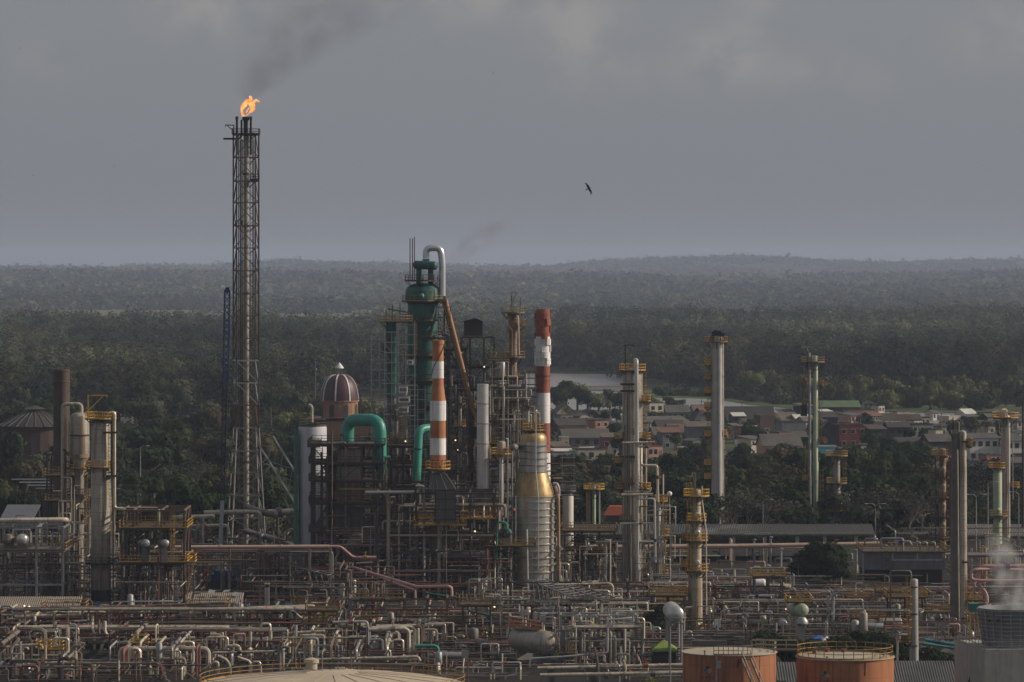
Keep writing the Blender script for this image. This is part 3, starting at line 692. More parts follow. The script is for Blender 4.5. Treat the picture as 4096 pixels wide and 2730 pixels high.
def shed_roof(name, label, x0, x1, y0, y1, z0, z1, m, cat='shed', posts=True, ridge=False, wall=None):
    """open-sided shed: corrugated roof sloping from z1 at the back to z0 at the front"""
    root = thing(name, label, cat, ((x0+x1)/2, (y0+y1)/2, 0)); mb = MB(); n = max(4, int((x1-x0)/.35))
    for i in range(n):
        a, b = x0+(x1-x0)*i/n, x0+(x1-x0)*(i+.5)/n; c_ = x0+(x1-x0)*(i+1)/n
        for s, e, h0, h1 in ((a, b, 0, .09), (b, c_, .09, 0)):
            mb.quad((s,y0,z0+h0),(e,y0,z0+h1),(e,y1,z1+h1),(s,y1,z1+h0)); mb.quad((s,y0,z0+h0-.06),(s,y1,z1+h0-.06),(e,y1,z1+h1-.06),(e,y0,z0+h1-.06))
        if ridge:
            for s, e, h0, h1 in ((a, b, 0, .09), (b, c_, .09, 0)): mb.quad((s,y1,z1+h0),(e,y1,z1+h1),(e,2*y1-y0,z0+h1),(s,2*y1-y0,z0+h0))
    mb.build('roof', m, root, smooth=False)
    MB().box(x0, x1, y0+.05, y0+.2, z0-.35, z0-.08).build('fascia', grey, root, smooth=False)
    if posts:
        k = max(2, int((x1-x0)/5)+1)
        for i in range(k):
            xx = x0+.4+(x1-x0-.8)*i/(k-1)
            for yy, zz in ((y0+.4, z0), (y1-.4 if not ridge else 2*y1-y0-.4, z1 if not ridge else z0)): MB().box(xx-.14, xx+.14, yy-.14, yy+.14, 0, zz-.1).build('post', grey, root, smooth=False)
    if wall: MB().box(x0+.3, x1-.3, y0+.9, (2*y1-y0 if ridge else y1)-.3, 0, min(z0, z1)-.3).build('wall', wall, root, smooth=False)
    return root
cort = mat('tan_corrugated', (.235,.20,.16), (.165,.14,.11), .75, 0, .35, streak=(.12,.085,.06), streak_amt=.5, spot=(.10,.06,.04), spot_th=.66)
cord = mat('dark_corrugated', (.085,.085,.082), (.055,.053,.052), .8, 0, .25, spot=(.17,.17,.165), spot_th=.60)
d = 712; shed_roof('corrugated_shed', 'long shed with a tan corrugated roof below the pale frame', X(-60,d), X(314,d), d, d+6.5, Z(2437,d), Z(2388,d+6.5), cort)
d = 722; r = shed_roof('damaged_shed', 'tan corrugated shed roof with torn loose sheets, right of the yellow platform', X(742,d), X(968,d), d, d+5.5, Z(2412,d), Z(2372,d+5.5), cort)
mb = MB()
for px, py in ((845, 2375), (880, 2380), (945, 2385), (905, 2372), (955, 2400)):
    p = P(px, py, d+3); a = random.uniform(-1, 1); mb.quad(p+Vector((-.6,-.4,.1)), p+Vector((.5,-.6,.2+.3*a)), p+Vector((.7,.6,.5)), p+Vector((-.4,.7,.45-.3*a)))
mb.build('loose_sheet', galv, r, smooth=False)
d = 905; r = thing('slat_roof_shelter', 'row of thin pale flat roofs stepping down behind the dark left chimney', 'shelter', (X(130,d), d, 0))
for i in range(4):
    x0, x1 = X(46+38*i,d), X(192+20*i,d); y = d-2.6*i; z = Z(1917+12*i, y)
    rf = MB().box(x0, x1, y-1.0, y+1.0, z-.12, z).build('roof_slab', galv, r, smooth=False)
    for k in range(4): MB().box(x0+1+k*(x1-x0-2)/3-.1, x0+1+k*(x1-x0-2)/3+.1, y-.1, y+.1, 0, z-.12).build('post', dark, r, smooth=False)
shed_roof('blue_roof_shed', 'low dark blue-grey roof below the row of thin pale roofs', X(15,860), X(150,860), 850, 866, Z(2090,850), Z(2020,866), mat('bluegrey_roof', (.09,.10,.125), (.07,.075,.09), .7, 0, .4))
# scaffold right of the broad beige column
def scaffold(name, label, px0, px1, d, dep, py1, py0, m, step=1.9, bay=2.0, boards=.35, group=None):
    x0, x1 = X(px0,d), X(px1,d); z0, z1 = max(0, Z(py0,d)), Z(py1,d); root = thing(name, label, 'scaffold', ((x0+x1)/2, d+dep/2, z0), group)
    nx = max(1, round((x1-x0)/bay)); ny = max(1, round(dep/bay)); nz = max(1, round((z1-z0)/step)); mb = MB(); t = .095
    for i in range(nx+1):
        for j in range(ny+1):
            if 0 < i < nx and 0 < j < ny: continue
            xx, yy = x0+(x1-x0)*i/nx, d+dep*j/ny; mb.bar((xx,yy,z0), (xx,yy,z1+random.uniform(0,.9)), t)
    b2 = MB()
    for k in range(1, nz+1):
        zz = z0+(z1-z0)*k/nz; e = random.uniform(.1,.5)
        for yy in (d, d+dep): b2.bar((x0-e,yy,zz), (x1+e,yy,zz), t)
        for xx in (x0, x1): b2.bar((xx,d-e,zz), (xx,d+dep+e,zz), t)
        if random.random() < boards: MB().box(x0-.2, x1+.2, d-.1, d+.9, zz+.04, zz+.1).build('board', mat('scaffold_board', (.30,.28,.25), (.2,.18,.16), .8, 0, 1), root, smooth=False)
        if random.random() < .3: b2.bar((x0,d-.03,zz), (x0+(x1-x0)/nx,d-.03,zz-(z1-z0)/nz), t)
        if random.random() < .2: b2.bar((x1,d-.03,zz), (x1-(x1-x0)/nx,d-.03,zz-(z1-z0)/nz), t)
    b2.bar((x0,d-.02,z0), (x0,d-.02,z1), t*.7); b2.bar((x1,d+dep+.02,z0), (x1,d+dep+.02,z1), t*.7)
    mb.build('standard', m, root, smooth=False); b2.build('ledger', m, root, smooth=False)
    return root
scaffold('scaffold', 'thin grey scaffold standing right of the broad beige column', 475, 548, 830, 5, 1945, 2130, grey)

# ---------------------------------------------------------------- middle: pipes by the crane, white wrapped vessel
d = 860; T = 'by the crane'
ppx([(690, 2072), (848, 2066), (852, 2066, d+6)], 9, d, lag, 'thick tan pipe left of the pale crane boom foot')
ppx([(815, 2052), (1000, 2048), (1040, 2052), (1042, 2116)], 9.5, d+5, lag, 'thick tan pipe bending down to the right of the crane boom foot')
ppx([(728, 2108), (880, 2102), (912, 2104), (914, 2138)], 7, d-6, lag, 'tan pipe with a short downward bend behind the crane boom foot')
ppx([(980, 2026), (1040, 2048), (1110, 2062)], 13, d+8, lagd, 'grey thick pipe sloping down from the base of the flare stack')
ppx([(1070, 2052), (1180, 2048)], 13, d+12, lag, 'thick beige pipe reaching the green netting')
ppx([(972, 2122), (1130, 2168), (1190, 2192)], 12, d-20, grey, 'grey sloping pipe below the flare base')
ppx([(810, 2070), (810, 2300)], 8, d-8, grey, 'grey thick upright pipe left of the crane')
ppx([(700, 2190), (1310, 2187), (1316, 2187)], 7.5, 762, pinkb, 'very long straight pinkish beige pipe across the middle left')
ppx([(1312, 2187), (1362, 2187), (1412, 2230), (1505, 2230)], 5.5, 764, pink, 'pink pipe stepping down at the end of the long straight pipe')
for px, lab in ((916, 'left of the two tan posts under the long straight pipe'), (1238, 'right of the two tan posts under the long straight pipe'), (1320, 'tan post just right of the end of the long straight pipe')):
    o = MB().box(X(px-5,764), X(px+5,764), 764.4, 765, 0, Z(2194,764)).build('support_post', tan, smooth=False); tag(o, lab, 'post')
root = thing('vent_stack', 'small square white stack with a dark band and cap, centre left', 'chimney', (X(1067,742), 742, 0))
MB().box(X(1058,742), X(1076,742), 742, 742.8, 0, Z(2352,742)).build('shaft', conc, root, smooth=False)
MB().box(X(1060,742), X(1074,742), 742.1, 742.7, Z(2352,742), Z(2340,742)).build('louvre', black, root, smooth=False)
MB().box(X(1057,742), X(1078,742), 741.9, 742.9, Z(2340,742), Z(2334,742)).build('cap', tankt, root, smooth=False)
d = 815; root, x = vessel('wrapped_vessel', 'tall vessel wrapped in white sheeting with green netting on its left side', 'vessel', 1250, d, [(1706, 108), (1712, 114), (2150, 112)], wrap, dome=False)
mb = MB(); mb.lathe(x, d, [(S(75,d), 0.5), (S(75,d), Z(1715,d))], 10, R(172), R(222), cap=False)
mb.build('netting', netg, root)
platform(root, x, d, Z(1702,d), S(5,d), S(56,d), 0, 360, dark)
part_pipe(root, [(1248, 1690), (1248, 1632), (1243, 1622), (1235, 1622)], 6, d, lag, 'vent_pipe')
# ---------------------------------------------------------------- centre: regenerator structure, green pipes, green tower
d = 790
xs = [X(p,d) for p in (1246, 1310, 1362, 1446, 1492, 1530)]
root = frame('reactor_structure', 'blackened rusty multi-level steel structure round a pale square duct, right of the white wrapped vessel', 'steel structure', xs, [d, d+6, d+13],
      [Z(p,d) for p in (2250, 2130, 2015, 1925, 1855, 1782)], dark, .34, decks=(1, 2, 3, 4, 5), rail_m=brown, brace='xy')
duct = mat('weathered_duct', (.38,.35,.28), (.26,.21,.14), .75, 0, .5, streak=(.17,.09,.04), streak_amt=.8, spot=(.22,.11,.04), spot_th=.6)
for a, b, l, r_, m_ in ((1800, 1858, 1350, 1440, duct), (1868, 1922, 1350, 1440, duct), (1930, 2010, 1345, 1442, colr), (2020, 2120, 1338, 1446, mat('dark_duct', (.12,.11,.09), (.08,.065,.05), .8, 0, .5))):
    MB().box(X(l,d), X(r_,d), d+1.2, d+6.5, Z(b,d), Z(a,d)).build('duct', m_, root, smooth=False)
rdeck(root, X(1232,d), X(1282,d), d-2.2, d+2, Z(1785,d), dark); rdeck(root, X(1340,d), X(1475,d), d-2.5, d, Z(2135,d), tan)
lf = MB()
for py in range(1790, 2330, 9): lf.bar(P(1248, py, d-1.2), P(1290, py+5, d-1.2), .06)
for px in (1248, 1290): lf.bar(P(px, 1790, d-1.2), P(px, 2330, d-1.2), .14)
lf.build('stair_tower', dark, root, smooth=False)
for a, b in ((1810, 1852), (1965, 2025)): MB().box(X(1241,d), X(1262,d), d-2.0, d-1.6, Z(b,d), Z(a,d)).build('side_frame', black, root, smooth=False)
r = vessel('lower_drum', 'dark tan dome-topped drum inside the blackened structure', 'vessel', 1440, 786, [(2150, 80), (2185, 86)], lagd, zb=Z(2215,786))
MB().drum(P(1420, 2178, 784), P(1468, 2182, 790), S(34,785)).build('drum', lagd, r[0])
# inverted U duct in bright green
d = 792; root = thing('transfer_duct', 'thick bright green inverted U duct rising over the blackened structure', 'duct', (X(1521,d), d, Z(1930,d)))
MB().tube([P(1391, 1768, d+4), P(1391, 1681, d+4), P(1520, 1681, d), P(1521, 1850, d)], S(25,d), 20, 1.9).build('duct', greenb, root)
MB().lathe(X(1522,d), d, [(S(14,d), Z(1928,d)), (S(15,d), Z(1905,d)), (S(24,d), Z(1850,d))], 20).build('reducer', green, root)
for py in (1848, ): MB().lathe(X(1521,d), d, [(S(25,d), Z(py+3,d)), (S(29,d), Z(py+3,d)), (S(29,d), Z(py,d)), (S(25,d), Z(py,d))], 20).build('flange', greend, root)
MB().tube([P(1486, 1832, d), P(1562, 1832, d)], S(8,d), 10).build('side_nozzle', greenb, root)
d = 800; root = thing('down_duct', 'narrow bright green pipe bending down left of the orange and white chimney', 'duct', (X(1668,d), d, Z(1925,d)))
MB().tube([P(1735, 1712, d+4), P(1676, 1716, d+1), P(1666, 1925, d)], S(17,d), 16, 1.8).build('duct', greenb, root)
for py in (1795, 1870): MB().lathe(X(1671 if py < 1800 else 1668,d), d+.5, [(S(17,d), Z(py+3,d)), (S(20,d), Z(py+2,d)), (S(20,d), Z(py,d)), (S(17,d), Z(py,d))], 16).build('flange', greend, root)
# main green tower
d = 845
root, x = vessel('green_tower', 'tall dark green tower with a silver U pipe curving over its top', 'tower', 1692, d,
     [(1165, 140), (1208, 142), (1216, 122), (1470, 120), (1490, 112), (1830, 112)], green)
platform(root, x, d, Z(1124,d), S(40,d), S(74,d), 0, 360, dark); platform(root, x, d, Z(1205,d), S(70,d), S(84,d), 175, 375, yeld)
platform(root, x, d, Z(1282,d), S(60,d), S(84,d), 180, 330, brown); platform(root, x, d, Z(1345,d), S(60,d), S(76,d), 260, 375, brown)
for py in (1420, 1520, 1620, 1700): platform(root, x, d, Z(py,d), S(58,d), S(78,d), 190, 350, brown)
for px in (1676, 1723): MB().lathe(X(px,d), d-1, [(S(11,d), Z(1165,d)), (S(11,d), Z(1070,d))], 14).build('riser', green, root)
MB().drum(P(1662, 1060, d-1), P(1742, 1064, d-3), S(17,d)).build('manifold_drum', green, root)
MB().tube([P(1704, 1060, d-1), P(1704, 1036, d-1)], S(14,d), 16).build('neck', greenb, root)
up_m = mat('polished_cladding', (.66,.66,.68), (.55,.55,.57), .28, .7, .4)
MB().tube([P(1704, 1034, d-1), P(1704, 994, d-1), P(1762, 990, d-1), P(1769, 1050, d-1), P(1769, 1185, d-1)], S(13.5,d), 18, 2.0).build('overhead_pipe', up_m, root)
for px, py in ((1640, 955), (1650, 955), (1658, 947)): MB().tube([P(px, 1125, d-2), P(px, py, d-2)], .1, 5).build('lightning_rod', dark, root)
MB().tube([P(1779, 1090, d), P(1779, 1330, d)], S(5,d), 8).build('downcomer', brown, root)
MB().ball(P(1688, 1185, d-4.0), S(9,d), .5, S(11,d)).build('manhole', greenb, root)
ladder(root, X(1662,d), d-3.2, Z(1460,d), Z(1290,d), yel); ladder(root, X(1745,d), d-2.6, Z(1205,d), Z(1130,d), dark)
ms = mat('rust_orange_conduit', (.33,.155,.055), (.24,.11,.045), .65, 0, .5, streak=(.15,.07,.035), streak_amt=.5)
root = thing('diagonal_conduit', 'long rust-orange conduit leaning down to the right from the green tower top', 'conduit', P(2005, 1990, 850))
MB().tube([P(1782, 1204, 843), P(1892, 1640, 836)], S(9.5,840), 10).build('conduit', ms, root)
MB().tube([P(1892, 1640, 836), P(1935, 1740, 832), P(1968, 1840, 830), P(2000, 1985, 828)], S(8.5,840), 10).build('lower_conduit', ms, root)
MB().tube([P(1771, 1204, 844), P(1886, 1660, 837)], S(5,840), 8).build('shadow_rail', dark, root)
for py in (1412, 1630): 
    pxx = 1782+(py-1204)*.252; MB().tube([P(pxx, py, 842), P(pxx+2, py+6, 842)], S(13,840), 10).build('clamp', ms, root)
MB().box(X(1752,845), X(1788,845), 841, 844, Z(1206,843), Z(1196,843)).build('top_bracket', ms, root, smooth=False)
# smaller green column with scaffolding
d = 828
root, x = vessel('green_column', 'slim dark green column wrapped in scaffolding left of the tall green tower', 'column', 1566, d, [(1296, 46), (1360, 44), (1365, 38), (1592, 38)], green, zb=Z(1592,d))
MB().lathe(x, d, [(S(20,d), 0), (S(18,d), Z(1592,d))], 24).build('skirt', grey, root)
platform(root, X(1580,d), d, Z(1288,d), S(20,d), S(62,d), 0, 360, yeld); platform(root, x, d, Z(1400,d), S(20,d), S(40,d), 120, 260, dark)
rdeck(root, X(1540,d), X(1648,d), d-3, d+2, Z(1286,d), tan)
MB().bar(P(1551, 1236, d-2), P(1640, 1252, d-2), .25).build('crane_beam', dark, root, smooth=False)
for px, py in ((1544, 1240), (1569, 1215), (1600, 1218)): MB().bar(P(px, 1290, d-2), P(px, py, d-2), .16).build('mast', dark, root, smooth=False)
scaffold('scaffold', 'tall scaffold of bright grey tubes filling the gap between the two green columns', 1586, 1658, 824, 5, 1300, 1990, galv, boards=.5, bay=1.7)
scaffold('scaffold', 'sparse thin scaffold left of the slim green column against the trees', 1484, 1548, 832, 5, 1360, 1890, galv, boards=.35, bay=1.6, step=1.9)
scaffold('scaffold', 'low scaffold behind the bright green inverted U duct', 1440, 1490, 850, 4, 1560, 1900, grey, boards=.3, bay=2.2)
root, x = vessel('grey_column', 'pale grey banded panel column seen through the scaffolding between the green columns', 'column', 1608, 838, [(1550, 46)], duct, dome=False)
scaffold('scaffold', 'scaffold on the shaded lower part of the tall green tower', 1655, 1745, 838, 2, 1500, 1990, dark, boards=.3, bay=1.8)
# orange and white chimney on its furnace
d = 770; xc = X(1752, d); root = thing('banded_chimney', 'orange and white banded chimney with a flared lower half on a grey furnace hood', 'chimney', (xc, d, Z(1895,d)))
seg = [(1362, 1378, 50, 50, 'stack_orange'), (1376, 1446, 44, 45, 'stack_orange'), (1446, 1514, 46, 46, 'stack_white'), (1514, 1545, 45, 46, 'stack_orange'), (1545, 1604, 46, 62, 'stack_orange'), (1604, 1683, 64, 64, 'stack_white'),
       (1683, 1753, 62.5, 62.5, 'stack_orange'), (1753, 1820, 64, 64, 'stack_white'), (1820, 1886, 63, 65, 'stack_orange')]
for a, b, w0, w1, m_ in seg: MB().lathe(xc, d, [(S(w1/2,d), Z(b,d)), (S(w0/2,d), Z(a,d))], 32).build('band', MATS[m_], root)
for i in range(9):
    a = R(200+35*i); MB().tube([(xc+S(31,d)*math.cos(a), d+S(31,d)*math.sin(a), Z(1843,d)), (xc+S(34,d)*math.cos(a), d+S(34,d)*math.sin(a), Z(1843,d))], .17, 8).build('port', black, root)
hx = MB()
for py, a0 in ((1380, 0), ):
    pts = [(xc+S(23.5,d)*math.cos(a), d+S(23.5,d)*math.sin(a), Z(1380+i*9,d)) for i, a in enumerate([R(-10-13*k) for k in range(15)])]
    hx.tube(pts, .09, 5)
hx.build('lightning_cable', dark, root)
platform(root, xc, d, Z(1876,d), S(32,d), S(50,d), 0, 360, yel, h=1.4)
hood = mat('grey_hood', (.105,.10,.098), (.08,.075,.072), .7, .1, .5, spot=(.13,.10,.08), spot_th=.66)
d = 770; root = thing('furnace', 'dark grey box furnace with a pyramid hood below the orange and white chimney', 'furnace', (X(1785,d), d, Z(2090,d)))
c0 = [P(1720, 1893, d-1.6), P(1778, 1893, d-1.6), P(1778, 1893, d+1.6)-Vector((0,0,0)), P(1720, 1893, d+1.6)]; zt, zb_ = Z(1893,d), Z(1958,d)
T4 = [Vector((X(a,d), y, zt)) for a, y in ((1722,d-1.4),(1780,d-1.4),(1780,d+1.4),(1722,d+1.4))]; B4 = [Vector((X(a,d), y, zb_)) for a, y in ((1716,d-2.5),(1822,d-2.5),(1822,d+4),(1716,d+4))]
mb = MB()
for i in range(4): mb.quad(B4[i], B4[(i+1)%4], T4[(i+1)%4], T4[i])
mb.quad(*T4); mb.build('hood', hood, root, smooth=False)
mb = MB()
for i in range(4): mb.bar(B4[i], T4[i], .16); mb.bar(B4[i], B4[(i+1)%4], .16)
for t_ in (.33, .66): mb.bar(B4[0]*(1-t_)+B4[1]*t_-Vector((0,.05,0)), T4[0]*(1-t_)+T4[1]*t_-Vector((0,.05,0)), .12); mb.bar(B4[1]*(1-t_)+B4[2]*t_, T4[1]*(1-t_)+T4[2]*t_, .12)
mb.build('rib', black, root, smooth=False)
MB().box(X(1742,d), X(1822,d), d-2.4, d+3.9, Z(2085,d), zb_+.0).build('box', hood, root, smooth=False)
mb = MB()
for px in (1742, 1782, 1822): mb.bar((X(px,d), d-2.45, Z(2085,d)), (X(px,d), d-2.45, zb_), .14)
for py in (1960, 1995, 2035, 2075): mb.bar((X(1742,d), d-2.45, Z(py,d)), (X(1822,d), d-2.45, Z(py,d)), .12)
mb.build('stiffener', black, root, smooth=False)
# lower dark structure in the centre
d = 772
root = frame('furnace_structure', 'large dark steel structure carrying the grey furnace and its yellow landings', 'steel structure', [X(p,d) for p in (1505, 1552, 1667, 1755, 1880, 1975)], [d, d+7, d+14],
       [Z(p,d) for p in (2395, 2282, 2140, 2046, 1972)], dark, .36, decks=(), brace='y')
for px, m_ in ((1553, tan), (1756, tan)): MB().box(X(px-6,d), X(px+6,d), d-.5, d-.2, 0, Z(1975,d)).build('post', m_, root, smooth=False)
o = MB().box(X(1462,d), X(1655,d), d-3, d+5, Z(1973,d), Z(1969,d)).build('roof_slab', grey, root, smooth=False)
rdeck(root, X(1655,d), X(1870,d), d-2, d+7, Z(2098,d), yel, dm=yeld); rdeck(root, X(1672,d), X(1768,d), d-2.6, d+2, Z(2070,d), yel, dm=yeld); rdeck(root, X(1840,d), X(1985,d), d-2, d+5, Z(2072,d), yel, dm=yeld); rdeck(root, X(1700,d), X(1990,d), d+6, d+8, Z(2045,d), yeld)
rdeck(root, X(1660,d), X(1880,d), d+2, d+7, Z(2350,d), yeld)
for py in (2141, 2283): MB().box(X(1555,d), X(1975,d), d-.45, d-.15, Z(py+4,d), Z(py-4,d)).build('front_beam', tan, root, smooth=False)
root = thing('flue_duct', 'thick dark grey horizontal duct with an elbow under the yellow landings', 'duct', P(1850, 2245, d+3))
MB().tube([P(1735, 2105, d+3), P(1735, 2222, d+3), P(1810, 2224, d+3)], S(17,d), 16, 1.6).build('elbow', grey, root)
MB().tube([P(1806, 2224, d+3), P(1955, 2227, d+3)], S(23,d), 20).build('duct', mat('duct_grey', (.085,.082,.08), (.06,.055,.05), .6, .2, .5, spot=(.14,.10,.07), spot_th=.64), root)
for px in (1806, 1850, 1900, 1950): MB().tube([P(px, 2226, d+3), P(px+5, 2226, d+3)], S(25,d), 20).build('flange', dark, root)
# dark penthouse on open tower, behind
d = 868
root = frame('steel_tower', 'dark open steel tower under the blue-roofed cabin', 'steel structure', [X(p,d) for p in (1845, 1880, 1935, 1975)], [d, d+6], [Z(p,d) for p in (2060, 1900, 1750, 1650, 1560, 1470, 1348)], dark, .34, decks=(2, 3, 4, 5), rail_m=brown)
root = thing('lift_cabin', 'dark brown cabin with a blue pitched roof on top of the open steel tower', 'cabin', (X(1893,d), d+3, Z(1345,d)))
MB().box(X(1856,d), X(1931,d), d-.2, d+5, Z(1345,d)+.03, Z(1284,d)).build('wall', mat('brown_sheet', (.052,.042,.040), (.04,.033,.032), .8, 0, 1), root, smooth=False)
mb = MB(); y0, y1 = d-.7, d+5.5; a, b, c_ = X(1846,d), X(1902,d), X(1934,d); ze, zr = Z(1286,d), Z(1272,d)
mb.quad((a,y0,ze),(b,y0,zr),(b,y1,zr),(a,y1,ze)); mb.quad((b,y0,zr),(c_,y0,ze),(c_,y1,ze),(b,y1,zr)); mb.quad((a,y0,ze-.15),(a,y1,ze-.15),(b,y1,zr-.15),(b,y0,zr-.15)); mb.quad((a,y0,ze-.15),(b,y0,zr-.15),(b,y0,zr),(a,y0,ze)); mb.quad((b,y0,zr-.15),(c_,y0,ze-.15),(c_,y0,ze),(b,y0,zr))
mb.build('roof', mat('blue_sheet', (.03,.06,.15), (.025,.05,.12), .6, 0, 1), root, smooth=False)
mb = MB(); mb.quad((X(1856,d),d-.2,ze),(X(1931,d),d-.2,ze),(b,d-.2,zr-.2)); mb.build('gable', MATS['brown_sheet'], root, smooth=False)
frame('steel_structure', 'dark rusty steel structure behind the orange and white chimney', 'steel structure', [X(p,855) for p in (1765, 1795, 1830, 1862)], [856, 866], [Z(p,855) for p in (2080, 1960, 1840, 1760, 1690, 1610, 1530, 1470, 1400)], dark, .4, decks=(3, 5, 6, 7, 8), rail_m=brown)
root, x = vessel('brick_lined_riser', 'dark brown broad riser between the leaning conduit and the silver cylinder', 'vessel', 1893, 850, [(1620, 40), (1640, 56)], brown, dome=False)
for i, px in enumerate((1806, 1822, 1840, 1862)):
    MB().lathe(X(px,848), 848, [(S(4,848), 1), (S(4,848), Z(1500+40*i,848))], 8).build('riser', mat('rosy_pipe', (.30,.19,.16), (.12,.08,.07), .7, 0, .6), root)
# bright silver cylinder
d = 788; root, x = vessel('silver_stack', 'smooth bright silver cylinder right of the leaning conduit', 'stack', 1931, d, [(1537, 46), (1840, 48)], alu, dome=False, zb=Z(1960,d))
for py in (1615, 1695, 1775): MB().lathe(x, d, [(S(23.8,d), Z(py+2,d)), (S(25.5,d), Z(py+2,d)), (S(25.5,d), Z(py-1,d)), (S(23.8,d), Z(py-1,d))], 28).build('band', lagd, root)
MB().lathe(x, d, [(S(13,d), Z(2080,d)), (S(20,d), Z(1960,d))], 16).build('lower_cone', lagd, root)
for a in (0, 1.57, 3.14, 4.71): MB().bar((x+S(20,d)*math.cos(a), d+S(20,d)*math.sin(a), Z(2080,d)), (x+S(20,d)*math.cos(a), d+S(20,d)*math.sin(a), Z(1900,d)), .25).build('leg', grey, root, smooth=False)
# column with davit beside the red and white chimney
d = 835
root, x = vessel('davit_column', 'brown and cream column topped by a yellow platform and davit, left of the red and white chimney', 'column', 2052, d, [(1262, 46), (1330, 42), (1335, 34), (1430, 32)], colr, zb=Z(1640,d))
platform(root, x, d, Z(1252,d), S(20,d), S(48,d), 0, 360, yeld); platform(root, X(2078,d), d, Z(1302,d), S(5,d), S(24,d), 0, 360, yeld); platform(root, x, d, Z(1430,d), S(20,d), S(48,d), 200, 360, yeld)
davit(root, X(2046,d), d-1.5, Z(1250,d), S(82,d), S(22,d), yeld); MB().bar(P(2081, 1252, d-1), P(2081, 1190, d-1), .12).build('lamp_pole', dark, root, smooth=False)
part_pipe(root, [(2040, 1275), (2030, 1280), (2030, 1300), (2050, 1322), (2050, 1425)], 3, d-3, bright if False else lag, 'side_pipe'); part_pipe(root, [(2066, 1265), (2073, 1268), (2076, 1420)], 3.5, d-3, lag, 'side_pipe')
ladder(root, X(2090,d), d-1, Z(1430,d), Z(1300,d), yeld)
d = 830
root = frame('process_building', 'tan multi-storey process structure with railings below the davit column', 'steel structure', [X(p,d) for p in (1962, 1988, 2040, 2092)], [d, d+8], [Z(p,d) for p in (2000, 1830, 1775, 1715, 1662, 1608, 1552, 1515)], grey, .3, decks=(2, 3, 4, 5, 6, 7), rail_m=tan, brace='y')
wallm = mat('tan_panel', (.36,.33,.27), (.25,.22,.17), .75, 0, .6, streak=(.15,.12,.085), streak_amt=.7)
w = MB().box(X(1992,d), X(2083,d), d+1, d+7, Z(1780,d), Z(1556,d)).build('panel_wall', wallm, root, smooth=False)
for py in (1630, 1700): MB().box(X(2000,d), X(2024,d), d+.9, d+1.0, Z(py+28,d), Z(py,d)).build('window', black, w, smooth=False)
rdeck(root, X(1955,d), X(2030,d), d-3, d+3, Z(1432,d), yeld); rdeck(root, X(1992,d), X(2084,d), d-1.5, d+1, Z(1552,d), tan)
hvessel('small_drum', 'short silver drum end on the tan process structure', 'vessel', P(2036, 1545, d-2.5), P(2082, 1545, d-2.5), S(6,d), alu, saddles=False)
hvessel('condenser', 'silver dome-ended upright condenser on the tan process structure', 'vessel', P(2011, 1505, d-2), P(2011, 1452, d-2), S(9,d), alu, saddles=False)
scaffold('scaffold', 'thin scaffold between the tan process structure and the red and white chimney', 2092, 2140, 838, 4, 1490, 1640, dark, bay=1.4, step=1.2, boards=.1)
o = MB().box(X(2090,880), X(2146,880), 884, 892, Z(1700,880), Z(1558,880)).build('wall', wrap, thing('pale_building', 'flat pale building glimpsed left of the red and white chimney', 'building', (X(2118,880), 888, 0)), smooth=False)
MB().box(X(2086,880), X(2148,880), 883.5, 892.5, Z(1558,880), Z(1552,880)).build('roof', galv, o.parent, smooth=False); MB().box(X(2092,880), X(2144,880), 884, 892, 0, Z(1700,880)-.01).build('base', conc, o.parent, smooth=False)
# red and white chimney with helical strakes
d = 885; xc = X(2171, d); root = thing('red_white_chimney', 'tall brick-red and white banded chimney with stepped fins at its top', 'chimney', (xc, d, 0))
for a, b, m_ in ((1238, 1347, redw), (1347, 1465, whw), (1465, 1572, redw), (1572, 1693, whw), (1693, 1810, redw), (1810, 1950, whw)):
    MB().lathe(xc, d, [(S(28+(b-1238)*.004,d), Z(b,d)), (S(28+(a-1238)*.004,d), Z(a,d))], 32).build('band', m_, root)
MB().lathe(xc, d, [(S(28,d), 0), (S(31,d), Z(1950,d))], 32).build('base', conc, root)
for k in range(3):
    for j in range(8):
        py = 1252+26*j; a = R(-100+120*k+40*j); m_ = redw if py+13 < 1347 or py > 1465 else whw; mb = MB()
        pr = [(S(28,d), Z(py+26,d)), (S(33.5,d), Z(py+25,d)), (S(33.5,d), Z(py,d)), (S(28,d), Z(py-1,d))]
        mb.lathe(xc, d, pr, 5, a, a+R(46), cap=False)
        for aa in (a, a+R(46)): mb.quad(*[(xc+r*math.cos(aa), d+r*math.sin(aa), z) for r, z in pr])
        mb.build('strake', m_, root, smooth=False)
for py in (1502, 1520, 1770): MB().lathe(xc, d, [(S(28.5,d), Z(py+3,d)), (S(31.5,d), Z(py+3,d)), (S(31.5,d), Z(py,d)), (S(28.5,d), Z(py,d))], 32).build('ring_band', brown if py == 1502 else redw, root)
MB().lathe(xc, d, [(S(29.2,d), Z(1641,d)), (S(30,d), Z(1641,d)), (S(30,d), Z(1639,d)), (S(29.2,d), Z(1639,d))], 32).build('ring_band', whw, root)
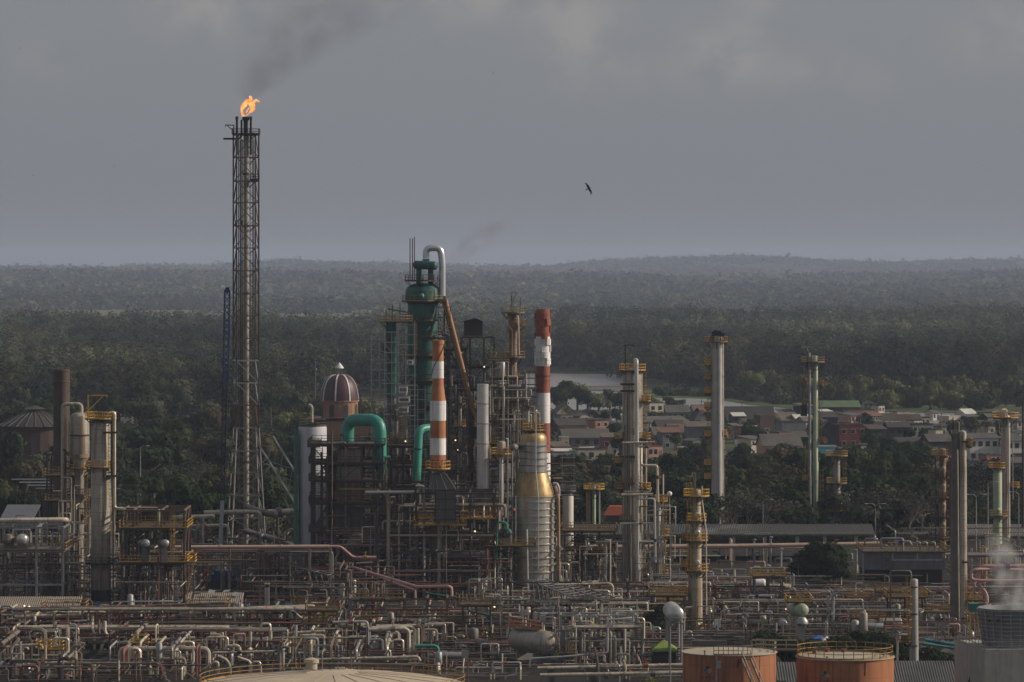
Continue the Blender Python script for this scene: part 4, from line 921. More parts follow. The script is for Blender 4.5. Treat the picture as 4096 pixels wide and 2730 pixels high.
# great stepped vessel with the golden cone
d = 790
root, x = vessel('stepped_vessel', 'huge silver banded vessel with a golden cone and golden dome, right of centre', 'vessel', 2133, d, [(1768, 108), (1890, 110)], silv, zb=Z(1890,d), dome=False)
pr = [(S(54,d), Z(1768,d)), (S(53,d), Z(1750,d)), (S(47,d), Z(1738,d)), (S(36,d), Z(1730,d)), (S(18,d), Z(1726,d)), (.02, Z(1725,d))]
MB().lathe(x, d, pr, 36).build('dome', gold, root)
MB().lathe(x, d, [(S(84,d), Z(1982,d)), (S(83,d), Z(1972,d)), (S(57,d), Z(1890,d))], 40).build('cone', gold, root)
MB().lathe(x, d, [(S(82,d), Z(2338,d)), (S(84,d), Z(1982,d))], 40).build('lower_shell', silv, root)
MB().lathe(x, d, [(S(80,d), 0), (S(80,d), Z(2340,d))], 32).build('skirt', dark, root)
ringm = mat('ring_cladding', (.55,.46,.30), (.42,.34,.22), .35, .6, .6)
for py in [1782, 1806, 1833, 1860, 1888]: MB().lathe(x, d, [(S(55,d), Z(py+3,d)), (S(59,d), Z(py+2.5,d)), (S(59,d), Z(py-1,d)), (S(55,d), Z(py-2,d))], 36).build('ring', lagd, root)
for py in [1984]+list(range(2005, 2300, 28)): MB().lathe(x, d, [(S(83,d), Z(py+4,d)), (S(87.5,d), Z(py+3,d)), (S(87.5,d), Z(py-1,d)), (S(83,d), Z(py-2,d))], 40).build('ring', ringm, root)
platform(root, x, d, Z(1722,d), S(8,d), S(44,d), 0, 360, yeld); ladder(root, X(2150,d), d-3.5, Z(1720,d), Z(1640,d), yel)
mb = MB()
for px in (2092, 2105, 2120, 2136, 2148): mb.bar(P(px, 1722, d-1), P(px, random.randint(1650, 1690), d-1), .14); mb.bar(P(px, 1690, d-1), P(px+14, 1690, d-1), .1)
mb.build('top_frame', yel, root, smooth=False)
part_pipe(root, [(2152, 1655, d-4), (2145, 1640), (2143, 1660), (2143, 1880), (2153, 1990, d-5), (2153, 2280, d-5)], 2.5, d-4.3, alu, 'vent_line')
part_pipe(root, [(2112, 2395, d-9), (2107, 2125, d-9), (2107, 2118, d-9)], 4.5, d-9, alu, 'front_riser')
for px, a, b, m_, r_ in ((2031, 1757, 2140, alu, 4), (2049, 1810, 2380, galv, 3), (2062, 1985, 2380, grey, 3)): ppx([(px-8 if px != 2062 else px, a), (px, a-1 if px != 2031 else a), (px, b)], r_, d-6, m_, 'straight silver upright pipe %s the great banded vessel' % {2031: 'farthest left of', 2049: 'just left of', 2062: 'touching the left side of'}[px])
ppx([(2222, 1950, d+2), (2233, 1990), (2236, 2370)], 7, d-2, mat('rusty_tan_pipe', (.34,.21,.125), (.22,.13,.08), .6, 0, .6), 'rusty tan upright pipe hugging the right side of the great banded vessel')
ppx([(2212, 1935), (2228, 1935), (2236, 1955), (2236, 1985)], 6, d-1, alu, 'short silver elbow beside the golden cone')
o_, x2 = vessel('pedestal_vessel', 'small cream vessel on a yellow-railed platform left of the golden dome', 'vessel', 2006, 785, [(1772, 34), (1812, 34)], colm, zb=Z(1818,785))
platform(o_, x2, 785, Z(1817,785), S(5,785), S(42,785), 0, 360, yel); 
MB().lathe(x2-.05, 785, [(S(10,785), Z(2068,785)), (S(8.5,785), Z(1830,785))], 14).build('leg_pipe', alu, o_); MB().lathe(x2-.05, 785, [(S(12,785), Z(2095,785)), (S(12,785), Z(2062,785))], 14).build('foot', grey, o_)
hvessel('reflux_drum', 'dark round drum end just left of the golden dome', 'vessel', P(2052, 1790, 784), P(2078, 1785, 794), S(13,785), lagd, saddles=False)
d = 778; rt = frame('vessel_platform', 'dark frame with a long yellow railing in front of the great banded vessel', 'steel structure', [X(1945,d), X(2030,d), X(2062,d)], [d, d+4], [Z(2282,d), Z(2186,d)], dark, .26, decks=(), brace='y')
rdeck(rt, X(1936,d), X(2142,d), d-2, d+4, Z(2182,d), yel)
r = hvessel('green_drum', 'dark green drum end with a lettered plate in front of the great banded vessel', 'vessel', P(2028, 2132, d), P(2018, 2128, d+7), S(20,d), green, zsup=Z(2182,d))
pl = MB().box(X(2014,d), X(2042,d), d-1.08, d-1.0, Z(2140,d), Z(2132,d)).build('plate', black, r, smooth=False)
text_on(r, 'lettering', 'D-271', .42, mat('ochre_lettering', (.55,.38,.13), (.45,.3,.1), .6, 0, 1), lambda u, v: (X(2028,d)+u, d-1.10, Z(2139,d)+v))
part_pipe(r, [(1987, 2240), (1987, 2095), (2005, 2088), (2025, 2092), (2029, 2114)], 4, d-1, greenb, 'green_loop')
# slim columns and stair right of the great vessel
root, x = vessel('cream_column', 'plain cream column with a scaffold cage on its head right of the golden cone', 'column', 2272, 835, [(1983, 44)], mat('cream_paint', (.55,.52,.45), (.45,.42,.36), .6, 0, .5, streak=(.3,.26,.2), streak_amt=.5), dome=True)
platform(root, x, 835, Z(1965,835), S(5,835), S(32,835), 0, 360, galv); scaffold('scaffold', 'pale scaffold cage over the plain cream column', 2250, 2296, 833, 3, 1832, 1960, galv, bay=2.4, step=1.6, boards=.3)
MB().box(X(2212,835), X(2250,835), 833, 836, Z(1915,835), Z(1912,835)).build('bridge', yeld, root, smooth=False)
root, x = vessel('green_rod_column', 'slim pale green column with a yellow head platform in front of the dark trees', 'column', 2376, 905, [(1945, 14)], greenp, n=16)
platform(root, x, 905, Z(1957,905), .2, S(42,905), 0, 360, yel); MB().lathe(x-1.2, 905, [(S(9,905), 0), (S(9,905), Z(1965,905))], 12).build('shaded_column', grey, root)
part_pipe(root, [(2376, 1942), (2398, 1944), (2398, 2110)], 3, 904, alu, 'side_pipe'); ladder(root, X(2352,905), 904, Z(2110,905), Z(1960,905), yeld)

# more steelwork filling the centre
frame('steel_structure', 'tall narrow dark frame between the tall green tower and the orange and white chimney', 'steel structure', [X(p,856) for p in (1700, 1742, 1790)], [857, 862], [Z(p,856) for p in (2080, 1990, 1900, 1815, 1735, 1655, 1580, 1500, 1420, 1340)], dark, .32, decks=(3, 4, 5, 6, 7, 8), rail_m=brown)
frame('steel_structure', 'dark railed frame behind the smooth silver cylinder', 'steel structure', [X(p,845) for p in (1880, 1925, 1968)], [846, 852], [Z(p,845) for p in (2080, 1980, 1890, 1800, 1715, 1640, 1560)], dark, .3, decks=(2, 3, 4, 5, 6), rail_m=brown)
frame('steel_structure', 'grey railed frame left of the green loop and banded vessel', 'steel structure', [X(p,792) for p in (1905, 1955, 2000, 2048)], [793, 799], [Z(p,792) for p in (2280, 2190, 2095, 2010, 1930, 1850)], grey, .26, decks=(2, 3, 4, 5), rail_m=yeld)
frame('steel_structure', 'dark frame under the narrow bright green pipe', 'steel structure', [X(p,806) for p in (1560, 1610, 1660, 1712)], [808, 815], [Z(p,806) for p in (2200, 2110, 2030, 1950, 1870, 1790)], dark, .3, decks=(1, 2, 3, 4, 5), rail_m=brown)
frame('steel_structure', 'yellow railed frame left of the broad stained column foot', 'steel structure', [X(p,806) for p in (2260, 2330, 2400, 2460)], [808, 815], [Z(p,806) for p in (2280, 2205, 2130)], brown, .26, decks=(1, 2), rail_m=yel)
for px, t_, w, m_, lb in ((1585,1640,16,grey,'slim grey column standing behind the green inverted U duct'),(1632,1820,24,lagd,'stout dull vessel behind the narrow bright green pipe'),(1715,1880,18,colm,'small stained vessel left of the orange chimney foot'),(1850,1870,22,lagd,'dull vessel right of the furnace hood'),(1985,1880,16,alu,'slim silver vessel left of the cream pedestal vessel'),(1975,1660,18,colr,'rusty column left of the tan process structure'),(1840,1590,14,lagd,'dull column left of the leaning conduit foot'),(2110,1600,18,colm,'stained column between tan process structure and red chimney'),(2310,2140,20,lagd,'short dull vessel right of the cream column'),(2440,2160,18,colm,'short stained vessel left of the broad stained column'),(2362,2190,24,galv,'short pale vessel below the slim pale green column')):
    d = 818 if px < 2200 else 812; r_, x_ = vessel('process_column', lb, 'column', px, d, [(t_, w)], m_, n=18)
    for k in range(3):
        py = t_+25+k*90
        if Z(py, d) > 3: platform(r_, x_, d, Z(py,d), S(w*.45,d), S(w*.5+16,d), 180, 360, [brown, yeld, dark][k % 3])
    ladder(r_, x_+S(w*.5+6,d), d-.6, 1, Z(t_,d), brown)
scaffold('scaffold', 'bright scaffold in front of the tall green tower, lower half', 1640, 1700, 826, 3, 1560, 1960, galv, boards=.4, bay=1.6)
scaffold('scaffold', 'dark scaffold right of the tall green tower', 1752, 1800, 836, 3, 1230, 1560, dark, boards=.4, bay=1.6)

scaffold('scaffold', 'scaffold wrapped close round the slim green column', 1538, 1594, 823, 3, 1330, 1700, galv, boards=.5, bay=1.5)
scaffold('scaffold', 'scaffold standing before the dark frame behind the silver cylinder', 1960, 2030, 838, 4, 1440, 1780, grey, boards=.4, bay=1.6)
scaffold('scaffold', 'scaffold left of the leaning conduit foot', 1800, 1870, 834, 3, 1480, 1900, grey, boards=.5, bay=1.7)
for px, py, w, h, lb in ((1612,1560,34,26,'top one of the pale panel boxes between the green columns'),(1616,1600,44,22,'middle one of the pale panel boxes between the green columns'),(1612,1640,40,24,'lowest pale panel box between the green columns'),(1640,1450,24,18,'small white box on the scaffold before the tall green tower')):
    d = 822; root = thing('panel_box', lb, 'panel box', P(px, py+h/2, d), 'pale panel boxes'); MB().box(X(px-w/2,d), X(px+w/2,d), d, d+1.6, Z(py+h/2,d), Z(py-h/2,d)).build('case', whw, root, smooth=False); MB().box(X(px-w/2,d)-.05, X(px+w/2,d)+.05, d-.06, d+1.66, Z(py-h/2,d)+.003, Z(py-h/2,d)+.1).build('lid', galv, root, smooth=False); MB().box(X(px-w/2+4,d), X(px+w/2-4,d), d-.05, d-.003, Z(py+h/4,d), Z(py-h/4,d)).build('louvre', grey, root, smooth=False)
# ---------------------------------------------------------------- right: twin column, tall chimney, slim columns
d = 800
root, x = vessel('twin_column', 'broad stained column with a bright silver pipe on its right and yellow head platform', 'column', 2530, d, [(1492, 80)], colm, n=32)
platform(root, x, d, Z(1482,d), S(10,d), S(54,d), 0, 360, yel)
davit(root, X(2500,d), d-1.5, Z(1482,d), S(103,d), S(36,d), black, 1, brace=False)
part_pipe(root, [(2541, 1500, d-1), (2541, 1440, d-1), (2546, 1440, d-3.2), (2546, 1500, d-3.2), (2550, 2345, d-3.2)], 8, d-3.2, alu, 'overhead_pipe')
for px, r_, t_ in ((2510, 3.2, 1560), (2522, 2.5, 1520), (2500, 2.5, 1700)): MB().tube([P(px, t_, d-2.4), P(px, 2330, d-2.4)], S(r_,d), 8).build('riser', lagd, root)
MB().tube([P(2584, 1780, d-1), P(2584, 2120, d-1)], S(4.5,d), 8).build('riser', lag, root)
for py, cx_, r_ in ((1605, 2585, 18), (1755, 2580, 22), (1955, 2580, 22)): platform(root, X(cx_,d), d-1, Z(py,d), .3, S(r_,d), 0, 360, yel)
for py, cx_, r_ in ((1755, 2475, 18), (1850, 2475, 16), (1955, 2476, 18)): platform(root, X(cx_,d), d-1, Z(py,d), .3, S(r_,d), 0, 360, yeld)
for py in (1930, 2080): platform(root, x, d, Z(py,d), S(38,d), S(54,d), 190, 310, yeld)
for py in (1538, 1565, 1828): MB().bar(P(2482, py, d-2), P(2556, py, d-3), .35).build('pipe_bracket', black, root, smooth=False)
ladder(root, X(2576,d), d-1, Z(1755,d), Z(1500,d), yel)
T = 'beside the broad stained column with the silver pipe'
ppx([(2565, 1790, d-2), (2565, 1862), (2628, 1862), (2632, 2010)], 5, d-3, lag, 'stepped beige pipe dropping right '+T)
ppx([(2553, 1775), (2553, 1788), (2600, 1788)], 4, d-4, lag, 'short bent pipe halfway up '+T)
ppx([(2490, 1772), (2620, 1770)], 4, d-4, lag, 'short level pipe crossing in front of the broad stained column, upper')
ppx([(2484, 1980), (2612, 1978)], 5, d-4, lag, 'thick level pipe crossing in front of the broad stained column, middle')
ppx([(2498, 1968), (2600, 1968), (2603, 1950)], 4, d-3.5, lag, 'level pipe with an upturned end crossing the broad stained column')
ppx([(2554, 1985), (2554, 1996), (2618, 1996), (2622, 2250)], 4.5, d-4, alu, 'silver pipe falling straight down right of the broad stained column')
ppx([(2480, 2095), (2612, 2094)], 3.5, d-4, alu, 'level silver pipe crossing the broad stained column, lower')
root, x = vessel('slim_column', 'slim grey column with a yellow landing touching the broad stained column', 'column', 2632, d+2, [(2010, 22)], colg, n=18)
platform(root, x+.6, d+2, Z(2008,d), .3, S(26,d), 0, 360, yel); platform(root, x, d+2, Z(2213,d), .3, S(26,d), 0, 360, yel); platform(root, X(2660,d), d, Z(2305,d), .2, S(14,d), 0, 360, yel); ladder(root, X(2658,d), d-.5, Z(2305,d), Z(2010,d), yel)
platform(root, X(2664,d), d, Z(2142,d), .2, S(12,d), 0, 360, yel)
# column with many round platforms
d = 706
root, x = vessel('platform_column', 'stained brown column with five round yellow platforms in front of the long shed', 'column', 2786, d, [(1965, 34), (2125, 38), (2280, 40), (2290, 46), (2470, 48), (2525, 52)], mat('stained_tan_shell', (.40,.335,.24), (.28,.22,.15), .6, .1, .6, streak=(.18,.11,.06), streak_amt=.75, spot=(.17,.09,.045), spot_th=.64, ring=(2.2, (.16,.12,.08), .04)))
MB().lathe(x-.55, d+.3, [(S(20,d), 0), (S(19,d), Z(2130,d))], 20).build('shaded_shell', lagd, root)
for py, r_ in ((1985, 52), (2083, 40), (2162, 46), (2283, 48), (2526, 38)): platform(root, x, d, Z(py,d), S(14,d), S(r_,d), 0, 360, yel)
for py in (2060, 2130, 2250, 2500):
    MB().ball((x+S(2,d), d-S(24,d), Z(py,d)), S(11,d), .3, S(12,d)).build('manhole', lag if py != 2130 else alu, root)
davit(root, X(2781,d), d-.6, Z(1985,d), S(95,d), S(14,d), tan, -1); part_pipe(root, [(2757, 1985), (2757, 2000)], 3, d, lag)
for a, b in ((2083, 1985), (2162, 2083), (2283, 2162)): ladder(root, X(2756,d), d-.6, Z(b,d), Z(a,d), yel)
part_pipe(root, [(2808, 1945), (2809, 2010), (2824, 2120), (2826, 2460)], 2.8, d-1.2, lag, 'side_pipe')
platform(root, X(2738,d), d, Z(2268,d), .2, S(16,d), 0, 360, yeld); platform(root, X(2740,d), d, Z(2160,d), .2, S(14,d), 0, 360, yeld)
# tall pale chimney-like column with the black bird-like mesh at its head
d = 955
root, x = vessel('tall_pale_column', 'tall pale metal column with small yellow rest cages on its left, behind the long shed', 'column', 2868, d, [(1345, 46)], mat('pale_aluminium', (.47,.455,.44), (.37,.355,.34), .42, .35, .5, streak=(.27,.25,.23), streak_amt=.5), n=28, dome=False)
platform(root, x-.2, d, Z(1368,d), S(18,d), S(48,d), 0, 360, yeld)
mb = MB()
for i in range(9): mb.bar(P(2840+7*i, 1365, d-1), P(2846+6*i, 1330+random.randint(0, 14), d-1), .25)
mb.bar(P(2848, 1330, d-1), P(2895, 1345, d-1), .7); mb.bar(P(2855, 1325, d), P(2885, 1330, d), .5); mb.build('head_gear', black, root, smooth=False)
part_pipe(root, [(2884, 1352), (2892, 1356), (2894, 2095)], 2.8, d-1.5, lag, 'side_pipe')
MB().tube([P(2876, 1350, d-1.4), P(2876, 2095, d-1.4)], S(3.5,d), 8).build('side_pipe', alu, root)
for py in (1460, 1517, 1572, 1630, 1745, 1860, 1915): platform(root, X(2831,d), d, Z(py,d), .2, S(14,d), 0, 360, yel)
ladder(root, X(2836,d), d, Z(1915,d), Z(1400,d), yeld); platform(root, X(2898,d), d, Z(1740,d), .2, S(10,d), 0, 360, yel); platform(root, X(2900,d), d, Z(2092,d), .2, S(12,d), 0, 360, yel)
d = 965
root, x = vessel('pale_green_column', 'tall slim pale green patched column with a twin grey pipe, right half', 'column', 3262, d, [(1455, 19), (1845, 20), (1850, 24), (1908, 22), (2090, 18)], greenp, n=18)
platform(root, x-.6, d, Z(1449,d), .3, S(48,d), 0, 360, yeld)
MB().lathe(X(3258,d), d-.5, [(S(12,d), Z(1449,d)), (S(12,d), Z(1424,d))], 12).build('head_valve', alu, root)
part_pipe(root, [(3236, 1412), (3238, 1490), (3241, 2090)], 6, d-.5, colg, 'twin_pipe'); MB().tube([P(3232, 1405, d), P(3230, 1480, d)], .3, 6).build('vent', dark, root)
MB().bar(P(3205, 1390, d), P(3240, 1388, d), .25).build('davit_arm', lag, root, smooth=False); MB().bar(P(3228, 1388, d), P(3234, 1420, d), .25).build('davit_post', lag, root, smooth=False)
for px, py in ((3215, 1543), (3285, 1543), (3218, 1620), (3220, 1922), (3225, 1988), (3225, 2065), (3292, 2065), (3292, 1770)): platform(root, X(px,d), d, Z(py,d), .2, S(11,d), 0, 360, yeld)
for px, a, b in ((3282, 1770, 1600), (3286, 2060, 1895), (3226, 1920, 1780), (3222, 1620, 1460)): ladder(root, X(px,d), d-.3, Z(a,d), Z(b,d), yeld)
MB().box(X(3203,d), X(3228,d), d-1, d+1, Z(1665,d), Z(1622,d)).build('side_cabin', black, root, smooth=False)
d = 960
root, x = vessel('banded_column', 'short rosy brown column with three round platforms, right of the pale green column', 'column', 3347, d, [(1832, 26), (1958, 28), (1962, 30)], mat('rosy_column', (.26,.22,.20), (.19,.155,.14), .55, .1, .6, streak=(.13,.10,.09), streak_amt=.6), n=20)
for py, r_ in ((1824, 45), (1933, 42), (2043, 46)): platform(root, x, d, Z(py,d), S(10,d), S(r_,d), 0, 360, yeld)
ladder(root, X(3377,d), d-.8, Z(1933,d), Z(1830,d), yeld); MB().ball((x+.8, d-.8, Z(2018,d)), S(8,d), .3, S(9,d)).build('manhole', colr, root)
# right edge group
d = 880
root, x = vessel('rusty_lattice_column', 'heavily rusted column inside a brown lattice of platforms near the right edge', 'column', 3770, d, [(1800, 28)], colr, n=18)
for py, r_ in ((1822, 34), (1910, 38), (1990, 36), (2065, 38), (2150, 40)): platform(root, x-.6, d, Z(py,d), S(12,d), S(r_,d), 0, 360, brown if py > 1822 else yeld)
for px in (3726, 3742, 3800): MB().bar(P(px, 2180, d), P(px, 1830, d), .25).build('post', brown, root, smooth=False)
for px in (3790, 3800): ladder(root, X(px,d), d-1.4, Z(2150,d), Z(1770,d), mat('rust_ladder', (.20,.10,.05), (.12,.06,.035), .7, 0, 1))
for py in (1876, 1945, 2020, 2100): MB().ball((x+.1, d-S(13,d), Z(py,d)), S(9,d), .3, S(10,d)).build('manhole', tan, root)
d = 695
root = thing('twin_tall_columns', 'pair of tall joined columns, dark one left and beige one right, near the right edge', 'column', (X(3840,d), d, 0))
MB().lathe(X(3822,d), d+.3, [(S(21,d), 0), (S(16,d), Z(1735,d))], 24).build('dark_shell', mat('brown_grey_column', (.15,.13,.11), (.10,.085,.07), .6, .1, .5), root)
MB().lathe(X(3852,d), d, [(S(18,d), .01), (S(14,d), Z(1740,d)), (S(12,d), Z(1728,d)), (S(4,d), Z(1722,d))], 24).build('beige_shell', colm, root)
MB().tube([P(3830, 1800, d-1.3), P(3836, 2500, d-1.3)], S(3.2,d), 8).build('side_pipe', lag, root); MB().tube([P(3822, 1760, d), P(3822, 1690, d), P(3834, 1690, d), P(3834, 1760, d)], S(4.5,d), 10).build('top_loop', lagd, root)
for px, py in ((3812, 1690), (3808, 1760), (3836, 1700)): MB().bar(P(px, 1770, d), P(px, py-20, d), .15).build('vent_rod', dark, root, smooth=False)
for py in (1768, 2250, 2475): MB().bar(P(3848, py, d-1), P(3872, py, d-1), .3).build('lug', dark, root, smooth=False)
platform(root, X(3878,d), d, Z(1783,d), .2, S(12,d), 0, 360, yeld); rdeck(root, X(3803,d), X(3852,d), d-2, d-.8, Z(2565,d), dark)
ladder(root, X(3873,d), d-.5, Z(2540,d), Z(2320,d), yel); rdeck(root, X(3870,d), X(3925,d), d-1, d+1, Z(2478,d), yel); rdeck(root, X(3870,d), X(3930,d), d-1, d+1, Z(2400,d), yel)
d = 935
root, x = vessel('beige_column', 'beige column with pink side pipe and yellow head platform at the right edge', 'column', 4022, d, [(1668, 38)], colm, n=22)
platform(root, x, d, Z(1671,d), S(8,d), S(54,d), 0, 360, yel); platform(root, X(4062,d), d, Z(1950,d), .2, S(16,d), 0, 360, yel)
part_pipe(root, [(3997, 1655), (3998, 1735), (4018, 1758), (4020, 2140)], 3, d-2, pink, 'pink_pipe'); part_pipe(root, [(4024, 1640), (4034, 1690), (4036, 2140)], 3, d-2, alu, 'silver_pipe'); part_pipe(root, [(4050, 1680), (4052, 2000)], 2, d-1, galv, 'thin_pipe')
for px in (4000, 4026): MB().bar(P(px, 1672, d-1), P(px, 1620, d-1), .2).build('mast', yel, root, smooth=False)
MB().lathe(X(4014,d), d-1, [(S(12,d), Z(1668,d)), (S(13,d), Z(1640,d)), (S(5,d), Z(1634,d))], 12).build('head_valve', lag, root)
d = 925
root, x = vessel('mint_column', 'pale mint green column with a yellow landing below its neighbour at the right edge', 'column', 3990, d, [(1880, 36)], greenp, n=22)
platform(root, X(3988,d), d, Z(1872,d), S(5,d), S(34,d), 0, 360, yel); platform(root, X(3996,d), d, Z(2064,d), S(10,d), S(38,d), 0, 360, yeld); MB().ball((x, d-1.1, Z(2040,d)), S(8,d), .3, S(9,d)).build('manhole', greenp, root)
o = MB().lathe(X(4092,940), 940, [(S(5,940), 0), (S(4,940), Z(1610,940))], 10).build('dark_mast', black); tag(o, 'thin black mast at the very right edge', 'mast')
d = 612
root, x = vessel('ladder_column', 'short grey column with a yellow caged ladder beside the right orange tank', 'column', 3656, d, [(2322, 32), (2400, 33), (2640, 37)], colg, n=24)
ladder(root, X(3634,d), d-.6, Z(2570,d), Z(2330,d), yel); platform(root, X(3628,d), d, Z(2568,d), .2, S(22,d), 0, 360, yeld)
for py in (2350, 2458, 2585): MB().bar(P(3640, py, d-.8), P(3670, py, d-.8), .18).build('lug', dark, root, smooth=False)
ppx([(3562, 2420), (3562, 2285), (3642, 2285), (3645, 2310)], 4, d, lagd, 'brownish inverted U pipe over the short grey column')
ppx([(3630, 2540), (3590, 2540), (3588, 2700)], 4.5, d-1, lag, 'pale elbow pipe coming down left of the short grey column')

# ---------------------------------------------------------------- long shed, right-hand buildings, tanks, cooling tower
d = 868
grr = mat('slate_corrugated', (.06,.058,.057), (.04,.038,.037), .8, 0, .12, spot=(.15,.145,.14), spot_th=.58, streak=(.07,.065,.06), streak_amt=.4)
root = shed_roof('long_shed', 'very long open shed with a patchy dark grey roof on concrete pillars', X(2300,d), X(3500,d), d, d+8, Z(2140,d), Z(2098,d+8), grr, posts=False, ridge=True)
for px in (2400, 2545, 2687, 2800, 2935, 3060, 3190, 3300, 3425): MB().box(X(px-7,d), X(px+7,d), d+.3, d+1.1, 0, Z(2142,d)-.1).build('pillar', conc, root, smooth=False)
MB().box(X(2310,d), X(3490,d), d-.25, d-.05, Z(2134,d), Z(2130,d)).build('gutter', greenp, root, smooth=False)
MB().box(X(2310,d), X(3490,d), d+1.2, d+1.5, Z(2180,d), Z(2160,d)).build('beam', dark, root, smooth=False)
MB().box(X(2300,d), X(3200,d), d+10, d+10.3, 0, Z(2225,d+10)).build('back_wall', mat('shed_wall', (.05,.05,.052), (.035,.035,.036), .9, 0, 1), root, smooth=False)
d = 832; o = MB().box(X(2650,d), X(3300,d), d, d+.4, 0, Z(2300,d)).build('low_wall', mat('cream_wall', (.40,.365,.29), (.32,.29,.22), .85, 0, .3, streak=(.2,.175,.13), streak_amt=.5), smooth=False); tag(o, 'low cream concrete wall in front of the long shed', 'wall')
d = 835; ppx([(2200, 2192), (2900, 2186), (3528, 2176)], 9, d, pinkb, 'very long thick pale pink pipe in front of the long shed roof')
for px, h in ((3225, 2190), (3425, 2190)):
    o = MB().lathe(X(px,d-3), d-3, [(S(8,d), 0), (S(7,d), Z(2215,d)), (S(11,d), Z(2195,d))], 12).build('pipe_pillar', conc); tag(o, 'round concrete pillar under the pale pink pipe, %s the round bushy tree' % ('left of' if px < 3300 else 'right of'), 'pillar')
for px, t_, b_, lab in ((3016, 2158, 2310, 'left of the'), (3082, 2148, 2290, 'in the middle of the'), (3124, 2195, 2270, 'right in the')):
    ppx([(px+8, t_+4), (px, t_), (px, b_)], 4.5, 840, galv, 'pale grey hooked vent pipe standing %s three before the shed' % lab)
ppx([(3068, 2268), (3068, 2330), (3066, 2352)], 6, 800, galv, 'thick grey vent pipe right of the white horizontal drum'); ppx([(3082, 2268), (3068, 2262), (3066, 2275)], 6, 800, galv, 'hooked top of the thick grey vent pipe')
r = hvessel('white_drum', 'short white horizontal drum on a yellow stand before the shed', 'vessel', P(3012, 2335, 762), P(3056, 2333, 762), S(17,762), whw, zsup=Z(2356,762)); rdeck(r, X(3008,762), X(3095,762), 760, 764, Z(2357,762), yel, rail=False)
# right-hand grey clad building with yellow railings and pipes
d = 800; root = thing('compressor_house', 'dark grey clad building with yellow railed roof right of the round bushy tree', 'building', (X(3630,d), d+8, 0))
clad = mat('dark_cladding_sheet', (.16,.16,.165), (.12,.118,.12), .6, .1, .4, streak=(.08,.077,.075), streak_amt=.5)
MB().box(X(3455,d), X(3780,d), d, d+14, 3.2, Z(2212,d)).build('wall', clad, root, smooth=False); MB().box(X(3462,d), X(3770,d), d+.4, d+13, 0, 3.2).build('base', black, root, smooth=False)
rdeck(root, X(3450,d), X(3790,d), d-.6, d+14.5, Z(2208,d), yeld); mb = MB()
for px in (3566, 3665, 3768): mb.box(X(px-3,d), X(px+3,d), d-2.4, d-2.2, Z(2240,d), Z(2212,d))
mb.box(X(3560,d), X(3772,d), d-2.4, d-2.2, Z(2240,d), Z(2235,d)); mb.build('front_frame', galv, root, smooth=False)
MB().box(X(3456,d)-.3, X(3456,d)-.05, d-.3, d, 0, Z(2205,d)).build('corner_post', galv, root, smooth=False)
ladder(root, X(3545,d), d-.4, 3.5, Z(2215,d), yeld)
rdeck(root, X(3575,d), X(3815,d), d-6, d-2, Z(2368,d), yel); 
for px in (3590, 3660, 3730, 3800): MB().box(X(px,d)-.15, X(px,d)+.15, d-4.2, d-3.9, 0, Z(2370,d)-.2).build('post', dark, root, smooth=False)
ppx([(3524, 2196), (3522, 2155), (3612, 2155), (3612, 2206)], 4.5, d+2, galv, 'larger pale inverted U pipe on the grey clad building'); ppx([(3585, 2210), (3586, 2166), (3640, 2166), (3645, 2180)], 4, d+1, galv, 'smaller pale inverted U pipe on the grey clad building')
for px in (3680, 3708, 3740): ppx([(px-14, 2170), (px, 2170), (px+2, 2206)], 3.5, d+4, galv, 'short hooked pale pipe in the row of three on the grey clad building', 'row of hooked pipes')
r_ = shed_roof('low_shed', 'low brown roof behind the pipes of the grey clad building', X(3565,930), X(3800,930), 930, 936, Z(2138,930), Z(2112,936), mat('brown_roof', (.12,.105,.09), (.09,.078,.068), .8, 0, .3), wall=conc)
shed_roof('low_shed', 'long grey-brown roof with a dark opening behind the twin tall columns', X(3865,935), X(4200,935), 935, 942, Z(2145,935), Z(2098,942), mat('greybrown_roof', (.15,.135,.12), (.11,.10,.09), .8, 0, .3), wall=conc)
# pink pipes, silver dome, teal box
d = 690
ppx([(4160, 2266), (3930, 2266), (3915, 2285), (3915, 2345), (3945, 2375), (3948, 2410)], 8, d, pink, 'thick pink pipe curving down at the right edge, upper run'); ppx([(4160, 2322), (3925, 2324), (3885, 2318), (3886, 2285), (3905, 2278), (4160, 2278, d+3)], 6, d-1, pink, 'pink pipe looping back on itself at the right edge, lower run'); ppx([(3898, 2330), (3898, 2370), (3912, 2376)], 4.5, d+1, pink, 'short pink drop pipe left of the thick pink pipe')
root, x = vessel('silver_dome_vessel', 'silver domed vessel top under the curved pink pipe', 'vessel', 3953, 645, [(2433, 60)], alu)
o = MB().box(X(3880,660), X(3916,660), 660, 663, Z(2448,660), Z(2416,660)).build('cabinet', mat('teal_paint', (.03,.16,.12), (.025,.12,.09), .6, 0, 1), thing('teal_cabinet', 'teal green cabinet on a yellow frame beside the twin tall columns', 'cabinet', (X(3898,660), 661, 0)), smooth=False)
for px in (3882, 3914): MB().box(X(px,660)-.1, X(px,660)+.1, 660.1, 660.3, 0, Z(2448,660)).build('leg', yel, o.parent, smooth=False)
ppx([(3872, 2222), (4200, 2222)], 8, 760, mat('mauve_pipe', (.25,.23,.27), (.2,.18,.21), .5, .1, 1), 'thick mauve grey pipe behind the twin tall columns')
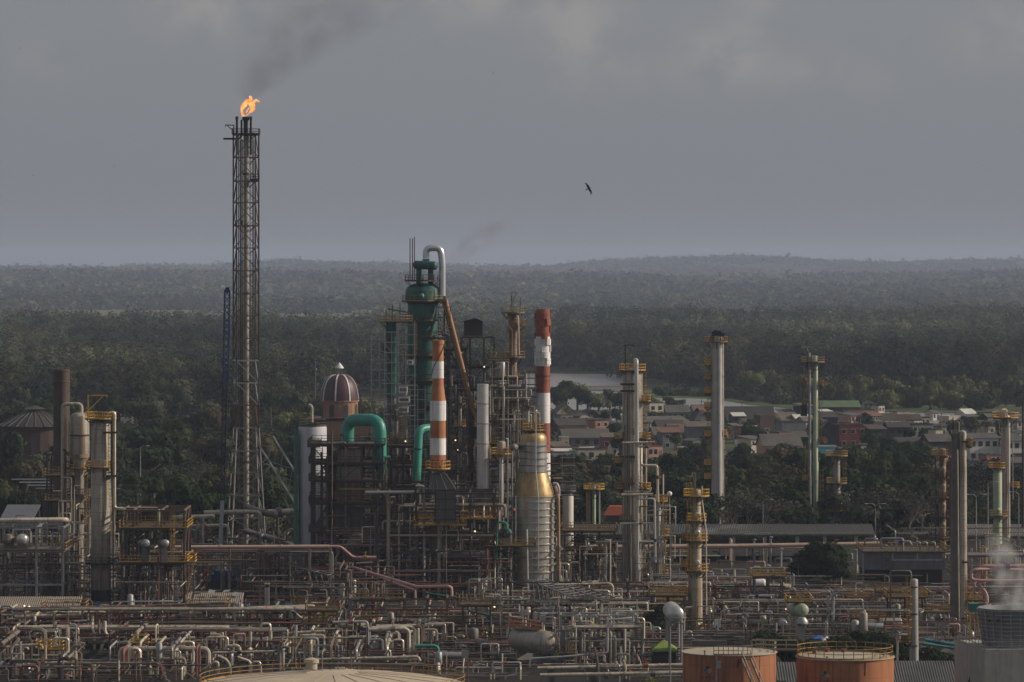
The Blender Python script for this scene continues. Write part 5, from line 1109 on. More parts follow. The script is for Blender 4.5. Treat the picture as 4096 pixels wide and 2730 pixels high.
# orange tanks
def tank(px, d, w, py, name, label, mark, fn):
    r = S(w/2,d); x = X(px,d); zt = Z(py,d); root = thing(name, label, 'tank', (x, d, 0))
    MB().lathe(x, d, [(r, 0), (r, zt-.12)], 64, cap=False).build('shell', tanko, root)
    MB().lathe(x, d, [(r+.02, zt-.12), (r+.16, zt-.1), (r+.16, zt), (r, zt+.02), (r*.5, zt+.16), (.01, zt+.3)], 64).build('roof', tankt, root)
    whm, blm, ylm, bkm, mrm = white, mat('mark_blue', (.03,.09,.22), (.025,.07,.18), .6, 0, 1), mat('mark_yellow', (.35,.22,.05), (.3,.2,.05), .6, 0, 1), mat('mark_dark', (.035,.022,.025), (.03,.02,.02), .6, 0, 1), mat('mark_maroon', (.07,.02,.03), (.06,.02,.03), .6, 0, 1)
    def onw(a0): return lambda u, v: (x+(r+.012)*math.sin(a0+u/r), d-(r+.012)*math.cos(a0+u/r), zt+v)
    a0 = math.asin((fn-px)/(w/2)); f = onw(a0)
    def dia(u, v, s, m_, off=0): MB().quad(*[Vector(f(u+a, v+b))-Vector((0, off, 0)) for a, b in ((-s,0),(0,-s),(s,0),(0,s))]).build('hazard_diamond', m_, root, smooth=False)
    dia(-.33, -2.02, .34, mat('mark_paleblue', (.14,.2,.28), (.12,.17,.24), .6, 0, 1)); dia(-.33, -2.02, .19, blm, .01); dia(.33, -2.02, .36, mat('mark_cream', (.42,.33,.20), (.36,.28,.17), .6, 0, 1)); dia(.33, -2.02, .18, ylm, .01); dia(0, -1.68, .3, mrm)
    text_on(root, 'lettering', mark, .62, bkm, lambda u, v: f(u, v-3.1))
    return root, x, r, zt
root, x, r, zt = tank(2917, 558, 374, 2606, 'orange_tank', 'weathered orange tank with a stair on its side, left of the pair', 'K-4702', 2822)
d = 558; e = MB(); pts = [(x+r*math.cos(R(a)), d+r*math.sin(R(a)), zt) for a in range(-112, -60, 6)]; rails(e, pts, 1.2, .09); pts = [(x+r*math.cos(R(a)), d+r*math.sin(R(a)), zt) for a in range(-20, 60, 8)]; rails(e, pts, 1.2, .09); e.build('railing', tan, root, smooth=False)
st = MB(); A, B = Vector((X(2955,d), d-r-.5, zt-.4)), Vector((X(3020,d), d-r-3.2, zt-5.6))
for dx in (0, 1.15): st.bar(A+Vector((dx,0,0)), B+Vector((dx,0,0)), .09, .32); st.bar(A+Vector((dx,0,1.1)), B+Vector((dx,0,1.1)), .07)
for i in range(20):
    t_ = i/19; p = A*(1-t_)+B*t_; st.box(p.x, p.x+1.15, p.y-.14, p.y+.14, p.z, p.z+.05)
    if i % 5 == 0: st.bar(p, p+Vector((0,0,1.1)), .07); st.bar(p+Vector((1.15,0,0)), p+Vector((1.15,0,1.1)), .07)
st.build('stair', tan, root, smooth=False); MB().box(X(2950,d), X(2998,d), d-r-.6, d-r+.3, zt-.5, zt-.36).build('stair_landing', black, root, smooth=False)
MB().bar(P(2952, 2672, d-r-.4), P(2952, 2640, d-r-.4), .15).build('stair_brace', black, root, smooth=False)
MB().box(X(2856,d)-.1, X(2856,d)+.1, d-r-.75, d-r-.55, 0, zt+.3).build('cable_post', galv, root, smooth=False); MB().box(X(2859,d), X(2873,d), d-r-.8, d-r-.5, zt-1.6, zt-.7).build('lamp_box', galv, root, smooth=False)
MB().lathe(X(2812,d), d-r+.6, [(.1, zt), (.1, zt+.45), (.16, zt+.45), (.16, zt+.6)], 8).build('roof_vent', tan, root)
part_pipe(root, [(3040, 2626), (3036, 2700), (3036, 2760)], 1.5, d-r+.3, dark, 'cable')
root, x, r, zt = tank(3380, 563, 388, 2625, 'orange_tank', 'weathered orange tank with a full roof railing, right of the pair', 'K-4701', 3288)
d = 563; e = MB(); rails(e, [(x+(r-.1)*math.cos(R(a)), d+(r-.1)*math.sin(R(a)), zt) for a in range(0, 360, 12)], 1.35, .09, step=1.4, closed=True); e.build('railing', yeld, root, smooth=False)
for px, y in ((3262, 2), (3320, 5), (3384, 4), (3535, 1)): MB().lathe(X(px,d), d+y, [(.28, zt), (.28, zt+.5), (.36, zt+.5), (.36, zt+.6)], 10).build('roof_hatch', redp, root)
MB().lathe(X(3295,d), d-r+.35, [(.15, zt), (.15, zt+.35), (.2, zt+.4), (.2, zt+.5)], 8).build('roof_vent', tan, root)
part_pipe(root, [(3462, 2652), (3460, 2700), (3454, 2712), (3454, 2760)], 2.2, d-r+.4, dark, 'drain_pipe')
root = thing('walkway_bridge', 'yellow railed footbridge joining the roofs of the two orange tanks', 'footbridge', (X(3105,566), 566, Z(2612,566)))
rdeck(root, X(3008,566), X(3192,566), 566, 567, Z(2602,566), tan, sides='fb', h=1.3); MB().box(X(3008,566), X(3060,566), 564.5, 567.5, Z(2606,566), Z(2600,566)).build('landing', tan, root, smooth=False)
# beige dome tank at the bottom
d = 500; x = X(1330,d); r = S(530,d); zt = Z(2738,d); root = thing('pale_tank', 'large pale beige tank roof with a thin yellow rim railing, bottom centre', 'tank', (x, d, 0))
MB().lathe(x, d, [(r, 0), (r, zt)], 80, cap=False).build('shell', conc, root)
rfm = mat('pale_roof', (.46,.385,.29), (.38,.31,.225), .8, 0, .2, spot=(.33,.26,.18), spot_th=.68)
MB().lathe(x, d, [(r+.1, zt-.1), (r+.12, zt), (r*.8, zt+.5), (r*.5, zt+1.02), (r*.2, zt+1.35), (.05, zt+1.42)], 40).build('roof', rfm, root, ang=1)
e = MB(); rails(e, [(x+r*math.cos(R(a)), d+r*math.sin(R(a)), zt) for a in range(0, 360, 6)], 1.1, .06, step=3, closed=True); e.build('railing', yeld, root, smooth=False)
mb = MB()
for k in range(20):
    a = R(18*k+5); pr = [(r*.99, zt+.05), (r*.8, zt+.53), (r*.5, zt+1.05), (r*.2, zt+1.38)]
    for (r0, z0), (r1, z1) in zip(pr, pr[1:]): mb.bar((x+r0*math.cos(a), d+r0*math.sin(a), z0), (x+r1*math.cos(a), d+r1*math.sin(a), z1), .09, .05)
mb.build('roof_seam', tankt, root, smooth=False)
MB().lathe(X(1228,d), d+11, [(.7, zt+.4), (.7, zt+1.5), (.9, zt+1.5), (.9, zt+1.9), (.3, zt+2.1)], 12).build('vent', tankt, root)
# cooling tower
d = 541; root = thing('cooling_tower', 'concrete cooling tower cell with a ribbed grey fan stack, bottom right corner', 'cooling tower', (X(4000,d), d+8, 0))
zt = Z(2606,d); xl = X(3938,d); yaw = R(0)
mb = MB(); q = [(xl, d), (xl+26, d+3), (xl+22, d+22), (X(3818,557), 557)]
for i in range(4): a, b = q[i], q[(i+1) % 4]; mb.quad((*a,0),(*b,0),(*b,zt),(*a,zt))
mb.quad(*[(*p, zt) for p in q]); mb.build('cell', conc, root, smooth=False)
mb = MB(); a, b = Vector((*q[3], zt)), Vector((*q[0], zt)); rails(mb, [a+Vector((.3,0,0)), b+Vector((.1,.1,0)), Vector((*q[1], zt))], 1.2, .08); mb.build('railing', galv, root, smooth=False)
fc = (X(4085,d)+.3, d+8.0); fr = S(150,d); fz = Z(2440,d+4); fw = mat('fan_stack_sheet', (.25,.255,.265), (.19,.195,.2), .5, .15, .4)
MB().lathe(*fc, [(fr*.9, zt+.02), (fr*.93, zt+2), (fr*.98, fz-1.0), (fr*1.04, fz), (fr*.98, fz-.02), (fr*.9, zt+.3)], 48, cap=False).build('fan_stack', fw, root)
def frr(z): return fr*(.9+.14*max(0, (z-zt)/(fz-zt)))+.02
mb = MB()
for k in range(10):
    z = zt+.15+(fz-zt-.35)*k/9; rr = frr(z); mb.lathe(*fc, [(rr-.02, z-.05), (rr+.14, z-.04), (rr+.14, z+.04), (rr-.02, z+.05)], 48, cap=False)
mb.build('ring_rib', galv, root)
mb = MB()
for k in range(24):
    a = R(15*k); mb.bar((fc[0]+frr(zt+.1)*math.cos(a), fc[1]+frr(zt+.1)*math.sin(a), zt+.1), (fc[0]+frr(fz-.1)*math.cos(a), fc[1]+frr(fz-.1)*math.sin(a), fz-.1), .13)
mb.build('upright_rib', galv, root, smooth=False)
aa = R(-118); rr = frr(Z(2490,d))+.2
MB().box(X(3965,d), X(4013,d), fc[1]-fr*.97-.1, fc[1]-fr*.97, Z(2497,d), Z(2487,d)).build('name_plate', black, root, smooth=False)
text_on(root, 'lettering', 'D-801', .3, galv, lambda u, v: (X(3988,d)+u, fc[1]-fr*.97-.13, Z(2495,d)+v))
st = MB(); A, B = P(3915, 2612, 549), P(3868, 2750, 549)
for dx in (0, .9): st.bar(A+Vector((dx,-.3,0)), B+Vector((dx,-.3,0)), .08, .3)
for i in range(16): p = A*(1-i/15)+B*(i/15); st.box(p.x, p.x+.9, p.y-.45, p.y-.15, p.z, p.z+.05)
st.build('stair', black, root, smooth=False)
d = 600; shed_roof('corrugated_shed', 'dark corrugated roof in the gap between the two orange tanks', X(3085,d), X(3205,d), d, d+8, Z(2740,d), Z(2650,d+8), cord)
d = 592; shed_roof('corrugated_shed', 'wide dark corrugated roof right of the orange tanks', X(3560,d), X(3840,d), d, d+10, Z(2760,d), Z(2645,d+10), cord)
# lime tent, horizontal vessels
def tent(name, label, px0, px1, pyt, pye, pyb, d, m, dep=None):
    x0, x1 = X(px0,d), X(px1,d); dep = dep or (x1-x0); root = thing(name, label, 'tent', ((x0+x1)/2, d+dep/2, 0)); c = Vector(((x0+x1)/2, d+dep/2, Z(pyt,d+dep/2))); ze = Z(pye,d); q = [(x0,d,ze),(x1,d,ze),(x1,d+dep,ze),(x0,d+dep,ze)]; mb = MB()
    for i in range(4): mb.quad(q[i], q[(i+1) % 4], c); a, b = Vector(q[i]), Vector(q[(i+1) % 4]); mb.quad(a-Vector((0,0,.3)), b-Vector((0,0,.3)), b, a)
    mb.build('canopy', m, root, smooth=False)
    for a, b, _ in q: MB().box(a-.06 if a > c.x else a, a if a > c.x else a+.06, b+.02, b+.1, 0, ze-.1).build('leg', dark, root, smooth=False)
    return root
r = tent('canopy_tent', 'lime green pointed canopy tent over a dark shelter', 2607, 2709, 2559, 2600, 2655, 640, lime, 5)
MB().box(X(2612,640), X(2704,640), 640.5, 644.5, 0, Z(2602,640)-.3).build('dark_side', black, r, smooth=False)
tent('canopy_tent', 'small blue tent among the trees behind the right orange tank', 3252, 3300, 2540, 2556, 2570, 655, mat('blue_canvas', (.03,.08,.25), (.025,.06,.2), .7, 0, 1), 4); tent('canopy_tent', 'small white tent beside the blue tent behind the right orange tank', 3292, 3330, 2545, 2562, 2575, 650, white, 3)
tent('canopy_tent', 'small violet-blue tent under the lowest platform of the column with five platforms', 2772, 2824, 2532, 2552, 2560, 690, mat('violet_canvas', (.10,.10,.2), (.08,.08,.16), .7, 0, 1), 4)
d = 930; root = thing('hopper', 'hopper with an orange-red cover behind the broad stained column', 'hopper', (X(2456,d), d, 0)); q4 = lambda a, b, py, o: [Vector((X(p,d), y, Z(py,d))) for p, y in ((a,d-o),(b,d-o),(b,d+o),(a,d+o))]
for nm, lo_, hi_, m_ in (('cover', q4(2414,2500,2060,2.2), q4(2438,2490,2024,1.4), orgc), ('cone', q4(2448,2474,2118,.7), q4(2430,2490,2061,1.6), grey)):
    mb = MB()
    for i in range(4): mb.quad(lo_[i], lo_[(i+1)%4], hi_[(i+1)%4], hi_[i])
    mb.quad(*hi_); mb.build(nm, m_, root, smooth=False)
for px in (2428, 2490): MB().box(X(px,d)-.12, X(px,d)+.12, d-.12, d+.12, 0, Z(2066,d)).build('leg', grey, root, smooth=False)
r = hvessel('horizontal_vessel', 'large stained horizontal vessel with a rusty orange walkway on top, bottom centre', 'vessel', P(2190, 2575, 640), P(2080, 2556, 653), S(50,640), mat('stained_vessel', (.34,.32,.29), (.24,.215,.18), .42, .25, .4, streak=(.18,.11,.06), streak_amt=.6))
rst = mat('rusty_orange_rail', (.36,.17,.07), (.24,.11,.05), .7, 0, 1); mb = MB(); A, B = P(2160, 2522, 642), P(2035, 2500, 653)
for off in (0, 1.3): rails(mb, [A+Vector((0,off,0)), B+Vector((0,off,0))], 1.2, .1, step=1.0)
mb.bar(A+Vector((0,.65,-.05)), B+Vector((0,.65,-.05)), 1.3, .1); mb.build('walkway', rst, r, smooth=False)
for px, py, w in ((2093, 2452, 28), (2142, 2468, 16), (2170, 2474, 26)): MB().box(X(px-w/2,655), X(px+w/2,655), 655, 655.3, Z(py+11,655), Z(py-11,655)).build('sign_panel', conc, r, smooth=False)
mb = MB(); c_ = P(2190, 2590, 637.9)
for i in range(7): mb.bar(c_+Vector((-1.6+.5*i,0,-1.2)), c_+Vector((-1.6+.5*i,0,.6 if i % 2 else .2)), .07)
for z in (-.8, -.2, .3): mb.bar(c_+Vector((-1.6,0,z)), c_+Vector((1.4,0,z)), .07)
mb.build('end_frame', grey, r, smooth=False)
d = 640; r = hvessel('horizontal_vessel', 'round silver horizontal vessel end on legs above the lime tent', 'vessel', P(2702, 2458, d), P(2684, 2440, d+12), S(34,d), alu, saddles=False)
for px in (2678, 2726):
    for yy in (d+.3, d+11): MB().lathe(X(px,d), yy, [(.2, 0), (.2, Z(2468,d))], 8).build('leg', galv, r)
MB().box(X(2668,d), X(2736,d), d, d+11.3, Z(2496,d), Z(2492,d)).build('cradle', galv, r, smooth=False)
d = 668; r = hvessel('mint_vessel', 'mint green horizontal vessel end on pale saddles, right of centre', 'vessel', P(3209, 2441, d), P(3170, 2434, d+11), S(26,d), greenp, saddles=False); rdeck(r, X(3150,d), X(3250,d), d+1, d+7, Z(2411,d), yel, h=.9)
for yy in (d+.6, d+8): MB().box(X(3196,d), X(3222,d), yy, yy+.5, 0, Z(2458,d)).build('saddle', conc, r, smooth=False)
MB().lathe(X(3207,d), d-.9, [(S(14,d), Z(2505,d)), (S(24,d), Z(2494,d)), (S(24,d), Z(2482,d)), (S(13,d), Z(2468,d))], 14).build('boot', galv, r)
r = hvessel('pink_drum', 'small rosy horizontal drum end left of the large stained vessel', 'vessel', P(1940, 2580, 650), P(1916, 2572, 660), S(20,650), mat('mauve_drum', (.17,.12,.125), (.12,.085,.09), .6, 0, 1))
for py, lab in ((2548, 'upper small pale valve wheel cover'), (2588, 'lower small pale valve wheel cover')): hvessel('small_drum', lab+' left of the rosy drum', 'vessel', P(1850, py, 650), P(1835, py-3, 658), S(9,650), lagd, saddles=False)
# ---------------------------------------------------------------- trees
LAND = [(246,'the rusty chimney'),(403,'the broad beige column'),(560,'the yellow railed platform'),(700,'the brick house among trees'),(905,'the blue crane boom'),(1000,'the flare stack'),(1130,'the fallen lattice boom'),(1250,'the white wrapped vessel'),
        (1357,'the church dome'),(1560,'the slim green column'),(1692,'the tall green tower'),(2171,'the red and white chimney'),(2272,'the cream column'),(2376,'the slim pale green column'),(2530,'the broad stained column'),(2700,'the round disc lamp'),(2868,'the tall pale column'),
        (3050,'the pink and white house'),(3262,'the patched green column'),(3347,'the rosy brown column'),(3520,'the twin arm street lamp'),(3770,'the rusted lattice column'),(3845,'the twin tall columns'),(4010,'the far right beige column')]
def near(px, prefs=('left of', 'behind', 'right of')):
    k = min(LAND, key=lambda l: abs(l[0]-px)); o = px-k[0]
    return '%s %s' % (prefs[0] if o < -22 else prefs[2] if o > 22 else prefs[1], k[1])
TAKEN = set()
def uniq(parts):
    for p in parts:
        if p not in TAKEN: TAKEN.add(p); return p, True
    return parts[-1], False
barkm = mat('bark', (.10,.08,.06), (.06,.05,.04), .9, 0, 1.5)
def crown_mesh(seed, tint, ntri=1500, size=.48, rx=1.0, rz=.8, lobes=9):
    g = np.random.default_rng(seed); C = []; Rd = []
    for i in range(lobes):
        a = g.uniform(0, 6.28); u = g.uniform(0, 1)**.5*.62; z = g.uniform(-.35, .55)*rz
        C.append((u*math.cos(a)*rx*5, u*math.sin(a)*rx*5, 5*z)); q = g.uniform(1.7, 2.7); Rd.append((q*rx, q*rx, q*.8))
    tn = np.array([tint]*lobes)*g.uniform(.75, 1.3, (lobes, 1))
    return leaf_mesh('crown', C, Rd, tn, ntri//lobes, size, g, upper=-.7)
TONES = [('dark green', (.032,.046,.023)), ('olive green', (.062,.066,.030)), ('mid green', (.046,.061,.029)), ('brownish green', (.075,.065,.036)), ('grey green', (.06,.068,.045)), ('deep shaded green', (.026,.042,.02)), ('yellowish green', (.105,.112,.05))]
CM = {}
def crown_for(t, k):
    if (t, k) not in CM: CM[(t, k)] = crown_mesh(100+t*7+k, TONES[t][1], rx=(1.0, 1.25, .85)[k], rz=(.8, .6, 1.0)[k])
    return CM[(t, k)]
TRK = None
def trunk_mesh():
    mb = MB(); mb.tube([(0,0,0),(.1,.05,2.5),(-.1,0,5)], .38, 8); 
    for a, b in (((0,0,3.4),(2.2,.8,6.2)),((0,0,3.8),(-2,1,6.6)),((0,0,4.2),(.4,-1.8,6.8)),((-.1,0,4.8),(-.4,.4,8))): mb.tube([a, b], .16, 6)
    o = mb.build('trunk', barkm); me = o.data
    off = Vector(o.location)
    for v in me.vertices: v.co += off
    bpy.data.objects.remove(o); return me
TRK = trunk_mesh()
def tree(px, d, h, r, t, k, where=None, group='trees', rowname=''):
    px_ = px; lab_t = TONES[t][0]; sh = ('round', 'spreading', 'upright')[k]
    w = near(px_) if where is None else where
    c = ['%s %s tree %s' % (lab_t, sh, w), '%s %s tree %s, %s' % (lab_t, sh, w, rowname), '%s %s tree %s, %s' % (('tall' if h > 13 else 'low'), sh, w, rowname), 'another %s tree %s, %s' % (sh, w, rowname), 'further %s tree %s, %s' % (lab_t, w, rowname)]
    lab, ok = uniq(c)
    root = thing('broadleaf_tree', lab, 'tree', (X(px,d), d, 0), group); root.rotation_euler.z = random.uniform(0, 6.28)
    for me, nm, sc, z in ((TRK, 'trunk', (r/5, r/5, (h-r*.6)/6.2), 0), (crown_for(t, k), 'crown', (r/5, r/5, r/5), h-r*.72)):
        o = bpy.data.objects.new(nm, me); COL.objects.link(o); o.parent = root; o.scale = sc; o.location = (0, 0, z)
    return root
rows = []
random.seed(11)
for d, rn, hmin, hmax, rmin, rmax, px0, px1, step in ((935,'front row',9,13,4.2,6,-60,1190,125),(1010,'second row',10,15,4.5,6.5,-40,1240,125),(1110,'third row',11,17,5,7,-60,1330,115),(1230,'fourth row',12,17,5,7.5,-60,1340,125),(1370,'fifth row',12,18,5,8,-60,1420,112),(1520,'back row',12,18,5,8,-60,1560,104),
       (955,'front row',8,11,5,7,2300,3800,105),(1020,'second row',9,12,5,7.5,2290,3760,98),(1100,'third row',9,12,5,7.5,2280,3720,95),(1185,'fourth row',7,10,4.5,6.5,2300,3720,95)):
    px = px0
    while px < px1:
        t = random.choice([0,0,1,2,3,4,5,0,2] if d > 1000 else [0,5,5,5,0,4,3]); k = random.randrange(3)
        if not (2480 < px < 2600 and d < 1000) : tree(px+random.uniform(-30,30), d+random.uniform(-25,25), random.uniform(hmin, hmax), random.uniform(rmin, rmax), t, k, None, 'trees left of the church' if px < 1600 else 'trees between plant and town', rn)
        px += step*random.uniform(.75, 1.25)
# trees behind the church, riverside trees and willows
for px, d, h, r, t in ((1235,1330,15,6,6),(1270,1400,16,6.5,1),(1450,1450,16,7,6),(1300,1480,15,6,1),(1425,1380,13,6,2),(1200,1430,14,6,1),(1150,1360,14,6,6),(1490,1350,13,6,0),(1520,1250,12,5.5,0)): tree(px, d, h, r, t, 0, None, 'trees left of the church', 'behind the church')
for px, d, h, r, t in ((2225,1760,11,6,0),(2265,1790,13,6,2),(2310,1800,12,6,6),(2350,1790,9,6,0),(2395,1780,8,5,6),(2440,1800,9,5,2),(2480,1790,8,5,0),(2590,1800,6,4,2),(2630,1790,5.5,4,6),(2680,1800,6,4,2),(2610,1770,4.5,3,0),(2720,1790,5,3.5,2)): tree(px, d, h, r, t, 0, None, 'riverside trees behind the town', 'on the near bank')
for i in range(46):
    px = 2965+i*26+random.uniform(-14,14); pb = float(np.interp(px, [2965,3100,3500,4100],[1596,1612,1640,1650]))-random.choice([4,10,22,34,46]); d = G(pb)
    tree(px, d, random.uniform(8,12), random.uniform(6,8.5), random.choice([6,6,6,1]), random.choice([0,2]), None, 'pale willows on the far river bank', 'on the far river bank')
for px, pb, h, r, t in ((2660,1585,5,5,2),(2700,1583,4,5,6),(2755,1584,5,5,2),(2800,1586,4,5,6),(2840,1588,4,5,2),(2930,1592,6,6,2)): tree(px, G(pb), h, r, t, 1, None, 'pale willows on the far river bank', 'on the far river bank')
# the round bushy tree in the plant, bushes
r = tree(3296, 795, 8.6, 5.3, 0, 0, 'x'); r['label'] = 'big round bushy tree standing in the plant before the long shed'
for dx, dz, sc_ in ((-2.4, -1.3, .62), (2.6, -.8, .66), (.4, 1.0, .6), (-4.4, -1.6, .42), (4.6, -2.0, .4), (-1.5, 2.6, .36), (2.3, 2.0, .4), (-3.3, .9, .4)):
    o = bpy.data.objects.new('crown', crown_for(2 if dz > 0 else 0, int(abs(dx)*10) % 3)); COL.objects.link(o); o.parent = r; o.scale = (sc_, sc_, sc_*.95); o.location = (dx, -1-abs(dx)*.3, 5+dz)
BL = [(2652,2520,690,5.5,3.4,2,'bush below the round silver vessel end'),(3030,2540,640,4,3,0,'bush behind the left orange tank'),(3085,2525,645,4.6,3.2,5,'bush behind the footbridge between the orange tanks, left one'),(3150,2530,640,4.4,3.2,0,'bush behind the footbridge between the orange tanks, right one'),(3215,2545,635,4,3,5,'bush left of the small blue tent'),(3360,2535,640,4.5,3,0,'bush behind the right orange tank, left one'),(3430,2530,645,5,3.4,2,'bush behind the right orange tank, middle one'),(3510,2530,640,5,3.4,0,'bush behind the right orange tank, right one'),
      (3575,2545,630,4.5,3,5,'bush just left of the short grey column'),(3700,2560,628,4,2.8,2,'bush right of the short grey column'),(3740,2600,622,3.5,2.6,0,'bush below the teal pipes'),(3790,2590,625,3.2,2.4,5,'bush left of the cooling tower'),(2600,2715,602,2,1.6,6,'bright bush at the bottom edge left of the tanks'),(3120,2620,585,3,2.2,0,'bush under the footbridge')]
for px, py, d, h, rr, t, lb in BL:
    r = tree(px, d, h, rr, t, 0, 'x'); r.name = 'bush'; r['label'] = lb; r['category'] = 'bush'; r['group'] = 'bushes in the plant'
for px, d, h, r, t in ((40,1135,7.5,5,0),(205,1130,7,5,5),(120,1120,6,4.5,0)): tree(px, d, h, r, t, 1, None, 'trees left of the church', 'before the round hut')
# leafless trees
def branchy(mb, p, dvec, L, r, depth):
    q = p+dvec*L; mb.tube([p, q], r, 4 if depth < 3 else 5, cap=False)
    if depth == 0: return
    for _ in range(3 if depth > 1 else 4):
        a = Vector((random.gauss(0,1), random.gauss(0,1), random.gauss(.25,.7))); branchy(mb, q-dvec*L*random.uniform(0,.35), (dvec+a*.62).normalized(), L*random.uniform(.6,.8), r*.58, depth-1)
BARE = []
twig = mat('grey_twig', (.20,.175,.145), (.13,.115,.095), .9, 0, 2)
for s in range(3):
    random.seed(40+s); mb = MB(); branchy(mb, Vector((0,0,0)), Vector((.05,0,1)), 3.2, .26, 5); o = mb.build('branches', twig); me = o.data; off = Vector(o.location)
    for v in me.vertices: v.co += off
    BARE.append(me); bpy.data.objects.remove(o)
random.seed(23); thin = crown_mesh(77, (.075,.075,.055), ntri=260, size=.35)
for i, (px, d, s) in enumerate(((2935,935,1.15),(2995,938,1.3),(3060,936,1.15),(3110,940,1.0),(3440,936,1.15),(3505,938,1.35),(3580,940,1.3),(3640,935,1.2),(3690,940,1.05),(2905,940,1.0),(3160,936,.95),(660,1080,1.1),(820,1100,1.1),(3720,1000,1.0))):
    lab, ok = uniq(['leafless grey tree with fine twigs '+near(px), 'smaller leafless grey tree '+near(px), 'another leafless grey twiggy tree farther '+near(px)])
    root = thing('bare_tree', lab, 'tree', (X(px,d), d, 0), 'leafless trees'); root.rotation_euler.z = i*1.3
    o = bpy.data.objects.new('branches', BARE[i % 3]); COL.objects.link(o); o.parent = root; o.scale = (s, s, s*.95)
    o = bpy.data.objects.new('crown', thin); COL.objects.link(o); o.parent = root; o.scale = (.95*s, .95*s, .7*s); o.location = (0, 0, 6.8*s)
def palm(px, d, h, lab):
    root = thing('palm_tree', lab, 'palm', (X(px,d), d, 0), 'palms'); x, y = X(px,d), d
    MB().tube([(x,y,0),(x+.3,y,h*.5),(x,y,h)], .24, 8).build('trunk', barkm, root); mb = MB()
    for i in range(18):
        a = 2.4*i; el = random.uniform(-.2, 1.0); L = random.uniform(3, 4.2); pts = []
        for k in range(7):
            t_ = k/6; pts.append(Vector((x+math.cos(a)*L*t_*math.cos(el*.6), y+math.sin(a)*L*t_*math.cos(el*.6), h+L*(math.sin(el)*t_-.75*t_*t_))))
        sd_ = Vector((-math.sin(a), math.cos(a), 0))
        for k in range(6):
            w0, w1 = .55*math.sin(math.pi*(k/6*.9+.1)), .55*math.sin(math.pi*min(1, (k+1)/6*.9+.1))
            for s in (-1, 1): mb.quad(pts[k], pts[k+1], pts[k+1]+sd_*s*w1-Vector((0,0,w1*.5)), pts[k]+sd_*s*w0-Vector((0,0,w0*.5)))
    mb.build('fronds', mat('palm_green', (.05,.068,.028), (.035,.05,.02), .6, 0, 1), root, smooth=False)
for px, d, h, lb in ((1492,1180,11.5,'dark palm left of the slim green column'),(1530,1230,11,'palm half hidden behind the slim green column'),(1128,1060,9.5,'palm between the fallen lattice boom and the white wrapped vessel'),(1085,1120,8,'low palm behind the fallen lattice boom'),(905,1180,9,'palm behind the blue crane boom')): palm(px, d, h, lb)

# ---------------------------------------------------------------- town
WM = {'white': mat('wall_white', (.62,.60,.56), (.5,.48,.44), .85, 0, .3, streak=(.36,.33,.29), streak_amt=.45), 'cream': mat('wall_cream', (.52,.46,.36), (.43,.37,.28), .85, 0, .3, streak=(.28,.24,.18), streak_amt=.5), 'grey': mat('wall_grey', (.19,.19,.195), (.13,.13,.13), .9, 0, .3, streak=(.13,.125,.12), streak_amt=.5),
      'dark': mat('wall_dark', (.045,.041,.039), (.03,.028,.027), .9, 0, .3), 'brick': mat('wall_brick', (.33,.15,.095), (.24,.105,.07), .9, 0, .8, streak=(.16,.08,.055), streak_amt=.4), 'red': mat('wall_red', (.23,.055,.045), (.17,.042,.036), .85, 0, .3), 'pink': mat('wall_pink', (.50,.29,.23), (.42,.24,.19), .85, 0, .3, streak=(.3,.17,.13), streak_amt=.4),
      'brown': mat('wall_brown', (.085,.05,.042), (.06,.038,.034), .9, 0, .6), 'stain': mat('wall_stain', (.42,.36,.27), (.09,.07,.055), .9, 0, .5), 'orange': mat('wall_orange', (.45,.20,.10), (.36,.16,.08), .85, 0, .3), 'blue': mat('wall_turquoise', (.10,.36,.46), (.08,.30,.40), .8, 0, .4)}
RM = {'dark': mat('roof_dark', (.032,.03,.03), (.05,.044,.04), .9, 0, .2, spot=(.12,.10,.085), spot_th=.64), 'grey': mat('roof_grey', (.085,.08,.076), (.055,.052,.048), .85, 0, .2, spot=(.15,.14,.125), spot_th=.62), 'tan': mat('roof_tan', (.12,.098,.075), (.075,.06,.048), .85, 0, .25, spot=(.12,.08,.05), spot_th=.6), 'brown': mat('roof_brown', (.065,.048,.04), (.045,.034,.028), .9, 0, .25), 'white': mat('roof_white', (.5,.49,.46), (.4,.39,.37), .8, 0, .3), 'green': mat('roof_green', (.085,.125,.06), (.07,.10,.05), .8, 0, .2), 'clay': mat('roof_clay', (.15,.068,.042), (.10,.046,.032), .9, 0, .3)}
HN = 0; HPOS = []
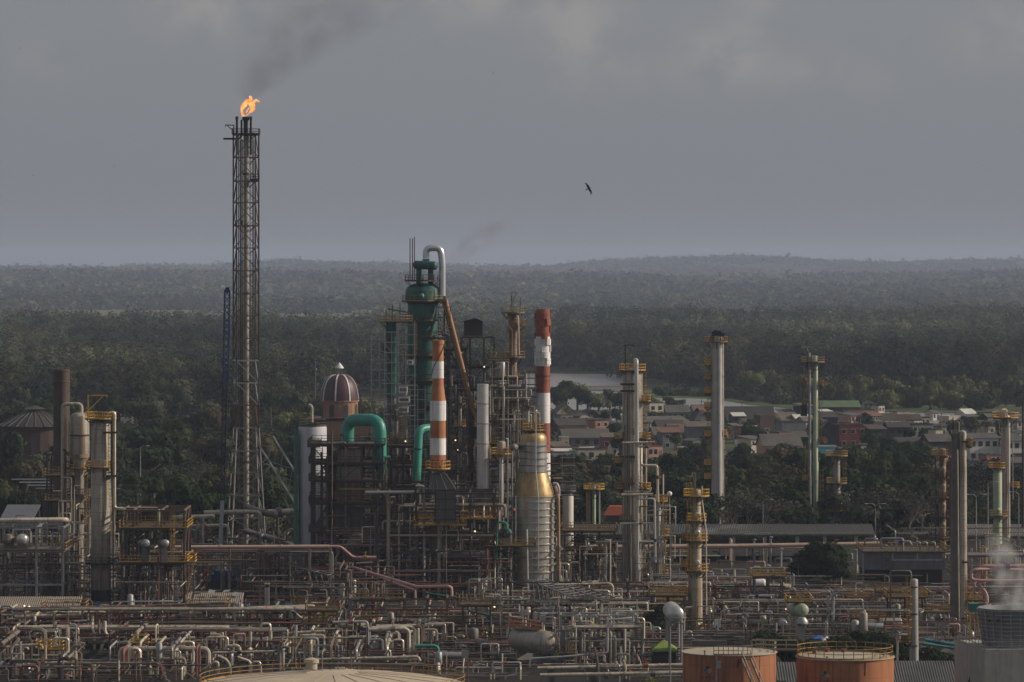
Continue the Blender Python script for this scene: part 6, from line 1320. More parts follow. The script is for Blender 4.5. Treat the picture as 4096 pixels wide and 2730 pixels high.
def house(label, px0, px1, pb, pe, pr, wall, roof, kind='gable_s', yaw=16, dep=None, wins=2, door=True, rows=1, cat='house', side=None, wincol=None):
    global HN; HN += 1
    d = G(pb); w = S(px1-px0, d); HPOS.append((X((px0+px1)/2, d), d+4)); dep = dep or min(11, max(5, w*.8)); h = (pb-pe)*d/F; hr = max(.2, (pe-pr)*d/F); yw = R(yaw)
    w = max(2.5, (w-dep*abs(math.sin(yw)))/math.cos(yw)) if w > dep*.7 else w*.8
    cx = X((px0+px1)/2, d); cy = d+dep/2; root = thing('house', label, cat, (cx, cy, 0), 'houses of the town'); ca, sa = math.cos(yw), math.sin(yw)
    def T(u, v, z): return Vector((cx+u*ca-v*sa, cy+u*sa+v*ca, z))
    hw, hd = w/2, dep/2; mb = MB(); q = [(-hw,-hd),(hw,-hd),(hw,hd),(-hw,hd)]; mb.mi = 0
    for i in range(4):
        mb.mi = 1 if (side and i in (1, 3)) else 0
        a, b = q[i], q[(i+1) % 4]; mb.quad(T(*a,0), T(*b,0), T(*b,h), T(*a,h))
    mb.mi = 0; zr = h+hr
    if kind == 'gable_f': mb.quad(T(-hw,-hd,h), T(hw,-hd,h), T(0,-hd,zr)); mb.quad(T(hw,hd,h), T(-hw,hd,h), T(0,hd,zr))
    if kind == 'gable_s': mb.quad(T(hw,-hd,h), T(hw,hd,h), T(hw,0,zr)); mb.quad(T(-hw,hd,h), T(-hw,-hd,h), T(-hw,0,zr))
    if kind == 'flat': mb.quad(T(-hw,-hd,h-.25), T(hw,-hd,h-.25), T(hw,hd,h-.25), T(-hw,hd,h-.25))
    mb.build('wall', [WM[wall], WM[side or wall]], root, smooth=False)
    o = .45; rb = MB()
    def slab(p): 
        n = [x+Vector((0,0,-.14)) for x in p]; rb.quad(*p); rb.quad(*n[::-1])
        for i in range(len(p)): rb.quad(p[i], n[i], n[(i+1) % len(p)], p[(i+1) % len(p)])
    sl = hr/hd*o if kind == 'gable_s' else 0; sf = hr/hw*o
    if kind == 'gable_s': slab([T(-hw-o,-hd-o,h-sl+.05), T(hw+o,-hd-o,h-sl+.05), T(hw+o,0,zr+.05), T(-hw-o,0,zr+.05)]); slab([T(hw+o,hd+o,h-sl+.05), T(-hw-o,hd+o,h-sl+.05), T(-hw-o,0,zr+.05), T(hw+o,0,zr+.05)])
    elif kind == 'gable_f': slab([T(-hw-o,-hd-o,h-sf+.05), T(0,-hd-o,zr+.05), T(0,hd+o,zr+.05), T(-hw-o,hd+o,h-sf+.05)]); slab([T(0,-hd-o,zr+.05), T(hw+o,-hd-o,h-sf+.05), T(hw+o,hd+o,h-sf+.05), T(0,hd+o,zr+.05)])
    elif kind == 'shed': slab([T(-hw-o,-hd-o,h+.08), T(hw+o,-hd-o,h+.08), T(hw+o,hd+o,h+hr+.08), T(-hw-o,hd+o,h+hr+.08)])
    elif kind == 'hip': 
        for a, b, c in (((-hw-o,-hd-o),(hw+o,-hd-o),(0,0)),((hw+o,-hd-o),(hw+o,hd+o),(0,0)),((hw+o,hd+o),(-hw-o,hd+o),(0,0)),((-hw-o,hd+o),(-hw-o,-hd-o),(0,0))): slab([T(*a,h+.02), T(*b,h+.02), T(*c,zr)])
    elif kind == 'flat':
        for (u0,v0,u1,v1) in ((-hw-.1,-hd-.1,hw+.1,-hd+.12),(-hw-.1,hd-.12,hw+.1,hd+.1),(-hw-.1,-hd+.125,-hw+.12,hd-.125),(hw-.12,-hd+.125,hw+.1,hd-.125)):
            a = [T(u0,v0,h), T(u1,v0,h), T(u1,v1,h), T(u0,v1,h)]; b = [p+Vector((0,0,.35)) for p in a]; rb.quad(*b)
            for i in range(4): rb.quad(a[i], a[(i+1)%4], b[(i+1)%4], b[i])
    rb.build('roof', RM[roof], root, smooth=False)
    fr = h/rows
    for rr in range(rows):
        for i in range(wins):
            if door and rr == 0 and i == wins-1 and wins > 1: continue
            u = -hw+w*(i+.5)/wins; ww, wh = min(1.3, w/wins*.5), min(1.3, fr*.45); z = fr*rr+fr*.32
            f = MB(); f.quad(T(u-ww/2-.12,-hd-.05,z-.12), T(u+ww/2+.12,-hd-.05,z-.12), T(u+ww/2+.12,-hd-.05,z+wh+.12), T(u-ww/2-.12,-hd-.05,z+wh+.12)); wf = f.build('window', WM[wincol or ('white' if HN % 2 else 'dark')], root, smooth=False)
            g = MB(); g.quad(T(u-ww/2,-hd-.08,z), T(u+ww/2,-hd-.08,z), T(u+ww/2,-hd-.08,z+wh), T(u-ww/2,-hd-.08,z+wh)); g.build('pane', glass, wf, smooth=False)
    if door and wins > 1:
        u = -hw+w*(wins-.5)/wins; f = MB(); f.quad(T(u-.5,-hd-.05,0), T(u+.5,-hd-.05,0), T(u+.5,-hd-.05,2.1), T(u-.5,-hd-.05,2.1)); f.build('door', WM['brown' if HN % 3 else 'grey'], root, smooth=False)
    return root
HS = [('pale brick gabled house right of the red and white chimney',2206,2300,1690,1650,1616,'stain','tan','gable_f'),('dark grey barn with a broad gable between brick house and broad stained column',2296,2420,1722,1678,1640,'dark','dark','gable_f'),('small white house with one dark window left of the broad stained column',2428,2500,1690,1652,1645,'white','grey','flat',20,None,1),
 ('long dark roofed row house under the pale brick house',2200,2420,1730,1700,1676,'dark','dark','gable_s'),('ruined bare orange brick house left of the utility pole',2236,2345,1752,1712,1700,'brick','clay','flat',14,None,3),('long low grey house with a white fascia and red end',2236,2440,1790,1750,1718,'grey','grey','gable_s',8,None,5),('red walled house with a white porch touching the broad stained column',2400,2490,1800,1750,1735,'red','tan','shed',10,None,3),('small cream box house beside the foot of the red and white chimney',2236,2275,1802,1752,1748,'cream','white','flat',10,None,1),
 ('low white shed roof below the small cream box house',2205,2300,1840,1806,1798,'white','white','shed',8,None,0,False),('flat roofed pale house with blue water tanks above the dark tree',2290,2420,1842,1800,1792,'cream','grey','flat',12,None,3),('low blue-grey house left of the leafy dark trees below the town',2210,2330,1868,1832,1818,'grey','grey','shed',8,None,2),
 ('cream two-storey house just right of the broad stained column head',2570,2655,1690,1614,1610,'cream','grey','flat',24,None,2,True,2),('white low house in front of the cream two-storey house',2560,2640,1702,1664,1655,'white','grey','shed',18,None,2),('grey house with a patched pale roof left of the tall pale column',2652,2760,1682,1648,1622,'grey','grey','gable_s',10,None,4),('grey roofed house touching the tall pale column, riverside',2762,2862,1680,1645,1620,'grey','tan','gable_s',10,None,3),
 ('long bright white wall house with a sloping top',2566,2760,1722,1690,1668,'white','grey','shed',26,7,2,False),('house with a dark hipped roof left of the tall pale column',2752,2868,1712,1682,1640,'dark','dark','hip'),('grey house with a tan roof and white framed windows above the trees',2598,2742,1785,1738,1710,'grey','tan','gable_s',10,None,4),('dark low roofed house behind the grey house with the tan roof',2612,2740,1732,1706,1682,'dark','dark','gable_s',12),('plain blue-grey block house with a rusty slatted roof',2740,2860,1788,1708,1690,'grey','tan','shed',6,None,1,False),
 ('house under a very broad dark roof right of the tall pale column',2895,3100,1720,1680,1628,'dark','dark','gable_s',8,10,2),('small orange house right of the tall pale column',2888,2930,1752,1712,1704,'orange','tan','flat',25,None,1),('tan weathered house beside the small orange house',2922,2962,1758,1706,1696,'stain','tan','shed',25,None,1),('house with a peeling stained white wall',2962,3024,1756,1690,1676,'stain','brown','shed',22,None,2),('tall dark brown brick house with a pale edge',3018,3098,1760,1664,1655,'brown','tan','flat',20,None,1,False),
 ('tan gabled house left of the slim patched green column',3080,3204,1702,1676,1652,'cream','tan','gable_s',28),('grey block house with unpainted walls below the tan gabled house',3108,3225,1770,1690,1684,'grey','grey','flat',12,None,2),('pink and white bungalow with a grey pitched roof above the trees',3030,3208,1838,1780,1738,'pink','grey','gable_s',14,8,4),('dark roofed house behind the pink and white bungalow',3060,3230,1775,1748,1728,'dark','grey','gable_s',10),
 ('market hall with a long pale green roof by the river',3262,3440,1672,1628,1605,'dark','green','gable_s',4,12,0,False),('pink walled block at the end of the green roofed hall',3376,3452,1704,1642,1636,'pink','grey','flat',8,None,0,False),('cream walled block under an open steel roof frame',3446,3496,1702,1642,1636,'cream','grey','flat',8,None,0,False),('dark grey sheds right of the slim patched green column',3266,3380,1705,1668,1648,'dark','dark','gable_s',6),
 ('red brick building with two rows of white windows',3338,3468,1796,1702,1694,'red','grey','flat',10,9,3,False,2,'building','dark','white'),('dark gable house left of the red brick building',3282,3342,1800,1712,1686,'dark','grey','gable_f',4),('turquoise painted shop with a pale fascia',3266,3345,1838,1788,1782,'blue','white','flat',8,None,0,False),
 ('dark brown shack right of the red brick building',3462,3545,1800,1718,1702,'dark','brown','shed'),('large brown roofed house by the water',3498,3690,1712,1692,1660,'dark','brown','gable_s',8,10),('small orange walled house by the water near the power pole',3640,3694,1698,1678,1668,'orange','brown','shed',20),('dark row house with pale washing below the brown roofed house',3540,3640,1790,1708,1690,'dark','dark','gable_s',10,None,3,True,2),
 ('grey two-storey house with a lit window left of the power pole',3624,3735,1775,1700,1690,'grey','dark','flat',14,None,3,True,2),('house with a tall cream parapet under the power pole',3724,3766,1800,1722,1715,'cream','grey','flat',24,None,1),('dark shack with a white tin roof piece',3480,3560,1822,1786,1770,'dark','white','shed'),('dark low house behind the leafy tree top right',3560,3700,1830,1770,1752,'dark','dark','gable_s',10,None,2),('small house with a white triangular gable above the grey roof',3648,3698,1868,1845,1820,'white','grey','gable_f',4,None,1),
 ('long grey roofed house at the edge of the trees, right',3560,3765,1920,1872,1848,'grey','grey','gable_s',6,9,5),('grey roofed house behind the rusted lattice column',3690,3810,1832,1764,1738,'dark','grey','gable_s'),('white two-storey house between twin columns and beige column',3855,3995,1848,1752,1735,'white','grey','gable_s',12,None,4,True,2),('low house with pale arched gables below the white two-storey house',3858,3930,1908,1866,1844,'cream','grey','gable_f',6),('second pale gabled house front right beside it with a blue tank',3925,3990,1908,1866,1844,'cream','grey','gable_f',6),
 ('long flat grey house below the pale gabled fronts',3850,4010,1935,1898,1892,'grey','grey','flat',4,None,5),('dark long warehouse by the water at the far right',3800,4000,1735,1700,1684,'grey','dark','gable_s',6,12,4),('warehouse with pale panels at the right edge by the water',3990,4180,1740,1702,1686,'grey','dark','gable_s',6,12,4),('white house with tall windows behind the beige column',4010,4110,1850,1762,1745,'white','grey','gable_s',12,None,3,True,2),('grey house at the right edge below the white one',4020,4160,1900,1850,1832,'grey','grey','gable_s',8),('dark roofed house behind the twin tall columns',3800,3870,1790,1745,1722,'dark','brown','gable_s'),
 ('brick house with tall windows among the trees left of the crane',610,695,1868,1800,1786,'brick','grey','flat',10,None,3),('tiny white roofed house among the distant trees left of the flare stack',690,730,1545,1531,1526,'white','white','gable_s',8,None,0,False),('small white shed with a tin roof beside it among the trees',770,815,1535,1522,1517,'white','white','gable_s',8,None,0,False),('small pale house deep in the trees left of the crane',640,672,1560,1540,1530,'white','grey','gable_s',8,None,0,False),('green roofed hut behind the fallen lattice boom',1076,1105,1735,1700,1672,'grey','green','gable_f',4,None,0,False),('white roofed shed left of the church among the trees',1165,1235,1665,1645,1636,'white','white','shed',8,None,0,False),
 ('tiny green walled hut right of the brick house among trees',785,815,1640,1618,1606,'blue','grey','shed',8,None,0,False),('beige flat billboard-like building right of the broad beige column',478,532,1715,1660,1655,'cream','white','flat',4,4,0,False),('long low blue-windowed building at the left edge behind the round hut',-60,90,1715,1662,1625,'grey','brown','gable_s',4,10,6,False),('grey low house with white debris under the trees near the rusty chimney',100,215,1770,1738,1722,'dark','brown','shed',10,None,2)]
for h in HS: house(*h)
random.seed(31)
for d in (1300,1355,1410,1465,1520,1575,1630,1685):
    px = 2225+random.uniform(0,40)
    while px < 4140:
        x_ = X(px, d); wpx = random.uniform(58,105)*1450/d
        if all((x_-a)**2+((d-b_)*1.1)**2 > 64 for a, b_ in HPOS) and not (d > 1600 and 2200 < px < 2560) and not (d < 1340 and px < 3750 and random.random() < .6):
            pb = Y0+K/d; h = random.choice([2.8,3,3.3,3.3,5.6])*F/d; rf = random.uniform(.5,1.7)*F/d
            wl = random.choice(['dark','grey','white','cream','stain','white','dark','pink','white','brick','grey','cream']); rfm_ = random.choice(['dark','dark','grey','grey','grey','tan','clay','white','dark']); kd = random.choice(['gable_s','flat','shed','flat','gable_f','shed','gable_s','flat'])
            wn = {'dark':'dark','grey':'grey','cream':'cream','stain':'stained','brown':'brown','pink':'pink','white':'white','brick':'brick'}[wl]; kn = {'gable_s':'gabled','shed':'lean-to','flat':'flat roofed','gable_f':'front gabled','hip':'hip roofed'}[kd]; rn = {'clay':'clay red'}.get(rfm_, rfm_)
            tier = 'toward the trees' if d < 1400 else 'mid town' if d < 1560 else 'toward the river'; w_ = near(px)
            lb, _ = uniq(['%s %s house with %s roof %s' % (wn, kn, rn, w_), '%s %s house %s, %s' % (wn, kn, w_, tier), '%s roofed %s house %s, %s' % (rn, kn, w_, tier), 'another %s house %s, %s' % (wn, w_.replace('at the right edge','far right'), tier), 'low %s house %s, %s' % (kn, w_, tier), 'plain %s walled house %s, %s' % (wn, w_, tier), 'house with %s roof %s, %s' % (rn, w_, tier)])
            house(lb, px-wpx/2, px+wpx/2, pb, pb-h, pb-h-rf, wl, rfm_, kd, random.uniform(14,40), None, random.choice([1,2,3,2]), True, 2 if h*d/F > 5 else 1)
        px += wpx*random.uniform(.72,1.05)
for px, d, h, r, t in ((2480,1340,7,3.5,0),(2700,1400,6,3,2),(2850,1330,7,4,0),(3030,1460,6,3,2),(3240,1350,6.5,3.4,0),(3520,1330,7.5,4,0),(3560,1300,8,4.6,5),(3480,1290,7,4,2),(3620,1290,7.5,4,0),(3150,1290,6.5,4,5),(3700,1450,5.5,3,0),(3820,1500,6,3,5),(2960,1290,7,4,0),(2760,1290,7,4,2)): tree(px, d, h, r, t, 0, None, 'trees in the town', 'in the town')
random.seed(91)
for i in range(26):
    d = random.uniform(1310, 1640); px = random.uniform(2240, 4090); tree(px, d, random.uniform(5, 8.5), random.uniform(2.6, 4.4), random.choice([0,0,2,5,1]), random.randrange(3), None, 'trees in the town', 'among houses')
# round hut with ribbed conical roof
d = 1160; x = X(140,d); root = thing('round_hut', 'round building with a ribbed dark conical roof left of the rusty chimney', 'building', (x, d, 0)); r = S(150,d)
MB().lathe(x, d, [(r*.9, 0), (r*.9, Z(1702,d))], 24).build('wall', WM['brown'], root, smooth=False)
MB().lathe(x, d, [(r, Z(1704,d)), (r*.55, Z(1668,d)), (r*.18, Z(1643,d))], 24).build('roof', RM['dark'], root, smooth=False)
MB().lathe(x, d, [(r*.13, Z(1645,d)), (r*.13, Z(1636,d)), (r*.3, Z(1637,d)), (.05, Z(1622,d))], 16).build('lantern', RM['brown'], root, smooth=False)
mb = MB()
for i in range(24):
    a = R(15*i+7); pr = [(r*1.005, Z(1703,d)), (r*.55, Z(1667,d)), (r*.18, Z(1642,d))]
    for (r0, z0), (r1, z1) in zip(pr, pr[1:]): mb.bar((x+r0*math.cos(a), d+r0*math.sin(a), z0+.05), (x+r1*math.cos(a), d+r1*math.sin(a), z1+.05), .15)
mb.build('roof_rib', grey, root, smooth=False)
# church
d = 1290; x = X(1358,d); root = thing('church', 'church with a maroon white-ribbed dome and cross behind the plant', 'church', (x, d, 0)); r = S(76,d)
mar = mat('dome_maroon', (.062,.017,.02), (.042,.013,.016), .5, 0, .5); och = mat('church_ochre', (.29,.16,.095), (.22,.12,.07), .85, 0, .4, streak=(.2,.11,.07), streak_amt=.4)
MB().box(x-11, x+11, d-8, d+22, 0, Z(1668,d)-1.2).build('nave', och, root, smooth=False)
mb = MB(); zr = Z(1668,d)-1.2
for s in (-1, 1): mb.quad((x+s*11.5,d-8.5,zr),(x+s*11.5,d+22,zr),(x+s*3,d+22,zr+1.1),(x+s*3,d-8.5,zr+1.1)); 
mb.quad((x-3,d-8.5,zr+1.1),(x+3,d-8.5,zr+1.1),(x+3,d+22,zr+1.1),(x-3,d+22,zr+1.1)); mb.build('nave_roof', RM['clay'], root, smooth=False)
MB().lathe(x, d, [(r*.97, zr), (r*.97, Z(1608,d)), (r*1.03, Z(1607,d)), (r*1.03, Z(1602,d))], 24).build('drum', och, root, smooth=False)
for i in range(8):
    a = R(-90+22.5+45*i); c_ = Vector((x+r*.975*math.cos(a), d+r*.975*math.sin(a), 0)); mb = MB(); tn = Vector((-math.sin(a), math.cos(a), 0)); nn_ = Vector((math.cos(a), math.sin(a), 0))*.03
    pts = [c_+nn_+tn*(.75*u)+Vector((0,0,z)) for u, z in ((-1, zr+.6), (1, zr+.6), (1, Z(1625,d)), (.7, Z(1619,d)), (0, Z(1616,d)), (-.7, Z(1619,d)), (-1, Z(1625,d)))]; mb.quad(*pts); mb.build('arched_window', black, root, smooth=False)
zs = Z(1603,d); hd_ = Z(1500,d)-zs; pr = [(r*math.cos(t*math.pi/2*.9)**.8, zs+hd_*math.sin(t*math.pi/2)) for t in [i/10 for i in range(11)]]
MB().lathe(x, d, pr, 32).build('dome', mar, root)
for i in range(8):
    a = R(-90-10+45*i); mb = MB()
    for (r0, z0), (r1, z1) in zip(pr, pr[1:]): mb.bar((x+(r0+.02)*math.cos(a), d+(r0+.02)*math.sin(a), z0), (x+(r1+.02)*math.cos(a), d+(r1+.02)*math.sin(a), z1), .38, .25)
    mb.build('dome_rib', white, root, smooth=False)
zl_ = Z(1502,d)
for i in range(6): a = R(60*i+20); MB().bar((x+.85*math.cos(a), d+.85*math.sin(a), zl_-.3), (x+.85*math.cos(a), d+.85*math.sin(a), Z(1474,d)), .28).build('lantern_column', WM['stain'], root, smooth=False)
MB().lathe(x, d, [(1.35, Z(1474,d)), (1.2, Z(1470,d)), (.15, Z(1452,d)), (.02, Z(1449,d))], 16).build('lantern_roof', white, root)
mb = MB(); mb.bar((x,d,Z(1452,d)), (x,d,Z(1430,d)), .16); mb.bar((x-.6,d,Z(1438,d)), (x+.6,d,Z(1438,d)), .16); mb.build('cross', grey, root, smooth=False)
# poles, lamps, tanks of the town
def pole(px, d, pt, lab, cat='utility pole', arm=True, name='utility_pole'):
    root = thing(name, lab, cat, (X(px,d), d, 0)); MB().lathe(X(px,d), d, [(.16, 0), (.11, Z(pt,d))], 8).build('pole', grey, root)
    if arm: MB().box(X(px,d)-1, X(px,d)+1, d-.06, d+.06, Z(pt+8,d), Z(pt+6,d)).build('crossarm', grey, root, smooth=False); MB().lathe(X(px,d)+.4, d-.3, [(.25, Z(pt+50,d)), (.25, Z(pt+42,d))], 8).build('transformer', galv, root)
    return root
for px, d, pt, lb in ((3765,1500,1608,'tall utility pole with a transformer at the waterfront'),(2347,1470,1668,'utility pole with a grey box before the ruined brick house'),(2412,1640,1572,'thin pole left of the broad stained column by the river'),(3390,1420,1668,'utility pole before the red brick building'),(3442,1420,1662,'right pole before the red brick building'),(3182,1400,1700,'utility pole before the pink and white bungalow'),(3716,1560,1650,'short pole with a lamp near the waterfront'),(2806,1700,1600,'thin pole behind the tall pale column'),(2968,1700,1600,'thin pole on the far side of the broad dark roof'),(1262,1700,1432,'thin pole left of the church dome')): pole(px, d, pt, lb)
mb = MB(); a, b = P(3765, 1612, 1500), P(3380, 1700, 1520)
for k in range(12):
    for o in (0, 1.2): p, q = [a*(1-t_)+b*t_+Vector((0, o, -4*t_*(1-t_)*2.5)) for t_ in (k/12, (k+1)/12)]; mb.bar(p, q, .06)
o = mb.build('power_line', dark, smooth=False); tag(o, 'thin sagging power lines running left from the tall waterfront pole', 'power line')
def lamp(px, d, pt, lab, arms=(1,), h0=0, hd_=1.2, disc=False):
    root = thing('street_lamp', lab, 'street lamp', (X(px,d), d, h0)); x, z = X(px,d), Z(pt,d); MB().lathe(x, d, [(.13, h0), (.08, z)], 8).build('post', galv, root)
    if disc: MB().ball((x, d, z+.3), .55, .3, .55, 14, 8).build('lamp_head', lens, root); return root
    for s in arms:
        MB().tube([(x, d, z-.2), (x+s*hd_*.5, d, z+.35), (x+s*hd_*1.6, d, z+.35)], .06, 6).build('arm', galv, root); MB().box(x+s*hd_*1.6-.35, x+s*hd_*1.6+.35, d-.18, d+.18, z+.3, z+.42).build('lamp_head', lens, root, smooth=False)
    return root
lamp(562, 1060, 1790, 'street lamp among the trees right of the broad beige column'); lamp(3052, 930, 2005, 'small lamp post right of the tall pale column'); lamp(3502, 925, 2022, 'lamp post with two arms before the leafless trees', (-1, 1)); lamp(3905, 900, 1985, 'lamp post with two arms right of the twin tall columns', (-1, 1)); lamp(3952, 905, 1935, 'curved single arm lamp post left of the mint column', (1,)); lamp(4075, 905, 1975, 'lamp post behind the beige column at the right edge', (-1,)); lamp(2678, 900, 1982, 'white disc lamp on a slim post right of the slim grey column', disc=True)
lamp(2681, 598, 2482, 'thick tall lamp post in front of the lime tent', (1,)); lamp(720, 640, 2540, 'lamp post with a box floodlight in the front pipework', (1,), hd_=.4); lamp(1725, 655, 2545, 'lamp post with white floodlights right of the beige arch pipes', (1,), hd_=.8)
blt = mat('blue_plastic', (.03,.09,.28), (.025,.07,.22), .5, 0, 1)
for px, pb, d, lb in ((2296,1795,1405,'left'),(2312,1793,1407,'middle'),(2328,1795,1405,'right')): o = MB().lathe(X(px,d), d, [(.5, Z(pb,d)), (.55, Z(pb-10,d)), (.3, Z(pb-14,d))], 12).build('water_tank', blt); tag(o, lb+' blue water tank of three on the flat roofed pale house', 'water tank', 'blue water tanks')
for px, pb, d, lb in ((3880,1722,1560,'left'),(3895,1721,1562,'right')): o = MB().lathe(X(px,d), d, [(.6, Z(pb,d)), (.65, Z(pb-9,d)), (.3, Z(pb-12,d))], 12).build('water_tank', blt); tag(o, lb+' blue water tank before the dark long warehouse', 'water tank', 'blue water tanks')
d = 1440; root = thing('satellite_dish', 'white satellite dish tilted up on a dark roof, right', 'satellite dish', P(3628, 1756, d)); mb = MB()
c_ = P(3628, 1745, d); nrm = Vector((.75,-.25,.45)).normalized(); u = nrm.cross(Vector((0,0,1))).normalized(); v = nrm.cross(u)
ring = [[c_+u*(rr*math.cos(a))+v*(rr*math.sin(a))-nrm*(.25-.25*rr*rr) for a in [2*math.pi*k/14 for k in range(14)]] for rr in (.05,.5,.95)]
for p, q in zip(ring, ring[1:]):
    for k in range(14): mb.quad(p[k], p[(k+1)%14], q[(k+1)%14], q[k])
mb.build('dish', white, root); MB().bar(c_-nrm*.25, P(3628, 1756, d), .1).build('mount', grey, root, smooth=False)
# open steel roof frame on the cream block
d = G(1702); mb = MB()
for a, b in (((3456,1640),(3456,1612)),((3498,1655),(3498,1612)),((3456,1614),(3498,1614)),((3456,1614),(3477,1604)),((3477,1604),(3498,1614))):
    for o in (0, 6): mb.bar(P(*a, d)+Vector((0,o,0)), P(*b, d)+Vector((0,o,0)), .2)
for px in (3456, 3498): mb.bar(P(px, 1614, d), P(px, 1614, d)+Vector((0,6,0)), .2)
o = mb.build('roof_frame', galv, smooth=False); tag(o, 'open white steel roof frame on the cream walled block', 'roof frame')
